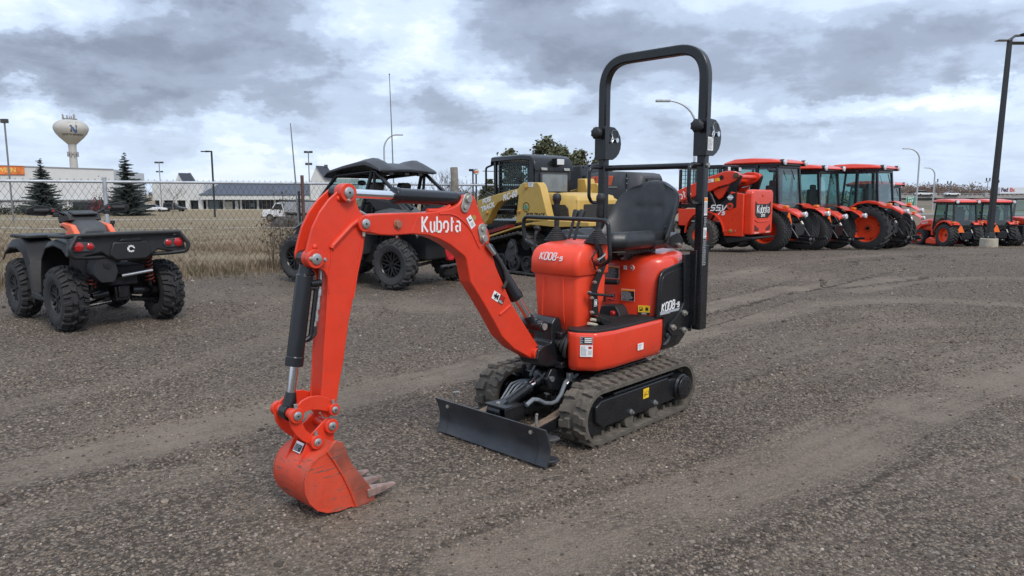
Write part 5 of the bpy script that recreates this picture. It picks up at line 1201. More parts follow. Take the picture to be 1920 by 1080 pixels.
    # fenders, left and right
    for s in (-1, 1):
        b = B()
        rp = [(3.131, 1.419)] and None
        def arch(x0, r, z0, a0, a1, n=10): return [(x0+r*math.cos(R(a)), z0+r*math.sin(R(a))) for a in np.linspace(a0, a1, n)]
        A = arch(ax0, .43, .40, 150, 22); P = [(x, max(z, .62)) for x, z in A]
        L = []
        for x, z in [(-.22, .86), (-.10, .93), (.14, .96), (.38, .92), (.52, .80), (.58, .62), (.62, .40), (.64, .30)]:
            L.append([(x, s*.30, z+.02), (x, s*.54, z), (x, s*.575, z-.06), (x, s*.56, z-.075), (x-.01, s*.545, z-.025), (x-.01, s*.30, z-.01)])
        b.loft(L); b.obj('rear_fender', mat('satin_grey', (.012, .0125, .014), .52, 0, .1, 8, dust=.04, spec=.3), root, bevel=.008)
        b = B(); L = []
        for x, z in [(.92, .30), (.96, .42), (1.03, .66), (1.16, .84), (1.35, .90), (1.60, .89), (1.78, .82), (1.88, .74)]:
            L.append([(x, s*.25, z+.04), (x, s*.53, z+.01), (x, s*.57, z-.08), (x, s*.555, z-.10), (x+.01, s*.54, z-.03), (x+.01, s*.25, z)])
        b.loft(L); b.obj('front_fender', MATS['satin_grey'], root, bevel=.008)
        b = B(); b.box((.76, s*.44, .29), (.40, .24, .03)); b.prism([(.58, .29), (.95, .29), (.95, .36), (.62, .33)], 'y', s*.54, s*.57); b.obj('footwell', BPLAS, root, bevel=.006)
    # front rack plates
    b = B(); b.box((1.45, .33, .94), (.55, .34, .035)); b.box((1.45, -.33, .94), (.55, .34, .035)); b.box((1.7, 0, .93), (.2, 1.0, .035)); b.obj('front_rack', BPLAS, root, bevel=.01)
    # seat and tank
    b = B(); L = []
    for x, w, z, zb in ((-.10, .14, .99, .9), (.0, .17, 1.01, .88), (.25, .17, .97, .85), (.48, .15, .955, .84), (.66, .13, .99, .84), (.78, .11, 1.03, .86)):
        L.append([(x, -w, zb), (x, -w, z-.05), (x, -w*.7, z), (x, 0, z+.012), (x, w*.7, z), (x, w, z-.05), (x, w, zb)])
    b.loft(L); b.obj('saddle', VINYL, root, sharp=60)
    b = B(); L = []
    for x, w, z, zb in ((.62, .15, 1.02, .86), (.72, .18, 1.10, .84), (.86, .17, 1.13, .84), (1.02, .15, 1.14, .84), (1.18, .10, 1.08, .84)):
        L.append([(x, -w*1.1, zb), (x, -w, z-.06), (x, -w*.6, z), (x, w*.6, z), (x, w, z-.06), (x, w*1.1, zb)])
    b.loft(L, smooth=False); tank = b.obj('tank_cover', GPLAS, root, bevel=.015)
    for s in (-1, 1):
        b = B(); P = [(.52, .93), (.60, 1.0), (.70, 1.075), (.95, 1.10), (1.05, 1.06), (.98, 1.03), (.82, 1.02), (.90, .96), (.80, .93), (.66, .955)]
        b.prism(P, 'y', s*.155, s*.215); b.obj('orange_side_panel', mat('orange_body', (.80, .13, .045), .35, 0, .05, coat=.2), root, bevel=.012)
        b = B(); b.prism([(.83, 1.03), (.93, 1.06), (1.0, 1.06), (.97, 1.035)], 'y', s*.20, s*.222); b.obj('side_intake', DARK, root, bevel=.003)
    b = B(); b.prism([(.86, 1.12), (.90, 1.19), (1.06, 1.22), (1.22, 1.15), (1.2, 1.08)], 'y', -.17, .17); b.box((.93, 0, 1.205), (.16, .26, .025), 0, (0, R(-12), 0)); b.obj('instrument_pod', BPLAS, root, bevel=.015)
    # handlebar
    b = B(); b.tube([(.98, .47, 1.235), (.985, .27, 1.235), (1.03, .14, 1.17), (1.05, 0, 1.15), (1.03, -.14, 1.17), (.985, -.27, 1.255), (.98, -.47, 1.262)], .014, 10, fil=.06); hb = b.obj('handlebar', BLACK, root)
    for s, z in ((1, 1.235), (-1, 1.26)):
        b = B(); b.cyl((.98, s*.33, z), (.98, s*.47, z), .021, n=14); b.obj('grip', RUBBER, hb)
        b = B(); b.box((.985, s*.285, z), (.07, .06, .055)); b.box((.96, s*.265, z-.05), (.05, .06, .05)); b.obj('switch_box', BPLAS, hb, bevel=.008)
        b = B(); b.box((.955, s*.29, z+.0), (.012, .02, .02)); b.obj('switch', REDP, hb)
        b = B(); b.tube([(1.0, s*.28, z-.02), (.985, s*.36, z-.055), (.99, s*.50, z-.045)], .007, 7); b.obj('brake_lever', BLACK, hb)
        b = B(); b.loft([[(1.03, s*.30, z+.045), (1.09, s*.30, z+.03), (1.09, s*.30, z-.05), (1.04, s*.30, z-.03)], [(1.03, s*.42, z+.062), (1.10, s*.42, z+.05), (1.10, s*.42, z-.06), (1.04, s*.42, z-.05)], [(.99, s*.535, z+.02), (1.03, s*.54, z+.015), (1.03, s*.54, z-.04), (1.0, s*.535, z-.035)]], smooth=False); b.obj('hand_guard', BPLAS, hb, bevel=.008)
    b = B(); b.rings([((.80, -.26, 1.0), .012), ((.80, -.26, 1.07), .012), ((.80, -.26, 1.075), .025), ((.80, -.26, 1.11), .025)], 12); b.obj('gear_knob', BPLAS, root)
    return root
atv = build_atv()

# ---------------------------------------------------------------- side-by-side
def build_sxs():
    cx, cy, th = FRAME_sxs
    root = thing('off_road_buggy', 'black off-road buggy with moulded roof and red tow plate behind the excavator arm', 'off-road buggy', (cx, cy, 0), th)
    KR = mat('buggy_tyre', (.030, .030, .031), .8, 0, .2, 12, dust=.45, dustcol=(.11, .10, .09), bump=.15, bs=60)
    ax0, ax1 = .17, 2.20
    for x in (ax0, ax1):
        for s in (1, -1): wheel(root, (x, s*.70, .385), .385, .26, .195, 'mud', 'spoke8', KR, mat('gloss_black_rim', (.012, .012, .013), .3, 0, .1), s)
    b = B(); b.box((1.2, 0, .50), (1.8, 1.1, .30)); b.box((.3, 0, .62), (.9, .7, .4)); b.box((2.1, 0, .65), (.7, .6, .5)); b.obj('chassis', DARK, root, bevel=.03)
    # body panels
    for s in (-1, 1):
        b = B(); L = []
        for x, z in ((-.32, .86), (-.22, 1.02), (.0, 1.17), (.25, 1.20), (.50, 1.16), (.66, 1.02), (.74, .80), (.78, .55)):
            L.append([(x, s*.42, z+.06), (x, s*.74, z), (x, s*.80, z-.05), (x, s*.79, z-.08), (x+.02, s*.72, z-.05), (x+.02, s*.42, z-.02)])
        b.loft(L); b.obj('rear_fender', GPLAS, root, bevel=.012)
        b = B(); L = []
        for x, z in ((1.70, .60), (1.74, .80), (1.84, .95), (2.0, 1.0), (2.2, .98), (2.36, .90)):
            L.append([(x, s*.40, z+.05), (x, s*.60, z), (x, s*.66, z-.05), (x, s*.65, z-.08), (x+.02, s*.60, z-.05), (x+.02, s*.40, z-.02)])
        b.loft(L); b.obj('front_fender', GPLAS, root, bevel=.012)
        b = B(); b.prism([(.80, .42), (1.86, .42), (1.84, .95), (1.70, 1.05), (1.0, 1.10), (.80, .95)], 'y', s*.70, s*.74); b.obj('door', BPLAS, root, bevel=.012)
        b = B(); b.prism([(.0, 1.17), (.55, 1.17), (.70, 1.32), (.62, 1.36), (.1, 1.28)], 'y', s*.55, s*.68); b.obj('bed_side', BPLAS, root, bevel=.015)
    b = B(); b.prism([(1.75, 1.05), (2.45, .95), (2.6, .70), (2.4, .6), (1.8, .7)], 'y', -.48, .48); b.prism([(1.55, 1.0), (1.80, 1.22), (1.95, 1.16), (1.95, .9)], 'y', -.66, .66); b.obj('hood', BPLAS, root, bevel=.03)
    b = B(); b.box((.25, 0, 1.10), (.80, 1.0, .05)); b.box((-.16, 0, 1.0), (.05, 1.1, .26)); b.obj('cargo_bed', BPLAS, root, bevel=.015)
    b = B(); b.prism([(.48, .98), (-.48, .98), (-.55, .85), (-.40, .78), (.40, .78), (.55, .85)], 'x', -.30, -.20); tail = b.obj('tail_panel', BPLAS, root, bevel=.02)
    for s in (-1, 1):
        b = B(); b.box((-.305, s*.42, .90), (.02, .16, .05)); b.obj('tail_light', LENSR, tail, bevel=.008)
    # suspension
    for s in (-1, 1):
        for p, q_, r in (((-.05, s*.12, .55), (ax0-.05, s*.60, .45), .022), ((-.05, s*.12, .38), (ax0-.05, s*.60, .30), .024), ((.9, s*.5, .42), (ax0, s*.60, .38), .035), ((2.0, s*.2, .35), (ax1, s*.6, .32), .022), ((2.4, s*.2, .35), (ax1, s*.6, .32), .022)):
            b = B(); b.tube([p, q_], r, 8); b.obj('suspension_arm', BLACK, root)
    for s in (-1, 1):
        b = B(); b.cyl((.35, s*.48, 1.02), (.20, s*.56, .48), .03, n=12, m=1); spring(b, (.35, s*.48, 1.0), (.22, s*.55, .58), .055, 7, .011); b.obj('shock_absorber', [mat('red_spring', (.45, .02, .015), .4, 0, .1), ZINC], root)
    b = B(); b.prism([(.08, .60), (.16, .58), (.14, .50), (.09, .42), (-.05, .42), (-.10, .50), (-.11, .58), (-.04, .60)], 'x', -.36, -.34); b.box((-.33, .02, .44), (.08, .10, .05)); b.obj('tow_plate', mat('red_plate', (.50, .012, .018), .4, 0, .1), root, bevel=.008)
    b = B(); b.tube([(-.3, .2, .33), (-.3, -.35, .33)], .02, 8); b.obj('skid_bar', BRASS if False else GPLAS, root)
    # seats
    for s in (1, -1):
        b = B(); L = []
        for z, w, x in ((.75, .22, 1.02), (.95, .25, .98), (1.20, .26, .92), (1.36, .22, .88), (1.40, .14, .87), (1.44, .13, .87), (1.56, .135, .85), (1.60, .09, .85)):
            L.append([(x, -w+s*.33, z), (x+.07, -w*.6+s*.33, z), (x+.07, w*.6+s*.33, z), (x, w+s*.33, z), (x-.08, w*.9+s*.33, z), (x-.08, -w*.9+s*.33, z)])
        b.loft(L); b.box((1.22, s*.33, .72), (.5, .48, .14)); b.obj('seat', VINYL, root, bevel=.02, sharp=60)
    # roll cage
    b = B()
    rl = .030
    for s in (-1, 1):
        b.tube([(2.0, s*.62, 1.12), (1.42, s*.60, 1.70), (.62, s*.58, 1.76), (.56, s*.58, 1.72)], rl, 10, fil=.10)
        b.tube([(.92, s*.66, 1.0), (.68, s*.60, 1.74)], rl, 10); b.tube([(.70, s*.60, 1.0), (.62, s*.60, 1.74)], rl*.8, 10)
        b.tube([(.58, s*.60, 1.73), (-.10, s*.62, 1.20)], rl, 10)
    b.tube([(.60, .58, 1.74), (.60, -.58, 1.74)], rl, 10); b.tube([(1.42, .60, 1.70), (1.42, -.60, 1.70)], rl, 10); b.tube([(.84, .62, 1.30), (.84, -.62, 1.30)], rl, 10)
    b.tube([(.64, .55, 1.72), (.82, -.55, 1.2)], rl*.8, 8)
    cage = b.obj('roll_cage', BLACK, root)
    # moulded roof with two raised side bulges
    b = B(); L = []
    for x, z, k in ((1.60, 1.66, .0), (1.52, 1.72, .15), (1.20, 1.78, .5), (.90, 1.82, .9), (.74, 1.83, 1.0), (.60, 1.79, .8), (.47, 1.745, .25), (.44, 1.73, .0)):
        g = .085*k; z += .05
        L.append([(x, -.70, z-.035), (x, -.69, z+g*.35), (x-.02, -.52, z+g), (x-.02, -.40, z+g*.95), (x, -.26, z+.015), (x, 0, z+.02), (x, .26, z+.015), (x-.02, .40, z+g*.95), (x-.02, .52, z+g), (x, .69, z+g*.35), (x, .70, z-.035), (x, .60, z-.05), (x, 0, z-.03), (x, -.60, z-.05)])
    b.loft(L, smooth=False); b.obj('roof', mat('roof_plastic', (.035, .037, .042), .48, 0, .1, 8, bump=.06, bs=200), root, bevel=.012)
    for y in (.42, -.28, .05):
        b = B(); b.box((.47, y, 1.725), (.05, .10, .05)); b.obj('roof_clamp', BPLAS, root, bevel=.01)
    b = B(); b.quad((1.95, .58, 1.16), (1.95, -.58, 1.16), (1.46, -.56, 1.66), (1.46, .56, 1.66)); b.obj('windscreen', GLASS, root)
    b = B(); b.tube([(1.45, .33, 1.20), (1.75, .33, 1.05)], .02, 8); b.lathe([(.155, 0), (.17, .015), (.185, 0), (.17, -.015)], (1.45, .33, 1.20), (1, 0, -.5), 24, closed=True); b.obj('steering_wheel', BPLAS, root)
    b = B(); b.sphere((1.45, 0, 1.60), .05, 10, sc=(.5, 2.0, .9)); b.obj('mirror', GPLAS, root)
    return root
sxs = build_sxs()
# ---------------------------------------------------------------- yellow track loader
def build_rc():
    cx, cy, th = FRAME_rc
    root = thing('track_loader', 'tan yellow track loader with black mesh-sided cab and POSI TRACK lettering', 'track loader', (cx, cy, 0), th)
    prof = [(p.x, p.y) for p in fillet([Vector((a, b, 0)) for a, b in [(.15, .03), (2.15, .03), (2.38, .12), (2.36, .34), (2.15, .44), (1.40, .60), (.62, .76), (.36, .70), (.02, .18)]], .16, 5, True)]
    for s in (1, -1):
        y0, y1 = (.42, .84) if s > 0 else (-.84, -.42)
        rubber_belt(y0, y1, prof, .03, 46, .10, root, mat('loader_track', (.050, .048, .045), .8, 0, .2, 8, dust=.5, dustcol=(.12, .105, .09)), inner=True, rows=1)
        b = B(); b.prism([(.30, .20), (2.15, .20), (2.1, .34), (.65, .55), (.45, .55)], 'y', s*.50, s*.56); fr = b.obj('track_frame', DARK, root, bevel=.01)
        for x in (.42, .78, 1.14, 1.5, 1.86):
            b = B(); b.rings([((x, s*.50, .20), .15), ((x, s*.80, .20), .15), ((x, s*.80, .20), .12), ((x, s*.77, .20), .115), ((x, s*.77, .20), .05), ((x, s*.82, .20), .05)], 20); b.obj('roller', mat('roller_rubber', (.028, .029, .031), .6, 0, .1), fr, bevel=.004)
        b = B(); P = [(3.162, 1.826)] if False else [(.78, .62), (.86, .63), (.92, .56), (1.02, .36), (1.0, .26), (.88, .20), (.76, .26), (.72, .40), (.74, .52)]
        b.prism(P, 'y', s*.74, s*.80, fil=.04); b.cyl((.84, s*.80, .52), (.84, s*.83, .52), .06, n=16); b.obj('drive_cover', mat('dusty_grey', (.06, .062, .066), .6, 0, .2, 10, dust=.3), fr, bevel=.006)
        b = B(); b.rings([((.46, s*.50, .58), .13), ((.46, s*.78, .58), .13)], 20); b.obj('drive_sprocket', DARK, fr)
    # chassis and yellow lower strip
    b = B(); b.box((.9, 0, .66), (2.3, .82, .55)); b.box((-.25, 0, .74), (.5, 1.0, .32)); b.obj('chassis', BLACK, root, bevel=.02)
    b = B(); P = [(1.5, 0.6589), (0.4315, 0.9165), (-0.1632, 0.9855), (-1.053, 0.9755), (-1.054, 0.9128), (-0.2982, 0.8753), (0.323, 0.8962), (0.7655, 0.8086), (1.5, 0.6179)]; b.prism(P, 'y', .44, .80); b.obj('side_sill', YPAINT, root, bevel=.008)
    P = [(1.771, 0.7318), (1.155, 0.8642), (1.155, 0.8063), (1.75, 0.6673)]; b = B(); b.prism(P, 'y', .45, .62); b.obj('red_step', mat('red_step', (.30, .03, .03), .5, 0, .15), root, bevel=.004)
    # loader arms (both sides) and rear towers
    arm = [(1.861, 1.292), (1.231, 1.42), (0.6538, 1.516), (0.5873, 1.586), (0.5251, 1.614), (0.1506, 1.614), (0.0807, 1.546), (-0.0248, 1.259), (-0.1297, 0.9616), (0.3954, 0.9652), (0.7202, 0.9076), (0.6461, 1.401), (0.9567, 1.342), (1.212, 1.266), (1.394, 1.119), (1.498, 0.9649), (1.603, 0.8597), (1.77, 1.061)]
    for s in (1, -1):
        b = B(); b.prism(arm, 'y', s*.64, s*.80); a = b.obj('lift_arm', YPAINT, root, bevel=.012)
        if s > 0:
            (x, z), = [(0.4399, 1.195)]; b = B(); b.rings([((x, .79, z), .085), ((x, .803, z), .085), ((x, .803, z), .075), ((x, .77, z), .07)], 22, 1); b.cyl((x, .77, z), (x, .81, z), .045, n=16, m=2); b.obj('pivot_pin', [YPAINT, DARK, mat('green_cap', (.10, .30, .22), .5)], a)
            for t in ("z8 487,350", "z8 437,525", "z8 205,535"):
                (x, z), = {"z8 487,350": [(0.4449, 1.538)], "z8 437,525": [(0.627, 1.12)], "z8 205,535": [(1.538, 1.078)]}[t]
                b = B(); b.rings([((x, .798, z), .04), ((x, .825, z), .038), ((x, .825, z), .02), ((x, .835, z), .018)], 14); b.obj('pivot_pin', BRASS, a)
            p = [(1.533, 1.269), (0.8798, 1.415), (1.658, 1.229), (1.409, 1.295)]; xd = Vector((p[3][0]-p[2][0], 0, p[3][1]-p[2][1]))
            lettering('POSI\nTRACK', .125, (p[0][0], .803, p[0][1]-.03), xd, (0, 0, 1), WHITE, a, bold=.006, shear=.1)
            lettering('RC-60', .15, (p[1][0], .803, p[1][1]-.03), Vector((-1, 0, .22)), (0, 0, 1), WHITE, a, bold=.006, shear=.25)
            (x, z), = [(0.1995, 1.067)]; lettering('POSI-TRACK', .085, (x, .803, z), (-1, 0, 0), (0, 0, 1), BLPRINT, a, bold=.002, shear=.2)
            q = [(0.3802, 1.579), (0.2556, 1.578)]; label_plate(a, (q[0][0]*.5+q[1][0]*.5, .802, q[0][1]), (-1, 0, 0), (0, 0, 1), .13, .08, [(0, 0, 1, 1, WHITE)]+textlines(.1, .1, .9, .9, 4, GRPRINT, 3), 'sticker')
    q = [(1.773, 1.096), (1.004, 1.097)]; b = B(); b.cyl((q[0][0], .55, q[0][1]), (q[1][0], .55, q[1][1]), .055, n=16); b.obj('lift_cylinder', BLACK, root)
    b = B(); b.box((2.25, 0, .55), (.12, 1.5, .5)); b.obj('quick_coupler', BLACK, root, bevel=.02)
    # cab
    x0, x1, w, z0, z1 = .66, 1.78, .45, 1.12, 2.06
    b = B()
    for s in (1, -1):
        b.box((x1-.03, s*(w-.03), (z0+z1)/2), (.06, .06, z1-z0)); b.box((x0+.05, s*(w-.03), (z0+z1)/2), (.12, .06, z1-z0))
        b.box(((x0+x1)/2, s*(w-.03), z0+.05), (x1-x0-.13, .058, .1)); b.box((1.62, s*(w-.03), (z0+z1)/2), (.05, .055, z1-z0-.05))
    cab = b.obj('cab', BLACK, root, bevel=.008)
    b = B(); L = []
    for x, z in ((x1+.06, z1+.0), (x1+.04, z1+.06), (.95, z1+.075), (.72, z1+.05), (.62, z1-.02), (.58, z1-.14)):
        L.append([(x, w+.03, z-.10), (x, w+.02, z-.02), (x, w-.06, z), (x, -w+.06, z), (x, -w-.02, z-.02), (x, -w-.03, z-.10)])
    b.loft(L, closed=True); b.obj('cab_roof', BLACK, cab, bevel=.01, sharp=50)
    for s in (1, -1):
        b = B(); n = 15
        for k in range(n): x = .74+.86*k/(n-1); b.box((x, s*(w-.01), 1.62), (.010, .010, .84))
        for k in range(13): b.box((1.17, s*(w-.008), 1.22+.80*k/12), (.90, .010, .010))
        o = b.obj('window_mesh', BLACK, cab); o['kind'] = 'stuff'
        b = B(); b.quad((.72, s*(w-.05), 1.2), (1.6, s*(w-.05), 1.2), (1.6, s*(w-.05), 2.0), (.72, s*(w-.05), 2.0)); b.obj('side_window', GLASS, cab)
    b = B(); b.prism([(w-.0, 1.06), (w-.02, 1.98), (-w+.02, 1.98), (-w, 1.06)], 'x', .60, .66); rear = b.obj('rear_panel', BLACK, cab, bevel=.03)
    b = B(); b.prism([(.33, 1.24), (.34, 1.80), (-.34, 1.80), (-.33, 1.24)], 'x', .575, .605, fil=.05); b.obj('window_frame', GPLAS, cab, bevel=.004)
    b = B(); b.prism([(.30, 1.27), (.31, 1.77), (-.31, 1.77), (-.30, 1.27)], 'x', .566, .576, fil=.04); b.obj('rear_window', mat('dusty_glass', (.16, .18, .19), .12, 0, .3, 3, dust=.3, coat=.5), cab)
    b = B(); b.box((.54, -.05, 1.99), (.12, .20, .13)); b.box((.475, -.05, 1.99), (.01, .17, .10), 1); b.obj('work_lamp', [BLACK, LENSW], cab, bevel=.01)
    for y in (.26, -.30):
        b = B(); b.box((.57, y, 1.86), (.02, .14, .05), 0, (0, .3, 0)); b.obj('window_latch', ZINC, cab, bevel=.004)
    b = B(); b.tube([(1.82, .40, 1.98), (2.05, .42, 1.92), (2.05, .42, 1.45), (1.82, .40, 1.38)], .02, 8, fil=.06); b.obj('grab_handle', BLACK, cab)
    b = B(); b.box((1.15, 0, 1.25), (.4, .5, .5)); b.box((.95, 0, 1.55), (.12, .45, .5)); b.obj('operator_seat', DARK, cab, bevel=.04)
    # engine hood
    b = B(); L = []
    for x, w2, z in ((.58, .52, 1.44), (.2, .54, 1.45), (-.2, .54, 1.43), (-.42, .52, 1.40), (-.50, .48, 1.34), (-.50, .48, .90), (-.48, .5, .88)):
        zb = .88
        L.append([(x, w2, zb), (x, w2, z-.10), (x, w2-.06, z), (x, -w2+.06, z), (x, -w2, z-.10), (x, -w2, zb)])
    b.loft(L[:5], smooth=False); b.prism([(.5, .88), (.49, 1.34), (-.49, 1.34), (-.5, .88)], 'x', -.51, -.42); hood = b.obj('engine_hood', YPAINT, root, bevel=.03)
    b = B(); b.prism([(.30, 1.24), (-.25, 1.24), (-.32, 1.18), (-.36, .95), (.20, .95)], 'y', .525, .55, fil=.04); b.obj('side_grille', mat('grille_mesh', (.03, .028, .025), .7, 0, .4, 60, bump=.6, bs=150), hood, bevel=.004)
    b = B(); b.prism([(.36, .96), (.36, 1.25), (-.40, 1.25), (-.40, .96)], 'x', -.53, -.50, fil=.03); b.obj('rear_grille', MATS['grille_mesh'], hood, bevel=.004)
    b = B(); b.box((.2, .38, 1.455), (.5, .16, .015)); b.obj('hood_vent', DARK, hood); b = B(); b.prism([(.46, .3), (.30, .62), (.25, .62), (.36, .35)], 'z', 1.435, 1.455); b.obj('white_mark', WHITE, hood)
    b = B(); b.prism([(.55, 1.4), (.55, 1.70), (.35, 1.70), (.25, 1.4)], 'y', -.8, -.55); b.obj('far_tower', YPAINT, root, bevel=.02)
    for s in (.5, -.5):
        b = B(); b.box((-.53, s*.6, .82), (.02, .3, .12)); b.obj('rear_bumper', BLACK, root, bevel=.01)
    return root
build_rc()

# ---------------------------------------------------------------- orange wheeled skid-steer loader
def build_ssv():
    cx, cy, th = FRAME_ssv
    root = thing('skid_steer_loader', 'orange wheeled skid-steer loader marked SSV 75 behind the roll bar', 'skid-steer loader', (cx, cy, 0), th)
    DT = mat('dusty_tyre', (.042, .040, .037), .85, 0, .2, 10, dust=.75, dustcol=(.13, .115, .095), bump=.1)
    for x in (0, 1.08):
        for s in (1, -1): wheel(root, (x, s*.72, .405), .405, .30, .215, 'skid', 'dish', DT, ORANGE, s)
    b = B(); b.box((.35, 0, .50), (2.1, .95, .44)); b.prism([(-.95, .44), (-.6, .20), (-.3, .18), (.3, .25), (.3, .5)], 'y', -.55, .55); b.obj('chassis', BLACK, root, bevel=.02)
    # side body with wheel arch
    for s in (1, -1):
        b = B()
        arch = [(.52*math.cos(R(a)), .44+.52*math.sin(R(a))) for a in np.linspace(0, 178, 14)]
        P = [(-.52, .40), (-1.0, .40), (-1.0, 1.42), (-.86, 1.50), (-.72, 1.50), (-.66, 1.30), (-.30, 1.06), (.60, 1.00), (1.5, .92), (1.6, .66), (.55, .66)]
        P = [(-.52, .40), (-1.0, .40), (-1.0, 1.42), (-.66, 1.48), (-.62, 1.30), (-.25, 1.08), (.75, 1.04), (.75, .62), (.50, .62), (.46, .72), (.36, .86), (.18, .95), (0, .98), (-.2, .94), (-.36, .84), (-.47, .68), (-.51, .50)]
        b.prism(P, 'y', s*.50, s*.66); bd = b.obj('side_body', ORANGE, root, bevel=.012)
        if s > 0:
            b = B(); pts = [(-.34, 1.14), (-.62, 1.34), (-.66, 1.42), (-.82, 1.46), (-.82, 1.10), (-.26, .95), (-.05, 1.00), (-.10, 1.06)]
            b.prism(pts, 'y', .655, .664); b.obj('black_decal', BLPRINT, bd)
            strokes('SSV', .125, (-.34, .667, 1.085), (-1, 0, .03), (0, 0, 1), WHITE, bd, shear=.3, wt=.12, gap=.22, width=.40); strokes('75', .10, (-.42, .667, .965), (-1, 0, .03), (0, 0, 1), WHITE, bd, shear=.3, wt=.12, width=.19)
            b = B(); b.rings([((-.66, .65, 1.13), .085), ((-.66, .675, 1.13), .08), ((-.66, .675, 1.13), .045), ((-.66, .66, 1.13), .04)], 20); b.obj('pivot_boss', [ORANGE], bd)
            b = B(); b.cyl((-.66, .665, 1.13), (-.66, .676, 1.13), .045, n=16); b.obj('pivot_pin', mat('rusty_pin', (.10, .07, .05), .6, .4, .2), bd)
            b = B(); b.prism(circ(-.66, 1.34, .07, 20), 'y', .664, .668); b.obj('emblem', GRPRINT, bd)
            b = B(); b.prism([(-.57, 1.34), (-.61, 1.36), (-.71, 1.36), (-.75, 1.34), (-.71, 1.32), (-.61, 1.32)], 'y', .668, .671); b.obj('emblem_wing', WHITE, bd)
            for x in (-.62, -.78):
                pass
            b = B(); b.rings([((-.70, .65, .53), .045), ((-.70, .675, .53), .045), ((-.70, .675, .53), .03), ((-.70, .68, .53), .02)], 14); b.obj('tie_down', BRASS, bd)
            for x in (-.58, -.82):
                b = B(); b.cyl((x, .655, .53), (x, .672, .53), .018, n=8); b.obj('bolt', ZINC, bd)
            b = B(); P = [(.53*math.cos(R(a)), .44+.56*math.sin(R(a))) for a in np.linspace(0, 175, 14)]; b.tube([(x, .67, z) for x, z in P], (lambda t: (.03, .012)), sq=(0, 1, 0)); b.obj('wheel_arch', ORANGE, bd)
    # radiator opening under the arm
    b = B(); b.box((-.25, 0, 1.22), (.9, 1.0, .5)); gr = b.obj('engine_bay', DARK, root)
    # rear door
    b = B(); P = [(.60, .44), (.60, 1.46), (.52, 1.53), (-.52, 1.53), (-.60, 1.46), (-.60, .44)]
    b.prism(P, 'x', -1.20, -.985); door = b.obj('rear_door', ORANGE, root, bevel=.04)
    b = B(); P = [(.40, 1.20), (.48, 1.25), (.40, 1.16), (.42, .92), (.28, .83), (-.28, .83), (-.42, .92), (-.45, 1.22)]
    P = [(.44, 1.24), (.30, 1.18), (-.30, 1.18), (-.44, 1.24), (-.44, .93), (-.30, .84), (.30, .84), (.44, .93)]
    b.prism(P, 'x', -1.207, -1.19); b.obj('black_decal', BLPRINT, door)
    strokes('Kubota', .19, (-1.21, 0, 1.06), (0, -1, 0), (0, 0, 1), WHITE, door, wt=.075, gap=.18, width=.70); lettering('SSV75', .09, (-1.21, 0, .895), (0, -1, 0), (0, 0, 1), WHITE, door, bold=.003)
    b = B(); b.rings([((-1.19, .02, 1.40), .05), ((-1.215, .02, 1.40), .045)], 14); b.obj('door_latch', mat('latch_orange', (.72, .10, .05), .5), door)
    b = B(); b.tube([(-1.205, .45, .80), (-1.205, .30, .75), (-1.205, -.30, .75), (-1.205, -.45, .80)], .012, 6); b.obj('door_crease', ORANGE, door)
    for s in (1, -1):
        b = B(); b.prism([(s*.44, .68), (s*.20, .58), (s*.22, .52), (s*.44, .54)], 'x', -1.208, -1.19); b.obj('tail_light', mat('dark_lens', (.10, .012, .012), .2, 0, .1, coat=.5), door); b = B(); b.box((-1.205, s*.33, .485), (.012, .26, .03)); b.obj('reflector', mat('pink_reflector', (.80, .35, .30), .4), door)
    b = B(); b.prism([(-.98, .40), (-1.25, .38), (-1.25, .35), (-.6, .22), (-.5, .36)], 'y', -.62, .62); b.obj('rear_bumper', BPLAS, root, bevel=.008)
    # lift arms
    for s in (1, -1):
        b = B(); P = [(-.87, 1.84), (-.84, 1.92), (-.70, 1.97), (-.52, 1.98), (-.1, 1.85), (.4, 1.66), (.85, 1.48), (1.5, 1.20), (1.9, .85), (2.0, .45), (1.85, .4), (1.70, .75), (1.4, .98), (.85, 1.18), (.3, 1.36), (-.15, 1.50), (-.35, 1.60), (-.62, 1.66), (-.78, 1.74)]
        b.prism(P, 'y', s*.52, s*.68, fil=.03); a = b.obj('lift_arm', ORANGE, root, bevel=.015)
        b = B(); b.rings([((-.79, s*.66, 1.86), .075), ((-.79, s*.70, 1.86), .07), ((-.79, s*.70, 1.86), .04), ((-.79, s*.71, 1.86), .035)], 18); b.obj('pivot_pin', mat('rusty_pin', (.1, .07, .05)), a)
        b = B(); b.prism([(-.90, 1.86), (-.76, 1.92), (-.56, 1.48), (-.66, 1.30), (-.78, 1.44)], 'y', s*.54, s*.64); b.obj('arm_link', BLACK, root, bevel=.01)
        b = B(); b.cyl((-.05, s*.60, 1.52), (-.30, s*.60, 1.0), .055, n=16); b.obj('lift_cylinder', BLACK, root)
        b = B(); b.prism([(-.15, 1.52), (-.60, 1.64), (-.42, 1.34), (-.32, 1.28), (-.2, 1.40)], 'y', s*.53, s*.60); b.obj('arm_gusset', ORANGE, root, bevel=.02)
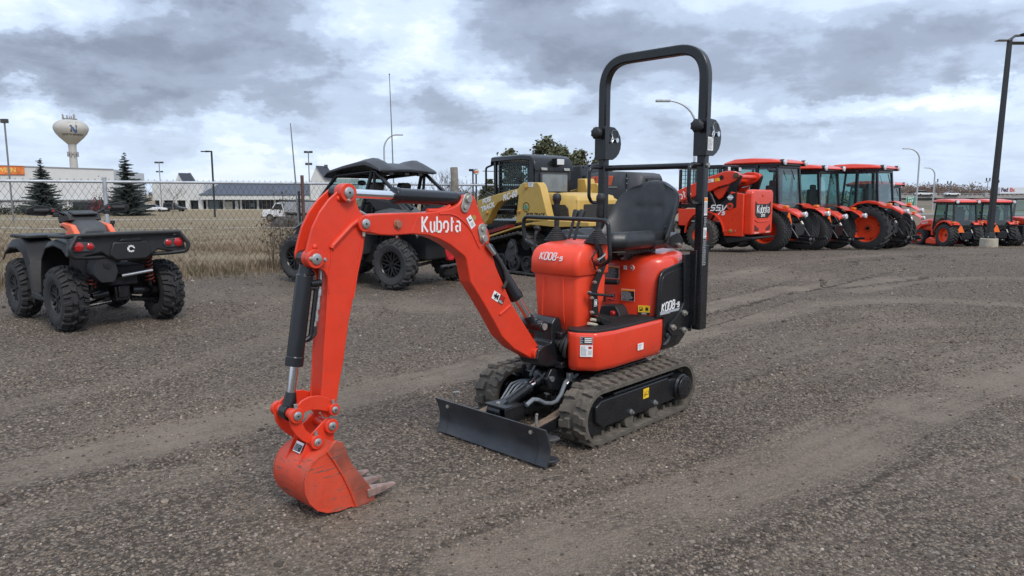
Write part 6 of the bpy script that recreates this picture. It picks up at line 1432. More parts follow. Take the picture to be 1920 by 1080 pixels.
        if s > 0:
            b = B(); b.rings([((-.42, .675, 1.82), .06), ((-.42, .683, 1.82), .06)], 18); b.obj('arm_hole', DARK, a)
            b = B(); b.rings([((.10, .67, 1.56), .05), ((.10, .70, 1.56), .045), ((.10, .70, 1.56), .025), ((.10, .705, 1.56), .02)], 16); b.obj('pivot_pin', ORANGE, a)
            strokes('Kubota', .17, (.78, .682, 1.35), (-1, 0, .38), (0, 0, 1), WHITE, a, wt=.075, gap=.2, width=.75)
            label_plate(a, (-.13, .681, 1.75), (-1, 0, .1), (0, 0, 1), .17, .08, [(0, 0, 1, 1, WHITE)]+textlines(.1, .1, .9, .9, 2, REDP, 3), 'sticker'); label_plate(a, (-.31, .681, 1.77), (-1, 0, .1), (0, 0, 1), .13, .075, [(0, 0, 1, 1, YELLOW)]+textlines(.1, .1, .9, .9, 2, ORPRINT, 3), 'sticker')
    b = B(); b.cyl((-.72, -.60, 1.84), (-.72, .60, 1.84), .055, n=14); b.cyl((-.45, .52, 1.76), (-.45, -.52, 1.76), .07, n=16); b.obj('cross_tube', ORANGE, root)
    # cab
    b = B()
    for s in (1, -1):
        b.box((-.25, s*.42, 1.62), (.07, .07, .95)); b.box((.85, s*.42, 1.55), (.07, .07, 1.0)); b.box((.3, s*.42, 1.12), (1.1, .06, .1))
    b.box((.30, 0, 2.10), (1.25, .92, .08)); cab = b.obj('cab', BLACK, root, bevel=.012)
    for s in (1, -1):
        b = B()
        for k in range(10): b.box((-.18+1.0*k/9, s*.43, 1.6), (.014, .012, .9))
        for k in range(9): b.box((.3, s*.43, 1.2+.8*k/8), (1.05, .010, .012))
        o = b.obj('window_mesh', BLACK, cab); o['kind'] = 'stuff'
        b = B(); b.quad((-.2, s*.40, 1.2), (.8, s*.40, 1.2), (.8, s*.40, 2.05), (-.2, s*.40, 2.05)); b.obj('side_window', GLASS, cab)
        b = B(); b.box((-.36, s*.30, 2.04), (.12, .16, .12)); b.box((-.425, s*.30, 2.04), (.01, .13, .09), 1); b.obj('work_lamp', [BLACK, LENSW], cab, bevel=.02)
    b = B(); b.quad((-.27, .40, 1.35), (-.27, -.40, 1.35), (-.27, -.40, 2.05), (-.27, .40, 2.05)); b.obj('rear_window', GLASS, cab)
    b = B(); b.box((2.0, 0, .45), (.1, 1.5, .5)); b.obj('quick_coupler', BLACK, root, bevel=.02)
    return root
build_ssv()

# ---------------------------------------------------------------- compact loader with grey hood, behind the seat
def build_hood_loader():
    cx, cy, th = FRAME_hood
    root = thing('compact_loader', 'orange compact loader with dark grey hood and orange louvres behind the excavator seat', 'loader', (cx, cy, 0), th)
    for x in (-.15, 1.2):
        for s in (1, -1): wheel(root, (x, s*.62, .38), .38, .28, .2, 'skid', 'dish', RUBBER, ORANGE, s)
    b = B(); b.prism([(-.62, .45), (-.64, 1.20), (.9, 1.20), (1.6, .95), (1.6, .45)], 'y', -.48, .48); b.obj('chassis', ORANGE, root, bevel=.04)
    b = B(); L = []
    for x, w, z in ((.80, .56, 1.85), (.40, .57, 1.90), (.0, .57, 1.90), (-.34, .56, 1.88), (-.52, .52, 1.85), (-.60, .46, 1.78)):
        L.append([(x, w+.02, 1.26), (x, w+.03, 1.48), (x, w, z-.16), (x, w-.10, z), (x, -w+.10, z), (x, -w, z-.16), (x, -w-.03, 1.48), (x, -w-.02, 1.26)])
    HG = mat('grey_hood', (.040, .042, .047), .5, 0, .08, 5, dust=.15)
    b.loft(L, smooth=False); h = b.obj('rear_hood', HG, root, bevel=.025)
    b = B()
    for x in (.60,): pass
    for k in range(4):
        x0 = .63-.125*k; w_ = .108 if k < 3 else .19
        b = B(); P = [(x0, 1.60), (x0-w_, 1.60), (x0-w_-.03, 1.80), (x0-.05, 1.80-.02*(k == 0))]; b.prism(P, 'y', .560, .590); b.obj('orange_louvre', mat('louvre_orange', (.62, .10, .035), .5, 0, .08), h, bevel=.006)
    for z in (1.35, 1.5, 1.64, 1.74):
        b = B(); b.cyl((-.32, .575, z), (-.32, .60, z), .012, n=8); b.obj('bolt', ZINC, h)
    b = B(); b.box((-.30, .58, 1.56), (.03, .015, .56)); b.obj('hood_seam', DARK, h)
    b = B(); b.prism([(.30, 1.62), (-.34, 1.62), (-.34, 1.74), (.30, 1.74)], 'x', -.615, -.575); b.obj('badge_recess', DARK, h, bevel=.004)
    lettering('KUBOTA', .12, (-.618, -.02, 1.68), (0, -1, 0), (0, 0, 1), mat('badge_grey', (.07, .072, .078), .4), h, bold=.003, sx=1.05)
    b = B(); b.box((.12, .595, 1.565), (.42, .02, .02)); b.obj('hood_handle', ZINC, h)
    b = B(); b.prism([(.86, 1.2), (1.9, 1.2), (1.85, 2.0), (.92, 2.05)], 'y', -.5, .5); cab = b.obj('cab', BLACK, root, bevel=.03)
    b = B(); b.tube([(.85, .3, 2.04), (.5, .32, 2.06), (.28, .33, 2.0), (.25, .33, 1.9)], .03, 8, fil=.08); b.obj('exhaust_pipe', BLACK, root)
    b = B(); b.box((-.2, .40, 1.0), (.9, .35, .25)); b.obj('side_box', BLACK, root, bevel=.02)
    b = B(); b.tube([(-.45, .55, 1.25), (-.5, .6, 1.05), (-.2, .62, 1.0)], .03, 8, fil=.05); b.obj('bracket', BLACK, root)
    return root
build_hood_loader()
# ---------------------------------------------------------------- cab tractors
def gz(x, y): return float(ground_z(np.array([x]), np.array([y]))[0])
def build_tractor(loc, th, label, style='turf', sc=1.0, Rr=.60, loader=False, group='red cab tractors', low=False, smv=True, name='cab_tractor', opend=False, mower=False):
    root = thing(name, label, 'tractor', (loc[0], loc[1], gz(*loc)-.01), th, group); root.scale = (sc, sc, sc)
    RED = ORANGE
    wr = .46 if style != 'ind' else .42; st = 'turf' if style == 'turf' else ('ag' if style == 'ag' else 'skid')
    hw = .76 if not low else .62
    for s in (1, -1): wheel(root, (0, s*hw, Rr), Rr, wr, Rr*.57, st, 'dish', RUBBER, mat('wheel_orange', (.80, .075, .018), .38, 0, .05, coat=.2), s)
    wb = 2.15 if not low else 1.85; Rf = Rr*.68
    for s in (1, -1): wheel(root, (wb, s*(hw-.06), Rf), Rf, wr*.72, Rf*.56, st, 'dish', RUBBER, MATS['wheel_orange'], s)
    z0 = Rr+.28; zr = z0+1.42 if not low else z0+1.20     # cab floor and roof underside
    b = B(); b.box((.9, 0, Rr*.95), (2.6, .46, .40)); b.box((.0, 0, Rr), (.5, 1.0, .34)); b.box((.45, 0, z0-.12), (1.2, 1.0, .3)); b.obj('chassis', DARK, root, bevel=.03)
    cw = .66 if not low else .62; xr, xb, xf = (-.16, .45, 1.38) if not low else (-.42, .18, 1.12)
    # hood
    b = B(); L = []
    for x, w, z in ((xf-.1, .36, z0+.48), (1.8, .36, z0+.42), (2.4, .34, z0+.30), (2.62, .30, z0+.16)):
        L.append([(x, w, Rr+.12), (x, w+.01, z-.14), (x, w-.10, z), (x, -w+.10, z), (x, -w-.01, z-.14), (x, -w, Rr+.12)])
    b.loft(L, smooth=False); b.obj('hood', RED, root, bevel=.03)
    # fenders
    for s in (1, -1):
        b = B(); L = []
        rr = Rr+.13; y0, y1 = s*(hw-.28), s*(hw+.20)
        for a in (20, 45, 70, 90, 108, 124): L.append((rr*math.cos(R(a)), Rr+rr*math.sin(R(a)), 1.0))
        x, z, _ = L[-1]; L += [(x-.22, z-.02, 1.0), (x-.42, z-.14, .8), (x-.46, z-.20, .75)] if not low else [(x-.08, z-.06, .9)]
        lo = []
        for x, z, k in L:
            ya, yb = y0, y0+(y1-y0)*k
            lo.append([(x, ya, z), (x, yb, z), (x, yb+s*.0, z-.07), (x, yb-s*.03, z-.07), (x, yb-s*.03, z-.025), (x, ya, z-.025)])
        b.loft(lo, smooth=False); f = b.obj('rear_fender', RED, root, bevel=.012)
        x, z, _ = L[5]; b = B(); b.box((x-.10, s*(hw+.06), z+.03), (.12, .14, .07)); b.obj('amber_light', LENSA, f, bevel=.02)
        b = B(); b.rings([((x-.44, s*(hw-.14), z-.16), .05), ((x-.54, s*(hw-.14), z-.16), .075), ((x-.56, s*(hw-.14), z-.16), .06)], 14); b.obj('rear_lamp', LENSW, root) if not low else None
        b = B(); b.prism([(.55, z0-.3), (.80, z0-.3), (.66, Rr+.15), (.3, Rr+.5)], 'y', s*(hw-.30), s*(hw-.26)); b.obj('fender_inner', BPLAS, f)
    # cab frame
    if low: xr = -.30
    b = B(); hz = .035
    rz, bz = z0+.16, z0-.05
    for s in (1, -1):
        b.tube([(xr-.02, s*cw*.92, rz), (xr+.10, s*cw*.86, zr)], hz, sq=(1, 0, 0))
        b.tube([(xb, s*cw, z0+.10), (xb+.02, s*cw*.93, zr)], hz*1.1, sq=(1, 0, 0))
        b.tube([(xf, s*cw*.86, bz), (xf-.12, s*cw*.82, zr)], hz*.8, sq=(1, 0, 0))
        b.tube([(xr, s*cw*.92, rz), (xb, s*cw, z0+.10)], hz, sq=(0, 0, 1)); b.tube([(xr+.1, s*cw*.87, zr-.03), (xf-.12, s*cw*.83, zr-.03)], hz*1.3, sq=(0, 0, 1))
        b.tube([(xb, s*cw, z0+.10), (xb+.25, s*cw, bz-.12), (xf, s*cw*.86, bz-.12)], hz*.8, sq=(0, 1, 0))
    b.tube([(xr, cw*.92, rz), (xr, -cw*.92, rz)], hz*1.2, sq=(1, 0, 0)); b.tube([(xr+.1, cw*.86, zr-.03), (xr+.1, -cw*.86, zr-.03)], hz*1.5, sq=(1, 0, 0)); b.tube([(xf-.12, cw*.8, zr-.03), (xf-.12, -cw*.8, zr-.03)], hz*1.3, sq=(1, 0, 0))
    b.prism([(xr+.02, rz), (xr+.02, z0-.2), (xf-.2, z0-.25), (xf-.2, z0)], 'y', -cw*.7, cw*.7)
    cab = b.obj('cab_frame', BLACK, root, bevel=.006)
    for s in (1, -1):
        b = B(); b.quad((xr+.03, s*cw*.915, rz+.03), (xb-.03, s*cw*.99, z0+.13), (xb-.01, s*cw*.935, zr-.07), (xr+.12, s*cw*.875, zr-.07)); b.obj('side_window', GLASS, cab)
        b = B(); b.add([(xb+.04, s*cw*.985, z0+.10), (xb+.27, s*cw*.985, bz-.06), (xf-.03, s*cw*.87, bz-.06), (xf-.13, s*cw*.83, zr-.07), (xb+.05, s*cw*.93, zr-.07)], [(0, 1, 2, 3, 4)], 0, False); b.obj('door_window', GLASS, cab)
        b = B(); b.box((xb+.10, s*cw*1.0, z0+.75), (.03, .03, .12)); b.obj('door_handle', BPLAS, cab)
    b = B(); b.quad((xr-.02, cw*.88, rz+.03), (xr-.02, -cw*.88, rz+.03), (xr+.09, -cw*.82, zr-.07), (xr+.09, cw*.82, zr-.07)); b.obj('rear_window', GLASS, cab)
    b = B(); b.quad((xf, cw*.8, bz), (xf, -cw*.8, bz), (xf-.12, -cw*.77, zr-.07), (xf-.12, cw*.77, zr-.07)); b.obj('windscreen', GLASS, cab)
    b = B(); b.tube([(xr-.03, .05, zr-.12), (xr-.05, -.1, zr-.38)], .012, 6); b.obj('wiper', BPLAS, cab)
    label_plate(cab, (xb-.28, cw*.97, z0+.26), (-1, 0, 0), (0, -.05, 1), .36, .05, textlines(0, 0, 1, 1, 1, WHITE, 3), 'window_sticker')
    # roof
    b = B(); L = []
    rx = ((xr-.10, zr+.06, .62), (xr-.02, zr+.12, .70), (xr+.25, zr+.165, .75), (xb+.17, zr+.20, .77), (xf-.27, zr+.19, .76), (xf+.03, zr+.12, .70), (xf+.13, zr+.05, .62))
    for x, z, w in rx:
        w *= cw/.70; zb = zr+.035
        L.append([(x, w-.03, zb), (x, w, zb+.03), (x, w-.05, max(z-.02, zb+.05)), (x, w-.28, z), (x, -w+.28, z), (x, -w+.05, max(z-.02, zb+.05)), (x, -w, zb+.03), (x, -w+.03, zb)])
    b.loft(L); b.obj('roof', RED, cab, bevel=.01, sharp=40)
    b = B(); P = [(xr-.06, zr-.02), (xr-.06, zr+.035), (xf+.06, zr+.035), (xf+.03, zr-.02)]; b.prism(P, 'y', -cw*.95, cw*.95); b.obj('roof_lining', BLACK, cab, bevel=.01)
    for s in (1, -1):
        b = B(); b.rings([((xr-.02, s*cw*.84, zr+.06), .075), ((xr-.13, s*cw*.84, zr+.06), .072), ((xr-.14, s*cw*.84, zr+.06), .05)], 16, 1); b.cyl((xr+.0, s*cw*.84, zr+.06), (xr-.10, s*cw*.84, zr+.06), .08, n=16); b.obj('work_lamp', [BLACK, LENSW], cab)
    # seat, steering wheel
    b = B(); b.box((xb+.14, 0, z0+.30), (.45, .46, .14)); b.box((xb-.08, 0, z0+.62), (.14, .46, .55)); b.box((xb-.10, 0, z0+.95), (.10, .26, .16)); b.obj('driver_seat', BPLAS, cab, bevel=.04)
    b = B(); b.tube([(xf-.08, 0, z0-.1), (xf-.30, 0, z0+.50)], .05, 8); b.lathe([(.17, 0), (.19, .015), (.205, 0), (.19, -.015)], (xf-.32, 0, z0+.52), (-.6, 0, 1), 20, closed=True); b.obj('steering_wheel', BPLAS, cab)
    # hitch
    b = B()
    for s in (1, -1): b.tube([(-.2, s*.24, Rr*.72), (-.85, s*.34, Rr*.62), (-1.05, s*.36, Rr*.66)], .035, sq=(0, 1, 0))
    h = b.obj('hitch_arm', BLACK, root, bevel=.005)
    for s in (1, -1):
        b = B(); b.cyl((-.12, s*.34, Rr+.45), (-.60, s*.33, Rr*.66), .028, n=8); b.cyl((-.3, s*.335, Rr+.25), (-.40, s*.333, Rr+.1), .04, n=8, m=1); b.obj('lift_rod', [BLACK, ZINC], h)
        b = B(); b.cyl((-.98, s*.33, Rr*.66), (-.98, s*.43, Rr*.66), .03, n=10); b.obj('hitch_pin', ZINC, h)
    b = B(); b.box((-.36, 0, Rr), (.25, .5, .3)); b.cyl((-.30, 0, Rr+.18), (-.62, 0, Rr+.32), .03, n=8); b.box((-.55, 0, Rr*.42), (.5, .10, .06)); b.obj('drawbar', BLACK, root, bevel=.01)
    if smv:
        b = B(); y0 = .30; z = z0+.02
        b.prism([(y0-.19, z-.16), (y0+.19, z-.16), (y0+.03, z+.16), (y0-.03, z+.16)], 'x', xr-.16, xr-.15); b.obj('warning_triangle', TRANSP, root)
    if loader:
        for s in (1, -1):
            b = B(); P = [(1.15, 1.15), (1.32, 1.22), (2.0, 1.12), (2.55, .72), (2.72, .32), (2.60, .26), (2.42, .58), (1.95, .90), (1.3, 1.02), (1.25, .5), (1.12, .5)]
            b.prism(P, 'y', s*.42, s*.52); a = b.obj('loader_arm', ORANGE, root, bevel=.015)
            if s > 0: strokes('Kubota', .09, (1.75, .523, 1.07), (-1, 0, .15), (0, 0, 1), WHITE, a, width=.42)
        b = B(); b.prism([(2.60, .02), (3.05, .05), (3.10, .1), (2.85, .45), (2.66, .62), (2.60, .6)], 'y', -.85, .85); b.obj('bucket', ORANGE, root, bevel=.01)
    if mower:
        b = B(); b.prism([(.55, .10), (1.3, .10), (1.25, .30), (1.0, .42), (.6, .30)], 'y', -.75, .75); b.obj('belly_mower', ORANGE, root, bevel=.03)
        b = B(); b.box((.9, 0, .46), (.3, .9, .12)); b.obj('mower_cover', ORANGE, root, bevel=.02)
    return root
TH = R(131)
build_tractor((7.27, 18.99), TH, 'red cab tractor with block-tread tyres directly beside the skid-steer loader', 'turf', 1.0, .58, smv=True)
build_tractor((9.0, 20.5), TH, 'red cab tractor with block-tread tyres, middle of the three large cabs', 'turf', 1.0, .58)
build_tractor((11.03, 21.3), R(133), 'red cab tractor with deep-lugged rear tyre and big orange rim facing the camera', 'ag', 1.0, .68)
build_tractor((12.9, 24.2), R(131), 'red cab tractor half hidden behind the lugged-tyre tractor, nearest the green exit sign', 'ag', .90, .68)
build_tractor((20.9, 33.0), R(95), 'smaller red cab tractor with front loader, mower deck and orange triangle', 'ind', 1.0, .56, loader=True, low=True, mower=True, group='small red tractors')
build_tractor((22.95, 33.6), R(95), 'smaller red cab tractor partly behind the black light pole', 'ind', 1.0, .56, low=True, group='small red tractors')
def build_rear_machine():
    x, y = 24.75, 33.6
    root = thing('utility_tractor', 'black and red utility machine cut off by the right edge of the frame', 'utility vehicle', (x, y, gz(x, y)), R(95))
    for s in (1, -1): wheel(root, (.2, s*.65, .40), .40, .32, .22, 'skid', 'dish', RUBBER, ORANGE, s); wheel(root, (2.0, s*.65, .40), .40, .32, .22, 'skid', 'dish', RUBBER, ORANGE, s)
    b = B(); b.prism([(-.2, .4), (-.25, 1.0), (2.6, 1.0), (2.6, .4)], 'y', -.7, .7); b.obj('body', BPLAS, root, bevel=.04)
    b = B(); L = [[(-.28, .62, 1.02), (-.26, .60, 1.32), (-.26, -.60, 1.32), (-.28, -.62, 1.02)], [(.9, .62, 1.02), (.9, .6, 1.40), (.9, -.6, 1.40), (.9, -.62, 1.02)]]
    b.loft(L, smooth=False); h = b.obj('red_cover', ORANGE, root, bevel=.04)
    lettering('KUBOTA', .17, (-.262, .12, .92), (0, -1, 0), (0, 0, 1), WHITE, root, bold=.006)
    b = B(); b.prism(circ(.12, 1.18, .08, 16), 'x', -.30, -.26); b.obj('emblem', WHITE, h)
    b = B()
    for s in (1, -1): b.tube([(.9, s*.62, 1.0), (.95, s*.6, 2.2)], .04, sq=(1, 0, 0)); b.tube([(2.0, s*.62, 1.0), (1.9, s*.6, 2.2)], .04, sq=(1, 0, 0))
    b.box((1.4, 0, 2.22), (1.3, 1.3, .08)); c = b.obj('cab_frame', BLACK, root, bevel=.01)
    b = B(); b.quad((.92, .58, 1.4), (.92, -.58, 1.4), (.95, -.58, 2.15), (.95, .58, 2.15)); b.obj('rear_window', GLASS, c)
    b = B(); b.box((-.26, .55, 1.22), (.04, .12, .10)); b.obj('amber_light', LENSA, root, bevel=.02)
    return root
build_rear_machine()
# ---------------------------------------------------------------- helpers for the surroundings
def at(u, d):               # bearing (photo column) and distance -> ground position
    x = (u-960)/1334.1*d; return x, d, gz(x, d)
def zat(v, d): return 1.4126+(364.5-v)/1322.67*d
CONC = mat('concrete', (.30, .285, .26), .9, 0, .18, 2, bump=.2, bs=30, dust=.3)
WALLW = mat('white_wall', (.58, .58, .57), .8, 0, .06, .3)
ROOFM = mat('metal_roof', (.075, .088, .115), .55, 0, .1, .5)
DGLASS = mat('dark_storefront_glass', (.018, .022, .026), .15, 0, .5, 1.2)
POLEB = mat('black_pole', (.014, .015, .017), .45, 0, .15, 5)
POLEG = mat('grey_pole', (.20, .20, .20), .5, .3, .1)
BARK = mat('bark', (.075, .062, .05), .9, 0, .3, 6)
BARKG = mat('grey_bark', (.16, .145, .13), .9, 0, .3, 4)
def leafmat(name, c, v=.45, vs=1.3):
    return mat(name, c, .8, 0, v, vs, spec=.2)
# ---------------------------------------------------------------- chain-link fence
FP = lambda t: (-7.9+3.85*t, 11.0+2.7*t)
def build_fence():
    A, Bp = FP(-.75), FP(2.35); L = math.hypot(Bp[0]-A[0], Bp[1]-A[1]); ang = math.atan2(Bp[1]-A[1], Bp[0]-A[0])
    root = thing('chain_link_fence', 'galvanised chain-link fence with spiked top edge along the left side of the lot', 'fence', (A[0], A[1], 0), ang)
    H = 1.62
    def s_of(t): return (t+.75)/3.10*L
    WIREM = mat('wire_zinc', (.060, .056, .053), .65, .2, .25, 3)
    b = B(); dw, dh = .098, .080; r = .0029; nz = int((H+.03)/dh); k = 0; s = 0.0
    nodes_ = lambda i, j: None
    while s < L-.1:
        P = []
        for j in range(nz+1): P.append((s+(dw/2 if j % 2 else 0)*(1), .0025*(1 if j % 2 else -1), .02+j*dh))
        P.append((P[-1][0]+(-.008), 0, P[-1][2]+.045)); b.tube(P, r, 3, caps=False)
        P = []
        for j in range(nz+1): P.append((s+(-dw/2 if j % 2 else 0), .0025*(-1 if j % 2 else 1), .02+j*dh))
        P.append((P[-1][0]+(.010), 0, P[-1][2]+.050)); b.tube(P, r, 3, caps=False)
        s += dw
    b.s = [False]*len(b.s)
    o = b.obj('chain_mesh', WIREM, root, sharp=180); o['kind'] = 'stuff'
    b = B(); b.cyl((0, -.03, H), (L, -.03, H), .024, n=12); b.obj('top_rail', GALV, root)
    for t in (-.40, .2985, 1.70, 2.33):
        s = s_of(t); b = B(); b.cyl((s, -.035, -.15), (s, -.035, H+.06), .032, n=14); b.cyl((s, -.035, H+.05), (s, -.035, H+.075), .036, n=14); b.cyl((s, -.035, H-.12), (s, -.035, H-.08), .037, n=12); b.obj('fence_post', GALV, root)
    s = s_of(1.0); b = B(); b.box((s, -.06, .85), (.05, .05, 1.85)); b.obj('fence_post', mat('rusty_post', (.13, .065, .055), .7, .2, .3, 6, bump=.2), root, label='rust red steel post')
    b = B(); b.box((s-.07, -.05, .75), (.035, .035, 1.45)); b.obj('fence_post', POLEB, root, label='thin black steel post')
build_fence()
x, y = FP(1.0); b = B(); b.rings([((x-.02, y-.13, .1), .016), ((x-.07, y-.13, 1.7), .014), ((x-.12, y-.13, 2.74), .009)], 8); o = b.obj('whip_pole', POLEG, None); tag(o, 'thin whip pole standing beside the rust red fence post', 'pole')
x, y, z = at(856, 15.2); b = B(); b.rings([((x, y, z-.2), .088), ((x-.02, y, 1.2), .084), ((x-.05, y, 1.97), .080), ((x-.05, y, 1.985), .072)], 16); o = b.obj('timber_post', mat('weathered_wood', (.21, .185, .155), .9, 0, .25, 9, bump=.4, bs=40), None); tag(o, 'weathered grey timber post by the fence to the right of the buggy roof', 'post')

# ---------------------------------------------------------------- lamps and poles
def tube_lamp(name, label, pts, r, m, head, group='street lamps', hm=None):
    x0, y0, z0 = pts[0]
    root = thing(name, label, 'street lamp', (x0, y0, z0), 0, group)
    Q = [(p[0]-x0, p[1]-y0, p[2]-z0) for p in pts]
    b = B(); b.tube([(0, 0, -1)]+Q, r, 8); b.obj('pole', m, root)
    for h in head:
        b = B(); b.box((h[0]-x0, h[1]-y0, h[2]-z0), h[3]); hd = b.obj('lamp_head', hm or m, root, bevel=.03)
    return root
def shoebox(u, d, vtop, label, heads, w=.14):
    x, y, z = at(u, d); zt = zat(vtop, d)
    H = []
    for (dx, dz, sx, sz) in heads: H.append((x+dx, y, zt+dz, (sx, .35, sz)))
    p = [(x, y, z), (x, y, (z+zt)/2), (x, y, zt)]
    root = tube_lamp('parking_lot_lamp', label, p, w/2, POLEG, H, 'parking lot lamps', mat('lamp_head_grey', (.05, .05, .05), .5))
    return root
shoebox(21, 70, 231, 'grey lot lamp with one square head at the left edge of the picture', [(0.0, 0, .62, .40)], .16)
shoebox(302, 150, 306, 'distant lot lamp with double heads over the white store block', [(-.5, 0, .8, .35), (.5, 0, .8, .35), (-.45, -1.9, .5, .3), (.45, -1.9, .5, .3)], .16)
shoebox(581, 140, 287, 'tall lot lamp with stacked double heads left of the white gable', [(-.45, 0, .75, .4), (.45, 0, .75, .4), (-.4, -2.3, .5, .45), (.4, -2.3, .5, .45)], .2)
x, y, z = at(401, 95); zt = zat(286, 95); x2 = (383-960)/1334.1*95
tube_lamp('parking_lot_lamp', 'black lot lamp with single horizontal arm pointing left', [(x, y, z), (x, y, zt-.02), (x, y, zt), (x2+.5, y, zt)], .13, POLEB, [(x2+.35, y, zt, (.9, .35, .14))], 'parking lot lamps')
def curved(u, d, vtop, uh, label, r=.09):
    x, y, z = at(u, d); zt = zat(vtop, d); xh = (uh-960)/1322.67*d; s = (xh-x)
    P = [(x, y, z), (x, y, zt-1.6)]
    for k in range(1, 9):
        q = k/8*math.pi/2; P.append((x+s*(1-math.cos(q))*.85, y, zt-1.6+1.6*math.sin(q)))
    P.append((xh, y, zt-.02))
    tube_lamp('street_lamp', label, P, lambda t: r*(1.15-.5*t), GALV, [(xh, y, zt, (.9, .35, .14))])
curved(722, 80, 256, 752, 'curved-arm street lamp rising behind the buggy roof')
curved(1300, 45, 195, 1236, 'curved-arm street lamp seen between the posts of the roll bar', .07)
curved(1719, 105, 281, 1686, 'tall curved-arm street lamp beside the green exit sign', .11)
curved(1750, 150, 316, 1727, 'shorter curved-arm street lamp in front of the overpass', .13)
x, y, z = at(740, 60); b = B(); b.rings([((x, y, z-1), .07), ((x-.12, y, 6), .05), ((x-.22, y, zat(148, 60)), .03)], 8); b.sphere((x-.22, y, zat(148, 60)), .07, 8); o = b.obj('flagpole', POLEG, None); tag(o, 'bare tall flagpole rising behind the buggy', 'flagpole')
x, y, z = at(887, 90); zt = zat(320, 90); tube_lamp('street_lamp', 'small dark lamp just left of the round restaurant sign', [(x, y, z), (x, y, zt-1), (x, y, zt)], .10, POLEB, [(x-.2, y, zt, (.6, .3, .3))])
x, y, z = at(915, 70); zt = zat(322, 70); xh = (905-960)/1334.1*70; b = B(); b.cyl((xh, y, zt+.02), (x+1.2, y, zt-.02), .045, n=6); b.cyl((x+1.2, y, z), (x+1.2, y, zt), .06, n=6); o = b.obj('street_lamp', POLEG, None); tag(o, 'thin lamp arm poking out left of the track loader cab', 'street lamp', 'street lamps')
# round sign
def round_sign():
    x, y, z = at(893, 100); zc = zat(323, 100); r = .42*100/1322.67*10.5*1.25
    root = thing('round_sign', 'round blue and orange restaurant sign on a dark pole behind the fence', 'sign', (x, y, z))
    b = B(); b.cyl((0, 0, -1), (0, 0, zc-z-r*.8), .11, n=8); b.obj('pole', POLEB, root)
    b = B(); b.cyl((0, -.15, zc-z), (0, .15, zc-z), r, n=28); d = b.obj('sign_disc', mat('sign_blue', (.10, .22, .36), .5), root)
    b = B(); b.prism([(q[0], q[1]+zc-z) for q in circ(0.12, 0, r*.80, 24)], 'y', -.18, -.14); b.obj('bun_disc', mat('sign_cream', (.68, .58, .44), .5), d)
    b = B(); b.box((.0, -.20, zc-z), (r*1.55, .05, r*.45)); b.obj('sign_band', mat('sign_red', (.55, .12, .05), .5), d)
    b = B(); b.prism([(r*.75+q[0]*.5, q[1]+zc-z) for q in circ(0, 0, r*.6, 16)], 'y', -.14, .14); b.obj('sign_edge', mat('sign_orange', (.75, .36, .08), .5), d)
round_sign()
# black pole on concrete base, right
def big_pole():
    x, y, z = at(1862, 29.0); zt = zat(86, 29.0)
    root = thing('light_pole', 'tall square black light pole on a concrete base at the right edge', 'light pole', (x, y, z))
    b = B(); L = []
    for zz, r in ((-.3, .335), (.36, .32), (.38, .30)): L.append([(r*math.cos(q), r*math.sin(q), zz) for q in np.linspace(0, 2*math.pi, 21)[:-1]])
    b.loft(L); b.obj('concrete_base', mat('base_concrete', (.40, .355, .28), .9, 0, .15, 5, bump=.2, bs=40), root)
    b = B(); b.box((0, 0, .40), (.36, .36, .03)); b.obj('base_plate', POLEB, root); b = B()
    for sx in (1, -1):
        for sy in (1, -1): b.cyl((sx*.14, sy*.14, .41), (sx*.14, sy*.14, .47), .02, n=6)
    b.obj('anchor_bolts', ZINC, root)
    tilt = .12; b = B(); b.tube([(0, 0, .41), (tilt, 0, zt-z)], (lambda t: .098-.028*t), sq=(1, 0, 0)); b.obj('pole', POLEB, root, bevel=.01)
    b = B(); b.box((.03, 0, .52), (.30, .30, .2), taper=.8); b.obj('pole_cover', POLEB, root, bevel=.01)
    b = B(); b.tube([(tilt-.02, 0, zt-z-.05), (tilt+.2, 0, zt-z+.12), (tilt+1.0, 0, zt-z+.16)], .05, 8); b.obj('lamp_arm', POLEB, root)
    b = B(); b.box((tilt+.75, -.1, zt-z+.16), (.75, .35, .07)); b.obj('lamp_head', POLEB, root, bevel=.02)
    b = B(); b.box((tilt+.7, .5, zt-z-.06), (.75, .35, .07)); b.obj('lamp_head', POLEB, root, bevel=.02)
    b = B(); b.box((tilt-.28, 0, zt-z-.06), (.45, .3, .035)); b.obj('lamp_head', POLEG, root)
big_pole()

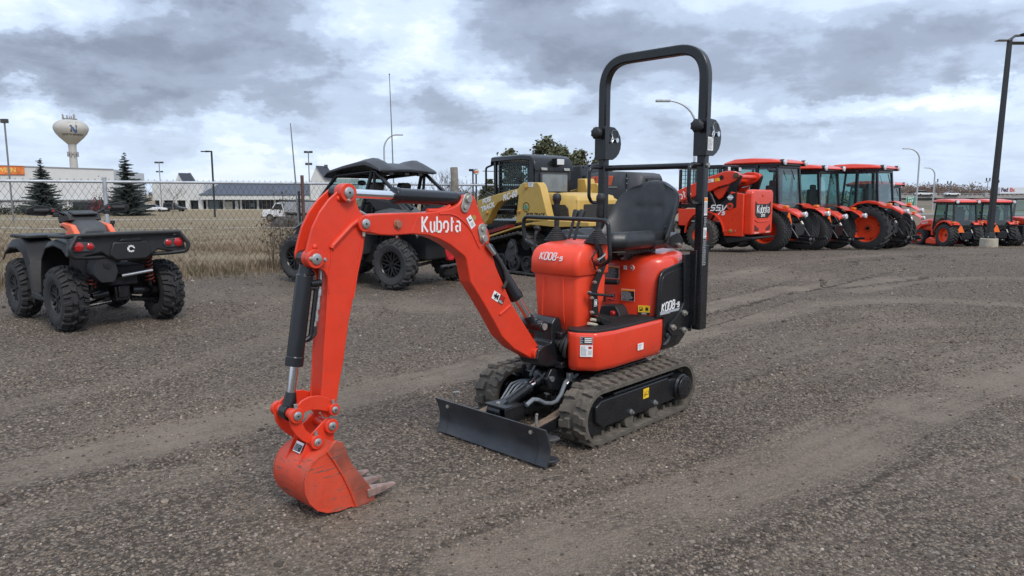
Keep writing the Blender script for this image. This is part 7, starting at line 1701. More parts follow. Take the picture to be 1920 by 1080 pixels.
# ---------------------------------------------------------------- water tower
def water_tower():
    d = 300.0; x, y, z = at(143, d); k = d/1322.67
    root = thing('water_tower', 'cream water tower with a round tank and blue N emblem above the store', 'water tower', (x, y, 0))
    zz = lambda v: zat(v, d); u = lambda p: p*k
    b = B(); b.lathe([(u(7.2), -3), (u(6.8), zz(318)), (u(6.3), zz(290)), (u(6.6), zz(278)), (u(6.9), zz(273.5))], (0, 0, 0), (0, 0, 1), 28); TW = mat('tower_cream', (.46, .44, .405), .6, 0, .08, .2, dust=.25, dustcol=(.36, .31, .26)); b.obj('column', TW, root)
    prof = [(6.9, 273.5), (12.5, 268), (20, 260.5), (25.5, 253.5), (28.3, 247), (28.6, 243.5), (27.6, 239.5), (24.5, 235.2), (19.5, 231.6), (12.5, 229.2), (6, 228.2), (0.01, 228)]
    P = [Vector((u(a), zz(v), 0)) for a, v in prof]; Q = []
    for a, c in zip(P[:-1], P[1:]): Q += [a, a.lerp(c, .5)]
    Q.append(P[-1]); Q = [(p.x, p.y) for p in Q]
    b = B(); b.lathe(Q, (0, 0, 0), (0, 0, 1), 40); tank = b.obj('tank', TW, root, sharp=60)
    b = B(); b.cyl((0, 0, zz(228.5)), (0, 0, zz(227.3)), u(11), n=24)
    for a in range(0, 360, 30): b.cyl((u(10.8)*math.cos(R(a)), u(10.8)*math.sin(R(a)), zz(228)), (u(10.8)*math.cos(R(a)), u(10.8)*math.sin(R(a)), zz(225.5)), .05, n=5)
    b.obj('roof_platform', POLEG, root)
    ANT = mat('antenna_grey', (.33, .32, .31), .6)
    for dx, h, w in ((-11, 9.5, 2.8), (-9.5, 7, 1.6), (-3, 7.5, 2.6), (1.5, 5, 2.0), (5, 6, 2.2), (9.5, 9.5, 3.0), (11, 8, 1.6)):
        b = B(); b.box((u(dx), u(-4 if dx % 2 else 3), zz(228.4)+u(h)*.5), (u(w), u(1.4), u(h))); b.obj('antenna', ANT, root, bevel=.1)
    b = B(); b.cyl((0, 0, zz(228)), (0, 0, zz(216)), .06, n=5); b.obj('mast', ANT, root)
    for a in range(0, 360, 40):
        b = B(); c, s = math.cos(R(a)), math.sin(R(a)); b.box((u(8.2)*c, u(8.2)*s, zz(291)), (u(2.2), u(2.2), u(9)), 0, (0, 0, R(a))); b.obj('antenna', ANT, root, bevel=.1)
    b = B(); b.lathe([(u(6.7), 0), (u(8.0), 0), (u(8.0), .15), (u(6.7), .15)], (0, 0, zz(291)), (0, 0, 1), 24); b.obj('antenna_ring', ANT, root)
    def wrap(me_ob, off=.06):
        for v in me_ob.data.vertices:
            X, Z = v.co.x, v.co.z
            r = None
            for (r0, z0), (r1, z1) in zip(Q[:-1], Q[1:]):
                if min(z0, z1) <= Z <= max(z0, z1): r = r0+(r1-r0)*(Z-z0)/(z1-z0+1e-9); break
            r = (r or u(20))+off-v.co.y*.0; a = X/r+ang
            v.co = (r*math.sin(a), -r*math.cos(a), Z)
    ang = math.atan2(-x, y)*-1+.18
    ang = -math.atan2(-x, y)+.24*1.0
    ang = math.atan2(-x, y)+.14
    TXT = mat('tower_print', (.10, .09, .085), .6)
    t = lettering('CITY OF', u(3.6), (0, 0, zz(235.2)), (1, 0, 0), (0, 0, 1), mat('tower_print_light', (.26, .24, .22), .6), tank, space=1.25, depth=.0); wrap(t)
    t = lettering('NORTH BRANCH', u(4.6), (0, 0, zz(256.8)), (1, 0, 0), (0, 0, 1), TXT, tank, bold=u(.12), depth=.0, sx=1.0); wrap(t)
    for dx, w_ in ((-9, 'EST.'), (9.5, '1994')):
        pass
    for pts, m in (([(-5, 240), (-2, 241), (-2, 252), (-5, 252)], mat('emblem_brown', (.09, .06, .05), .6)), ([(4.2, 238), (6, 241.5), (6, 252), (3.2, 250), (3.2, 241.5)], mat('emblem_slate', (.07, .09, .11), .6)), ([(-6.5, 241.5), (-3, 241.6), (0, 244.5), (3, 250), (6, 253.2), (3, 254), (0, 251.5), (-2.5, 246.5), (-4.5, 243)], mat('emblem_blue', (.05, .14, .34), .6))):
        b = B(); n = len(pts)
        # fine triangles so that the print follows the tank
        c = (sum(p[0] for p in pts)/n, sum(p[1] for p in pts)/n); V = [(u(c[0]), 0, zz(c[1]))]+[(u(p[0]), 0, zz(p[1])) for p in pts]
        b.add(V, [(0, i+1, (i+1) % n+1) for i in range(n)], 0, False); o = b.obj('emblem', m, tank); wrap(o, .10)
water_tower()

# ---------------------------------------------------------------- buildings
def build_store():
    d0, d1 = 128.0, 140.0; xa, _, _ = at(-260, d0); xb, _, _ = at(216, d1); zg = -2.1
    ang = math.atan2(d1-d0, xb-xa); L = math.hypot(xb-xa, d1-d0)
    root = thing('big_box_store', 'long white box store with an orange HALLOWEEN banner on its wall', 'store', (xa, d0, zg), ang)
    h0, h1 = zat(308, 134)-zg+.25, zat(318.5, d1)-zg
    b = B(); V = [(0, 0, 0), (L, 0, 0), (L, 30, 0), (0, 30, 0), (0, 0, h0), (L, 0, h1), (L, 30, h1), (0, 30, h0)]
    b.add(V, [(0, 1, 5, 4), (1, 2, 6, 5), (2, 3, 7, 6), (3, 0, 4, 7), (4, 5, 6, 7)], 0, False); b.obj('wall', WALLW, root)
    b = B(); b.tube([(0, -.06, h0), (L, -.06, h1)], .09, sq=(0, 0, 1)); b.obj('parapet_cap', mat('cap_grey', (.30, .31, .33), .6), root)
    for k in range(9):
        b = B(); x0 = L*(.28+.05*k); b.box((x0+.9, -.22, 1.55), (L*.05-.15, .3, 1.1)); b.obj('wall_panel', mat('panel_white', (.50, .50, .49), .8), root)
    b = B(); b.box((L*.63, -.35, 2.45), (L*.74, .8, .16)); b.obj('canopy', mat('cap_grey', (.3, .31, .33)), root)
    b = B(); b.box((L*.5, -.1, .45), (L*.98, .22, .9)); b.obj('plinth', mat('plinth_grey', (.27, .27, .27), .8), root)
    b = B(); b.box((L*.885, -.3, 1.0), (L*.13, .4, 2.0)); b.obj('dark_entrance', DGLASS, root)
    b = B(); b.box((L*.80, -.25, 1.2), (.3, .5, 2.4)); b.obj('pilaster', WALLW, root)
    # banner: bearing 50 px is its right edge
    def s_at(u):
        t = (u-960)/1334.1; # solve xa+s cos = t (d0+s sin)
        return (t*d0-xa)/(math.cos(ang)-t*math.sin(ang))
    s1, s0 = s_at(50), s_at(-62); zc = zat(320, 134)-zg; hh = 15.5*134/1322.67
    BO = mat('banner_orange', (.62, .17, .035), .6, 0, .45, .8)
    b = B(); b.box(((s0+s1)/2, -.12, zc), (s1-s0, .1, hh)); bn = b.obj('banner', BO, root)
    b = B()
    for zz in (zc+hh/2, zc-hh/2): b.box(((s0+s1)/2, -.15, zz), (s1-s0, .12, .09))
    b.obj('banner_edge', mat('banner_red', (.42, .06, .03), .6), bn)
    lettering('HALLOWEEN', hh*.72, (s_at(-2), -.19, zc), (1, 0, 0), (0, 0, 1), mat('banner_yellow', (.85, .55, .14), .6), bn, bold=.02, depth=.02, sx=.94)
build_store()
def build_mall():
    d = 160.0; zg = -2.1
    X = lambda u: (u-960)/1334.1*d
    Z = lambda v: zat(v, d)-zg
    root = thing('strip_mall', 'white strip mall with long slate blue roof and dark shop windows', 'shopping centre', (0, d, zg))
    b = B(); b.box(((X(286)+X(382))/2, 6, Z(342)/2+1.1), (X(382)-X(286), 12, Z(342)-2.2)); b.obj('wall', WALLW, root, label='white block over four columns')
    for u in (302, 327, 351, 375):
        b = B(); b.box((X(u), .3, 1.15), (.9, .7, 2.3)); b.obj('column', WALLW, root)
    b = B(); b.box(((X(286)+X(382))/2, 5, 1.1), (X(382)-X(286), 8, 2.2)); b.obj('shop_front', DGLASS, root)
    # long roof
    b = B(); zr0, zr1 = Z(365), Z(345); V = [(X(376), -1.0, zr0), (X(584), -1.0, zr0), (X(584), 5, zr1), (X(394), 5, zr1), (X(376), -1.0, zr0-.15), (X(584), -1.0, zr0-.15)]
    b.add(V, [(0, 1, 2, 3), (4, 5, 1, 0), (0, 3, 4)], 0, False)
    rf = b.obj('roof', ROOFM, root)
    n = 44
    for k in range(n):
        u0 = 394+(584-394)*k/n; b = B(); b.tube([(X(u0), -1.0, zr0+.04), (X(u0), 5, zr1+.04)], .035, sq=(1, 0, 0)); b.obj('roof_seam', ROOFM, rf)
    b = B(); b.box(((X(378)+X(584))/2, -.55, Z(369.5)), (X(584)-X(378), .6, Z(365)-Z(374))); b.obj('fascia', WALLW, root)
    b = B(); b.box(((X(378)+X(584))/2, 1.2, 1.15), (X(584)-X(378), .4, 2.3)); b.obj('shop_front', DGLASS, root)
    for k, u in enumerate(range(384, 584, 8)):
        b = B(); b.box((X(u), .95, 1.15), (.10 if k % 4 else .45, .12, 2.25)); b.obj('mullion', mat('mullion_grey', (.16, .17, .18), .5) if k % 4 else WALLW, root)
    for u, w, h, m in ((425, 1.6, 1.6, mat('poster_pale', (.42, .40, .33), .6)), (397, 2.2, 2.0, mat('pale_glass', (.12, .15, .16), .2)), (440, .7, 2.0, WALLW), (470, 1.0, .8, MATS['pale_glass']), (530, 1.8, 1.3, MATS['pale_glass'])):
        b = B(); b.box((X(u), .93, 1.1), (w, .1, h)); b.obj('shop_window', m, root)
    b = B(); b.box(((X(378)+X(640))/2, -2, .12), (X(640)-X(300), 3, .24)); b.obj('kerb', mat('kerb_tan', (.42, .37, .27), .9), root)
    # gables
    for (u0, u1, up, vt, vb, ub, u2) in ((330, 344, 338, 325, 341, 360, 368), (580, 622, 598, 312.5, 342, 622, 640)):
        b = B()
        if u0 > 500:
            b.prism([(X(583), 2.2), (X(583), Z(342)), (X(596), Z(313)), (X(612), Z(330)), (X(660), Z(330)), (X(660), 2.2)], 'y', -.6, 8); b.obj('gable_wall', WALLW, root, label='tall white gable end')
            b = B(); b.add([(X(595.5), -1, Z(312)), (X(617), -1, Z(313)), (X(634), -.9, Z(341)), (X(612), -1, Z(337))], [(0, 1, 2, 3)], 0, False); b.add([(X(595.5), -.8, Z(312)), (X(617), -.8, Z(313)), (X(634), -.7, Z(341)), (X(612), -.8, Z(337))], [(3, 2, 1, 0)], 0, False); g = b.obj('gable_roof', ROOFM, root)
            b = B(); b.box((X(615), -.9, Z(312.5)), (.7, .4, .5)); b.obj('roof_end', ROOFM, g)
        else:
            b.prism([(X(329), Z(343)), (X(337), Z(326)), (X(345), Z(343))], 'y', 0, 6); b.obj('gable_wall', WALLW, root, label='small white gable on the roof')
            b = B(); b.add([(X(337), -.2, Z(325)), (X(357), -.2, Z(325.5)), (X(367), 0, Z(340)), (X(345), -.2, Z(341))], [(0, 1, 2, 3)], 0, False); b.add([(X(337), 0, Z(325)), (X(357), 0, Z(325.5)), (X(367), .2, Z(340)), (X(345), 0, Z(341))], [(3, 2, 1, 0)], 0, False); g = b.obj('gable_roof', ROOFM, root)
            b = B(); b.add([(X(357), -.3, Z(325)), (X(361), -.3, Z(325)), (X(369), -.1, Z(340)), (X(365), -.1, Z(340))], [(0, 1, 2, 3)], 0, False); b.obj('roof_end', mat('roof_light', (.13, .14, .16), .5), g)
    b = B(); b.box((X(610), 3, 1.3), (X(660)-X(584), 6, 2.6)); b.obj('wall', WALLW, root)
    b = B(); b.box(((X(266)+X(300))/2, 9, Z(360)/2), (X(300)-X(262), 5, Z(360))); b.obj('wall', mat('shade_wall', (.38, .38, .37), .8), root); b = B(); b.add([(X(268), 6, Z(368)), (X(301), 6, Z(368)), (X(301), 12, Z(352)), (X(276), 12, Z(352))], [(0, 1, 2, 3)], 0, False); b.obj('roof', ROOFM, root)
build_mall()
# pale path across the field
for u0, u1, d, w, nm in ((-300, 700, 84, 1.6, 'path'), (-300, 640, 57, .9, 'kerb_strip')):
    b = B(); n = 24; V = []
    for k in range(n+1):
        x = (u0+(u1-u0)*k/n-960)/1322.67*d; yy = d+2.0*math.sin(k*.35)
        V += [(x, yy-w/2, gz(x, yy)+.03), (x, yy+w/2, gz(x, yy)+.03)]
    b.add(V, [(2*k, 2*k+2, 2*k+3, 2*k+1) for k in range(n)], 0, False); o = b.obj(nm, mat('pale_path', (.34, .32, .29), .9, 0, .25, .5), None); o['kind'] = 'structure'

# ---------------------------------------------------------------- trees
def leaf_cards(b, pts, size, q, m=0):
    for p in pts:
        p = Vector(p); a = Vector((q.gauss(0, 1), q.gauss(0, 1), q.gauss(0, 1))).normalized(); c = a.orthogonal().normalized(); e = a.cross(c); s = size*q.uniform(.6, 1.4)
        b.add([p-c*s*.5, p+e*s*.35, p+c*s*.6, p-e*s*.35], [(0, 1, 2, 3)], m, False)
def spruce(u, d, vtop, wpx, label, seed, vbase=392):
    q = random.Random(seed); x, y, z = at(u, d); H = zat(vtop, d)-z; Rb = wpx*d/1322.67/2
    root = thing('spruce_tree', label, 'tree', (x, y, z), 0, 'spruce trees')
    b = B(); b.rings([((0, 0, -.3), H*.022), ((0, 0, H*.5), H*.012), ((0, 0, H*.98), H*.002)], 8); b.obj('trunk', BARK, root)
    b = B(); n = 26
    for k in range(n):
        t = (k+.3)/n; zz = H*(.06+.93*t); r = Rb*(1-t)**.85*q.uniform(.82, 1.12)+.05; nb = int(17-9*t)
        for j in range(nb):
            a = 2*math.pi*(j+q.random())/nb; rr = r*q.uniform(.45, 1.22); dr = rr*q.uniform(-.02, .34); zj = q.gauss(0, H*.018); c, s = math.cos(a), math.sin(a)
            m_ = int(9+rr*8)
            for i in range(m_):
                f = (i+q.random())/m_; px = Vector((c*rr*f, s*rr*f, zz+zj-dr*f+rr*.14*f*f+.02)); wd = (.10+rr*.17*(1-f*.7))
                side = Vector((-s, c, 0)); fw = Vector((c, s, -.2)).normalized()
                for sg in (-1, 1):
                    tip = px+side*(sg*wd*q.uniform(.6, 1.3))+fw*wd*q.uniform(.3, .9)+Vector((0, 0, -wd*q.uniform(.2, .8)))
                    b.add([px-fw*wd*.25, px+fw*wd*.35, tip], [(0, 1, 2)], 0, False)
                b.add([px+Vector((0, 0, wd*.25)), px+fw*wd*.6, px+Vector((0, 0, -wd*.7))], [(0, 1, 2)], 0, False)
    b.obj('crown', leafmat('spruce_needles', (.050, .062, .054), .5, 1.0), root)
spruce(80, 110, 297, 74, 'spruce tree in front of the box store, right of the orange banner', 1)
spruce(238, 104, 287, 86, 'broad dark spruce at the right end of the box store', 2)
def pine(u, d, vtop, wpx, label, seed, nm='pine_tree', col=(.115, .122, .070)):
    q = random.Random(seed); x, y, z = at(u, d); H = zat(vtop, d)-z; Rb = wpx*d/1322.67/2
    root = thing(nm, label, 'tree', (x, y, z), 0, 'pine trees')
    b = B(); b.tube([(0, 0, -.3), (q.uniform(-.1, .1), 0, H*.5), (0, 0, H*.95)], (lambda t: H*.022*(1-.8*t)), 7)
    blobs = []
    for k in range(64):
        t = q.uniform(.12, 1.0); a = q.uniform(0, 6.28); r = Rb*(1-.70*max(0, t-.40)/.60)*math.sqrt(q.uniform(.05, 1.0))*(1 if t < .93 else .35)
        p = Vector((r*math.cos(a), r*math.sin(a), H*t)); blobs.append(p)
        b.tube([(0, 0, H*max(0, t-.10)), p*.55+Vector((0, 0, H*t*.42)), p], (lambda s_: H*.006*(1-.6*s_)), 4)
    b.obj('trunk', BARK, root)
    b = B()
    for p in blobs:
        s = Rb*q.uniform(.14, .34); pts = [p+Vector((q.gauss(0, s*.55), q.gauss(0, s*.55), q.gauss(0, s*.34))) for _ in range(150)]; leaf_cards(b, pts, .25*d/60, q)
    b.obj('crown', leafmat('pine_needles_%d' % (seed % 3), col, .55, 1.6), root)
for i, (u, d, v, w, lab) in enumerate(((1026, 62, 263, 84, 'tallest pine behind the cab of the yellow track loader'), (1084, 60, 290, 66, 'pine between the loader cab and the left roll-bar post'), (958, 66, 284, 52, 'pine half hidden behind the mesh side of the loader cab'), (1126, 64, 298, 60, 'pine behind the left post of the roll bar'), (1056, 70, 284, 60, 'pine just right of the tallest pine'), (915, 72, 340, 34, 'low pine at the left side of the loader cab'))):
    pine(u, d, v, w, lab, 10+i)
def bare(u, d, vtop, label, seed, m=None, dens=6, spread=.55, group='bare trees', name='bare_tree', cat='tree', depth=5, lean=0, r0=.022):
    q = random.Random(seed); x, y, z = at(u, d); H = zat(vtop, d)-z
    root = thing(name, label, cat, (x, y, z), 0, group)
    b = B(); tw = B()
    def grow(p, dv, ln, r, k):
        e = p+dv*ln; mid = p.lerp(e, .5)+Vector((q.gauss(0, .05), q.gauss(0, .05), 0))*ln
        (b if k > depth-3 else tw).tube([p, mid, e], (lambda t: r*(1-.45*t)), 5 if k > 2 else 3, caps=False)
        if k == 0: return
        nb = q.randint(2, 3) if k > 1 else dens//2
        for _ in range(nb):
            nd = (dv+Vector((q.gauss(0, spread), q.gauss(0, spread), q.uniform(-.05, .45)))).normalized(); grow(p.lerp(e, q.uniform(.55, 1.0)), nd, ln*q.uniform(.58, .82), r*.55, k-1)
    grow(Vector((0, 0, -.2)), Vector((lean, 0, 1)).normalized(), H*.36, H*r0, depth)
    mm = m or BARKG
    b.obj('trunk', mm, root); tw.obj('crown', mm, root)
bare(322, 120, 340, 'bare tree in front of the white columns of the strip mall', 3)
bare(834, 70, 306, 'bare tree right above the rear roof corner of the buggy', 4, dens=6, spread=.30)
bare(868, 78, 304, 'bare tree behind the weathered timber post', 5, dens=6, spread=.30)
bare(852, 74, 318, 'brownish bare tree between the two taller bare trees', 6, mat('brown_twigs', (.10, .085, .06), .9, 0, .3), dens=8, spread=.35)
bare(905, 85, 340, 'small bare tree below the round sign', 7, dens=6, spread=.4)
bare(880, 85, 345, 'small bare tree at the left of the round sign pole', 8, dens=6, spread=.4)
# shrubs
def shrub(u, d, vtop, wpx, label, col, seed, name='shrub', n=1500, flat=1.0, group=None, cat='bush', card=.16):
    q = random.Random(seed); x, y, z = at(u, d); H = zat(vtop, d)-z; Rb = wpx*d/1322.67/2
    root = thing(name, label, cat, (x, y, z), 0, group)
    b = B(); st = B()
    for k in range(9): a = q.uniform(0, 6.28); st.tube([(0, 0, -.1), (Rb*.4*math.cos(a), Rb*.3*math.sin(a), H*.4), (Rb*.7*math.cos(a), Rb*.5*math.sin(a), H*.75)], .02*H, 4)
    st.obj('stems', BARK, root)
    pts = []
    lob = [(q.uniform(-.75, .75), q.uniform(-.5, .5), q.uniform(.45, 1.0)) for _ in range(12)]
    for _ in range(n):
        lx, ly, lz = q.choice(lob); px = lx*Rb+q.gauss(0, Rb*.22); hz = (1-abs(px/Rb)**2.2*.75)
        pts.append((px, ly*Rb*.6+q.gauss(0, Rb*.2), max(.02, abs(q.gauss(.45, .3))*H*max(.15, hz)*lz*1.1)))
    leaf_cards(b, pts, card*d/100, q); b.obj('foliage', leafmat(name+'_leaf_%d' % seed, col, .5, 1.0), root)
shrub(200, 108, 358, 84, 'dark red bush in front of the store, behind the handlebar of the quad bike', (.15, .030, .036), 31, 'red_bush', 2200)
shrub(18, 112, 381, 75, 'dark green hedge at the left edge below the orange banner', (.022, .030, .018), 32, 'hedge', 1400, group='hedges by the store')
shrub(132, 113, 383, 70, 'dark green hedge between the spruce and the red bush', (.024, .034, .018), 33, 'hedge', 1400, group='hedges by the store')
shrub(545, 100, 362, 60, 'olive green bush behind the white truck', (.085, .085, .045), 34, 'olive_bush', 900)
shrub(930, 60, 348, 70, 'dark bushes along the fence left of the track loader', (.040, .042, .028), 35, 'bush', 1600)
shrub(870, 55, 356, 80, 'brown brush behind the timber post', (.085, .070, .050), 36, 'brush', 1400)
# weedy saplings growing along the fence
def sapling(u, d, vtop, seed, label):
    q = random.Random(seed); x, y, z = at(u, d); H = zat(vtop, d)-z
    root = thing('weed_sapling', label, 'weed', (x, y, z), 0, 'dry weeds by the fence')
    b = B(); lf = B()
    for k in range(4):
        P = [Vector((q.uniform(-.04, .04), 0, -.05))]; dv = Vector((q.gauss(0, .10), q.gauss(0, .1), 1)); h = H*q.uniform(.6, 1.0); n = 6
        for i in range(n): P.append(P[-1]+dv*(h/n)); dv += Vector((q.gauss(0, .05), q.gauss(0, .05), 0))
        b.tube(P, (lambda t: .009*(1-.7*t)), 4)
        for _ in range(16):
            i = q.randint(2, n-1); p = P[i].lerp(P[i+1], q.random()); e = p+Vector((q.gauss(0, .10), q.gauss(0, .10), q.uniform(.02, .16))); b.tube([p, e], .0025, 3, caps=False)
            for _ in range(3): lf.add([e, e+Vector((q.gauss(0, .02), q.gauss(0, .02), q.gauss(.01, .02))), e+Vector((q.gauss(0, .02), q.gauss(0, .02), q.gauss(-.01, .02)))], [(0, 1, 2)], 0, False)
    b.obj('stem', mat('dry_stem', (.085, .060, .045), .9), root); lf.obj('dry_leaves', mat('dry_leaf', (.11, .075, .052), .9, 0, .4), root)
sapling(527, 13.3, 352, 41, 'tallest dry weed, left of the buggy front wheel'); sapling(505, 13.0, 372, 42, 'dry weed left of the tallest weed'); sapling(545, 14.2, 385, 43, 'dry weed close to the rust red fence post'); sapling(533, 13.9, 400, 44, 'short dry weed behind the tallest weed')

# ---------------------------------------------------------------- vehicles far away
def car(u, d, label, col, rz=0.0, kind='sedan', L=4.5, z=None, group='cars parked beyond the field', name='parked_car'):
    x, y, zz = at(u, d); z = zz if z is None else z
    root = thing(name, label, 'car', (x, y, z), rz, group); w = .88
    m = mat('car_%s' % '_'.join('%02d' % int(c*100) for c in col), col, .3, 0, .03, coat=.4)
    b = B(); P = [(-L/2, .35), (-L/2, .85), (-L/2+.2, .95), (L/2-1.1, .92), (L/2-.1, .75), (L/2, .55), (L/2, .35)]; b.prism(P, 'y', -w, w); bd = b.obj('body', m, root, bevel=.08)
    h = 1.45 if kind == 'sedan' else 1.72
    b = B(); P = [(-L/2+.35, .93), (-L/2+(.9 if kind == 'sedan' else .45), h-.03), (-L/2+2.2, h), (L/2-1.2, .93)]; b.prism(P, 'y', -w+.12, w-.12); b.obj('window', DGLASS, bd, bevel=.05)
    b = B(); b.box((-L/2+1.7, 0, h+.01), (1.6, 1.4, .05)); b.obj('roof', m, bd, bevel=.02)
    for sx in (-1, 1):
        for s in (-1, 1): b = B(); b.cyl((sx*L*.31, s*(w-.2), .32), (sx*L*.31, s*w, .32), .32, n=14); b.obj('wheel', RUBBER, root)
car(236, 140, 'white car parked beside the red bush', (.65, .66, .68), .1, 'suv'); car(262, 140, 'dark car parked between two white cars', (.06, .06, .07), 3.1); car(287, 138, 'white car parked right of the broad spruce', (.70, .70, .70), .05); car(325, 143, 'dark car in front of the white columns', (.03, .03, .035), .1, 'suv')
car(1733, 231, 'white van driving over the left end of the overpass', (.7, .7, .7), 0, 'suv', 5.5, 1.0, 'vehicles on the overpass', 'white_van'); car(1785, 231, 'white car driving over the middle of the overpass', (.72, .72, .72), 0, 'sedan', 4.6, .95, 'vehicles on the overpass', 'white_car')
def dump_truck():
    x, y, z = at(545, 76)
    root = thing('dump_truck', 'white pickup truck with dark dump box parked in the dry field', 'truck', (x, y, z), R(172))
    WH = mat('truck_white', (.68, .68, .68), .35, 0, .05, coat=.2)
    b = B(); P = [(.35, .55), (.35, 1.15), (.50, 1.98), (1.35, 2.02), (1.85, 1.32), (2.75, 1.22), (2.85, .9), (2.85, .50)]; b.prism(P, 'y', -.95, .95); c = b.obj('cab', WH, root, bevel=.06)
    for s in (-1, 1):
        b = B(); b.prism([(.52, 1.28), (.62, 1.88), (1.28, 1.90), (1.68, 1.32)], 'y', s*.945, s*.965); b.obj('window', DGLASS, c)
        b = B(); b.box((2.87, s*.68, .98), (.04, .35, .22)); b.obj('headlight', LENSW, c)
    b = B(); b.quad((1.87, .75, 1.36), (1.87, -.75, 1.36), (1.40, -.72, 1.97), (1.40, .72, 1.97)); b.obj('windscreen', DGLASS, c)
    b = B(); b.box((2.87, 0, .95), (.05, .9, .34)); b.box((2.9, 0, .55), (.12, 1.8, .2)); b.obj('grille', BLACK, c)
    b = B(); b.box((-1.6, 0, .75), (3.6, 1.0, .3)); b.obj('chassis', BLACK, root)
    b = B(); b.prism([(.25, 1.0), (.35, 1.95), (.9, 2.12), (-3.4, 2.12), (-3.4, 1.0)], 'y', -1.05, 1.05); b.obj('dump_box', mat('box_grey', (.30, .31, .33), .5, 0, .15), root, bevel=.02)
    b = B(); b.prism([(.9, 2.14), (.6, 2.3), (-3.4, 2.22), (-3.4, 2.14)], 'y', -1.02, 1.02); b.obj('tarp', BLACK, root)
    for xx in (2.0, -2.0):
        for s in (-1, 1): b = B(); b.cyl((xx, s*.65, .42), (xx, s*.97, .42), .42, n=16); b.cyl((xx, s*.96, .42), (xx, s*.985, .42), .2, n=12, m=1); b.obj('wheel', [RUBBER, POLEG], root)
dump_truck()
def grey_pile():
    x, y, z = at(555, 62); b = B(); q = random.Random(4); b.sphere((0, 0, 0), 1, 16, sc=(2.4, 1.5, 1.0)); b.v = [(v[0]*q.uniform(.9, 1.1), v[1]*q.uniform(.9, 1.1), max(-.3, v[2]*q.uniform(.8, 1.1))) for v in b.v]
    o = b.obj('brush_pile', mat('brush_grey', (.07, .062, .055), .95, 0, .5, 3, bump=1.0, bs=9), None); o.location = (x, y, z); tag(o, 'grey brown brush pile in front of the white truck', 'brush pile')
grey_pile()
# ---------------------------------------------------------------- overpass and right background
def overpass():
    d = 232.0; X = lambda u: (u-960)/1334.1*d; Zv = lambda v: zat(v, d)
    root = thing('overpass', 'long concrete highway overpass with railing on the right horizon', 'bridge', (0, d, 0))
    BG = mat('bridge_concrete', (.33, .32, .30), .85, 0, .1, .2); BD = mat('girder_grey', (.20, .20, .20), .8, 0, .1, .2)
    x0, x1 = X(1640), X(2150)
    b = B(); b.box(((x0+x1)/2, 5, (Zv(369)+Zv(371))/2), (x1-x0, 12, Zv(369)-Zv(371.5))); b.obj('deck', BG, root)
    b = B(); b.box(((x0+x1)/2, 1, (Zv(371)+Zv(376))/2), (x1-x0, .8, Zv(371)-Zv(376))); b.obj('girder', BD, root)
    b = B(); b.box(((x0+x1)/2, -.5, (Zv(365.5)+Zv(369.3))/2), (x1-x0, .4, Zv(365.5)-Zv(369.3))); b.obj('parapet', mat('stone_parapet', (.27, .25, .23), .9, 0, .35, 1.2), root)
    b = B(); b.box(((x0+x1)/2, -.5, Zv(363.2)), (x1-x0, .12, .10)); 
    for k in range(60): b.box((x0+(x1-x0)*k/59, -.5, Zv(364.4)), (.12, .12, .5))
    b.obj('railing', GALV, root)
    for u in (1750, 1846, 1960):
        b = B(); b.box((X(u), -.6, Zv(365.5)), (1.1, 1.0, 1.4)); b.obj('parapet_pier', mat('bridge_concrete', (.33, .32, .30)), root)
    for u in (1690, 1850, 2000):
        b = B(); b.box((X(u), 5, (Zv(376)-2.6)/2), (1.4, 8, Zv(376)+2.6)); b.obj('pier', BG, root)
    for u, v in ((1751, 336), (1776, 340), (1848, 334), (1865, 338)):
        lp = thing('bridge_lamp', {1751: 'twin lamp above the left parapet pier of the overpass', 1776: 'twin lamp between the two parapet piers, over the white car', 1848: 'twin lamp above the right parapet pier of the overpass', 1865: 'twin lamp on the overpass touching the black light pole'}[u], 'street lamp', (X(u), d-.6, Zv(365)), 0, 'lamps on the overpass')
        h = Zv(v)-Zv(365); b = B(); b.cyl((0, 0, 0), (0, 0, h*.85), .10, n=6); b.tube([(-.55, 0, h*.80), (0, 0, h*.72), (.55, 0, h*.80)], .06, 6); b.obj('pole', POLEG, lp)
        for s in (-1, 1): b = B(); b.rings([((s*.55, 0, h*.80), .16), ((s*.55, 0, h*.97), .22), ((s*.55, 0, h), .06)], 8); b.obj('lantern', mat('lamp_head_grey', (.05, .05, .05)), lp)
    # delivery trailer
    tr = thing('semi_trailer', 'white semi trailer with FedEx lettering on the overpass', 'trailer', (0, d+4, 0), 0)
    b = B(); xa, xb = X(1881)+.6, X(2010); b.box(((xa+xb)/2, 0, (Zv(351.3)+Zv(363))/2), (xb-xa, 2.5, Zv(351.3)-Zv(363))); t = b.obj('trailer_box', mat('trailer_white', (.62, .63, .65), .45, 0, .05, .3), tr, bevel=.05)
    sz = 1.78; tx = X(1882.5)+1.9
    lettering('Fed', sz, (tx+.05, -1.27, Zv(356.3)), (1, 0, 0), (0, 0, 1), mat('logo_purple', (.055, .03, .075), .5), t, bold=.07, depth=.01, space=.85); lettering('Ex', sz, (tx+2.55, -1.27, Zv(356.3)), (1, 0, 0), (0, 0, 1), mat('logo_red', (.50, .05, .05), .5), t, bold=.07, depth=.01, space=.85)
    for u in (1886, 1891):
        b = B(); b.cyl((X(u), -1.2, Zv(366)), (X(u), -.8, Zv(366)), .5, n=12); b.obj('wheel', RUBBER, tr)
overpass()
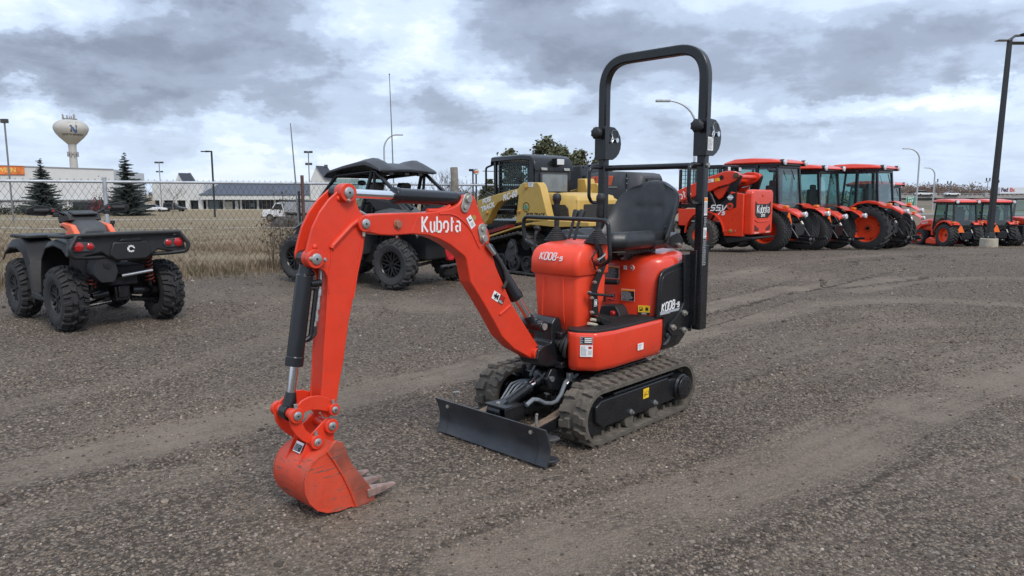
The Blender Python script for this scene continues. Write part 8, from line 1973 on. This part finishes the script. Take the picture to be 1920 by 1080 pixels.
def exit_sign():
    d = 92.0; x, y, z = at(1708, d)
    root = thing('exit_sign', 'green EXIT 147 highway sign on a post beside the red cab tractors', 'sign', (x, y, z))
    k = d/1322.67; zc = zat(377.5, d)-z; w, h = 16.5*k, 19.5*k
    b = B(); b.cyl((-.2, .05, -.4), (-.2, .05, zc), .06, n=8); b.obj('post', POLEG, root)
    WB = mat('sign_white', (.75, .77, .76), .5)
    b = B(); b.box((0, 0, zc), (w, .04, h)); p = b.obj('sign_panel', WB, root); b = B(); b.box((0, -.022, zc), (w*.94, .02, h*.95)); b.obj('sign_face', mat('sign_green', (.0, .20, .115), .5), p)
    lettering('EXIT', .34, (0, -.034, zc+h*.32), (1, 0, 0), (0, 0, 1), WB, p, bold=.012, space=1.15); lettering('147', .42, (0, -.034, zc+h*.04), (1, 0, 0), (0, 0, 1), WB, p, bold=.016, space=1.15)
    b = B(); b.tube([(-.17, -.036, zc-h*.42), (.10, -.036, zc-h*.25)], (lambda t: (.004, .035)), sq=(0, 1, 0)); b.prism([(.20, zc-h*.17), (.17, zc-h*.36), (.0, zc-h*.17)], 'y', -.04, -.032); b.obj('arrow', WB, p)
exit_sign()
b = B(); xs = [(u-960)/1334.1*58 for u in (1560, 1640, 1700, 1760, 1830)]
for xa, xb in zip(xs[:-1], xs[1:]): b.box(((xa+xb)/2, 58, gz(xa, 58)+.45), (xb-xa-.02, .35, 1.3))
o = b.obj('concrete_barrier', mat('barrier_concrete', (.24, .20, .165), .9, 0, .15, 1, bump=.1), None); tag(o, 'low grey brown concrete barrier behind the tractors', 'barrier')
# road under the bridge, embankment
b = B(); V = []; n = 14
for k in range(n+1):
    u = 1560+(2150-1560)*k/n; x = (u-960)/1334.1*112; V += [(x, 106, gz(x, 106)+.04), (x, 124, gz(x, 124)+.04)]
b.add(V, [(2*k, 2*k+2, 2*k+3, 2*k+1) for k in range(n)], 0, False); o = b.obj('road', mat('road_grey', (.20, .19, .18), .9, 0, .15, .3), None); o['kind'] = 'structure'
b = B(); L = []
for yy, zz in ((150, -2.2), (190, -1.2), (229, -.35), (231, -.6), (240, -2.5)): L.append([((u-960)/1334.1*yy, yy, zz+.25*math.sin(u*.05)) for u in range(1580, 2260, 20)])
b.loft(L, caps=False, closed=False); o = b.obj('embankment', mat('embankment_grass', (.135, .105, .070), .95, 0, .35, .25), None); o['kind'] = 'structure'
# far wood behind the overpass, and a low band of woods along the whole horizon
def far_wood(name, d, segs, h, seed, cols, n):
    q = random.Random(seed); b = B()
    for (u0, u1, hh) in segs:
        for _ in range(int(n*(u1-u0)/100)):
            u = q.uniform(u0, u1); x = (u-960)/1334.1*d; y = d+q.uniform(-12, 25); H = hh*q.uniform(.55, 1.05)*(.85+.3*math.sin(u*.13)*math.sin(u*.041)); m = q.randrange(len(cols))
            b.tube([(x, y, -3), (x+q.gauss(0, .3), y, H*.7)], .12, 3, m=len(cols), caps=False)
            for _ in range(46):
                p = Vector((x+q.gauss(0, H*.16), y+q.gauss(0, H*.16), H*(.25+.75*q.random()**.8))); a = q.uniform(.3, .9)
                e = p+Vector((q.gauss(0, 1), q.gauss(0, .4), q.uniform(.3, 1.6)))*a; s = Vector((q.gauss(0, 1), 0, q.gauss(0, 1)))*.22
                b.add([p, p+s, e], [(0, 1, 2)], m, False)
    o = b.obj(name, [leafmat('%s_%d' % (name, k), c) for k, c in enumerate(cols)]+[BARKG], None); o['kind'] = 'stuff'
far_wood('far_wood', 300, [(1660, 1790, 5.6), (1782, 1826, 6.4), (1826, 1990, 3.4)], 5, 5, [(.16, .115, .095), (.20, .165, .145), (.13, .075, .060)], 150)
far_wood('horizon_wood', 420, [(560, 1640, 4.6), (-300, 560, 3.5)], 5, 6, [(.13, .125, .115), (.10, .105, .085), (.17, .15, .135)], 34)

# ---------------------------------------------------------------- grass
def build_grass():
    rs = np.random.RandomState(8); q = random.Random(8)
    mats = [mat('dry_grass_%d' % k, c, .9, 0, .3, 20, spec=.2) for k, c in enumerate([(.265, .205, .138), (.205, .155, .105), (.32, .26, .185), (.125, .125, .070), (.165, .122, .086)])]
    var = []
    for k in range(10):
        b = B()
        for _ in range(11):
            a = q.uniform(0, 6.28); l = q.uniform(.5, 1.0); bend = q.uniform(.1, .55); p = Vector((q.gauss(0, .10), q.gauss(0, .10), 0)); dr = Vector((math.cos(a), math.sin(a), 0)); sd = Vector((-dr.y, dr.x, 0))*.018
            m1, e = p+dr*(l*bend*.35)+Vector((0, 0, l*.6)), p+dr*(l*bend)+Vector((0, 0, l*(1-.25*bend)))
            b.add([p-sd, p+sd, m1+sd*.7, m1-sd*.7, e], [(0, 1, 2, 3), (3, 2, 4)], 0, False)
        var.append((b.mesh('grass_tuft', mats[[0, 1, 2, 0, 1, 3, 3, 4, 2, 0][k]], 180), None))
    P = []; Sc = []; Id = []
    # along the foot of the fence (taller, some green)
    n = 2600; t = rs.uniform(-.8, 2.4, n); off = rs.normal(.10, .30, n); x = -7.9+3.85*t-.57*off; y = 11.0+2.7*t+.82*off
    h = rs.uniform(.08, .30, n)*np.clip(1.1-np.abs(off)*.8, .3, 1); g = fbm(x*.9, y*.9, 3, 2) > .52
    P.append(np.stack([x, y, ground_z(x, y)], 1)); Sc.append(h); Id.append(np.where(g, rs.choice([5, 6, 0, 1], n), rs.choice([0, 1, 2, 3, 4, 7, 8, 9], n)))
    for n, d0, d1, h0, h1 in ((16000, .3, 9, .07, .26), (15000, 8, 30, .10, .28), (9000, 28, 70, .14, .32)):
        t = rs.uniform(-3.0, 3.2, n) if d0 > 5 else rs.uniform(-1.2, 2.6, n); off = rs.uniform(d0, d1, n); x = -7.9+3.85*t-.57*off*1.0; y = 11.0+2.7*t+.82*off
        if d0 > 5: x = rs.uniform(-1.0, .1, n)*(y+4)
        cl = fbm(x*.45, y*.45, 4, 9); k = rs.rand(n) < np.clip((cl-.28)*3.2, .05, 1); k &= (y > (x+7.9)*2.7/3.85+11.15) & (y > 10); x, y, cl = x[k], y[k], cl[k]; m = len(x)
        P.append(np.stack([x, y, ground_z(x, y)], 1)); Sc.append(rs.uniform(h0, h1, m)*np.clip(cl*1.5, .5, 1)); Id.append(rs.choice([0, 1, 2, 3, 4, 7, 8, 9], m))
    # thin strip of dead grass on the far edge of the lot, right
    n = 5200; x = rs.uniform(3, 32, n); y = rs.normal(24.5, 3.0, n)+.32*np.maximum(x-10, 0); P.append(np.stack([x, y, ground_z(x, y)], 1)); Sc.append(rs.uniform(.03, .08, n)); Id.append(rs.choice([0, 1, 2, 8, 4], n))
    n = 9000; x = rs.uniform(5, 60, n); y = rs.uniform(35.5, 60, n); P.append(np.stack([x, y, ground_z(x, y)], 1)); Sc.append(rs.uniform(.15, .4, n)); Id.append(rs.choice([0, 1, 2, 8, 4], n))
    # straw and weeds along the lot edge near the quad bike
    n = 900; t = rs.uniform(-.6, 1.6, n); off = -np.abs(rs.normal(.3, .45, n)); x = -7.9+3.85*t-.57*off; y = 11+2.7*t+.82*off; P.append(np.stack([x, y, ground_z(x, y)], 1)); Sc.append(rs.uniform(.05, .16, n)); Id.append(rs.choice([0, 1, 2, 5, 4, 7], n))
    P = np.concatenate(P); s = np.concatenate(Sc); idx = np.concatenate(Id)
    scl = np.stack([s*1.1, s*1.1, s], 1); rot = np.stack([rs.normal(0, .12, len(P)), rs.normal(0, .12, len(P)), rs.uniform(0, 6.28, len(P))], 1)
    scatter('dry_grass', P, scl, rot, var, idx)
build_grass()
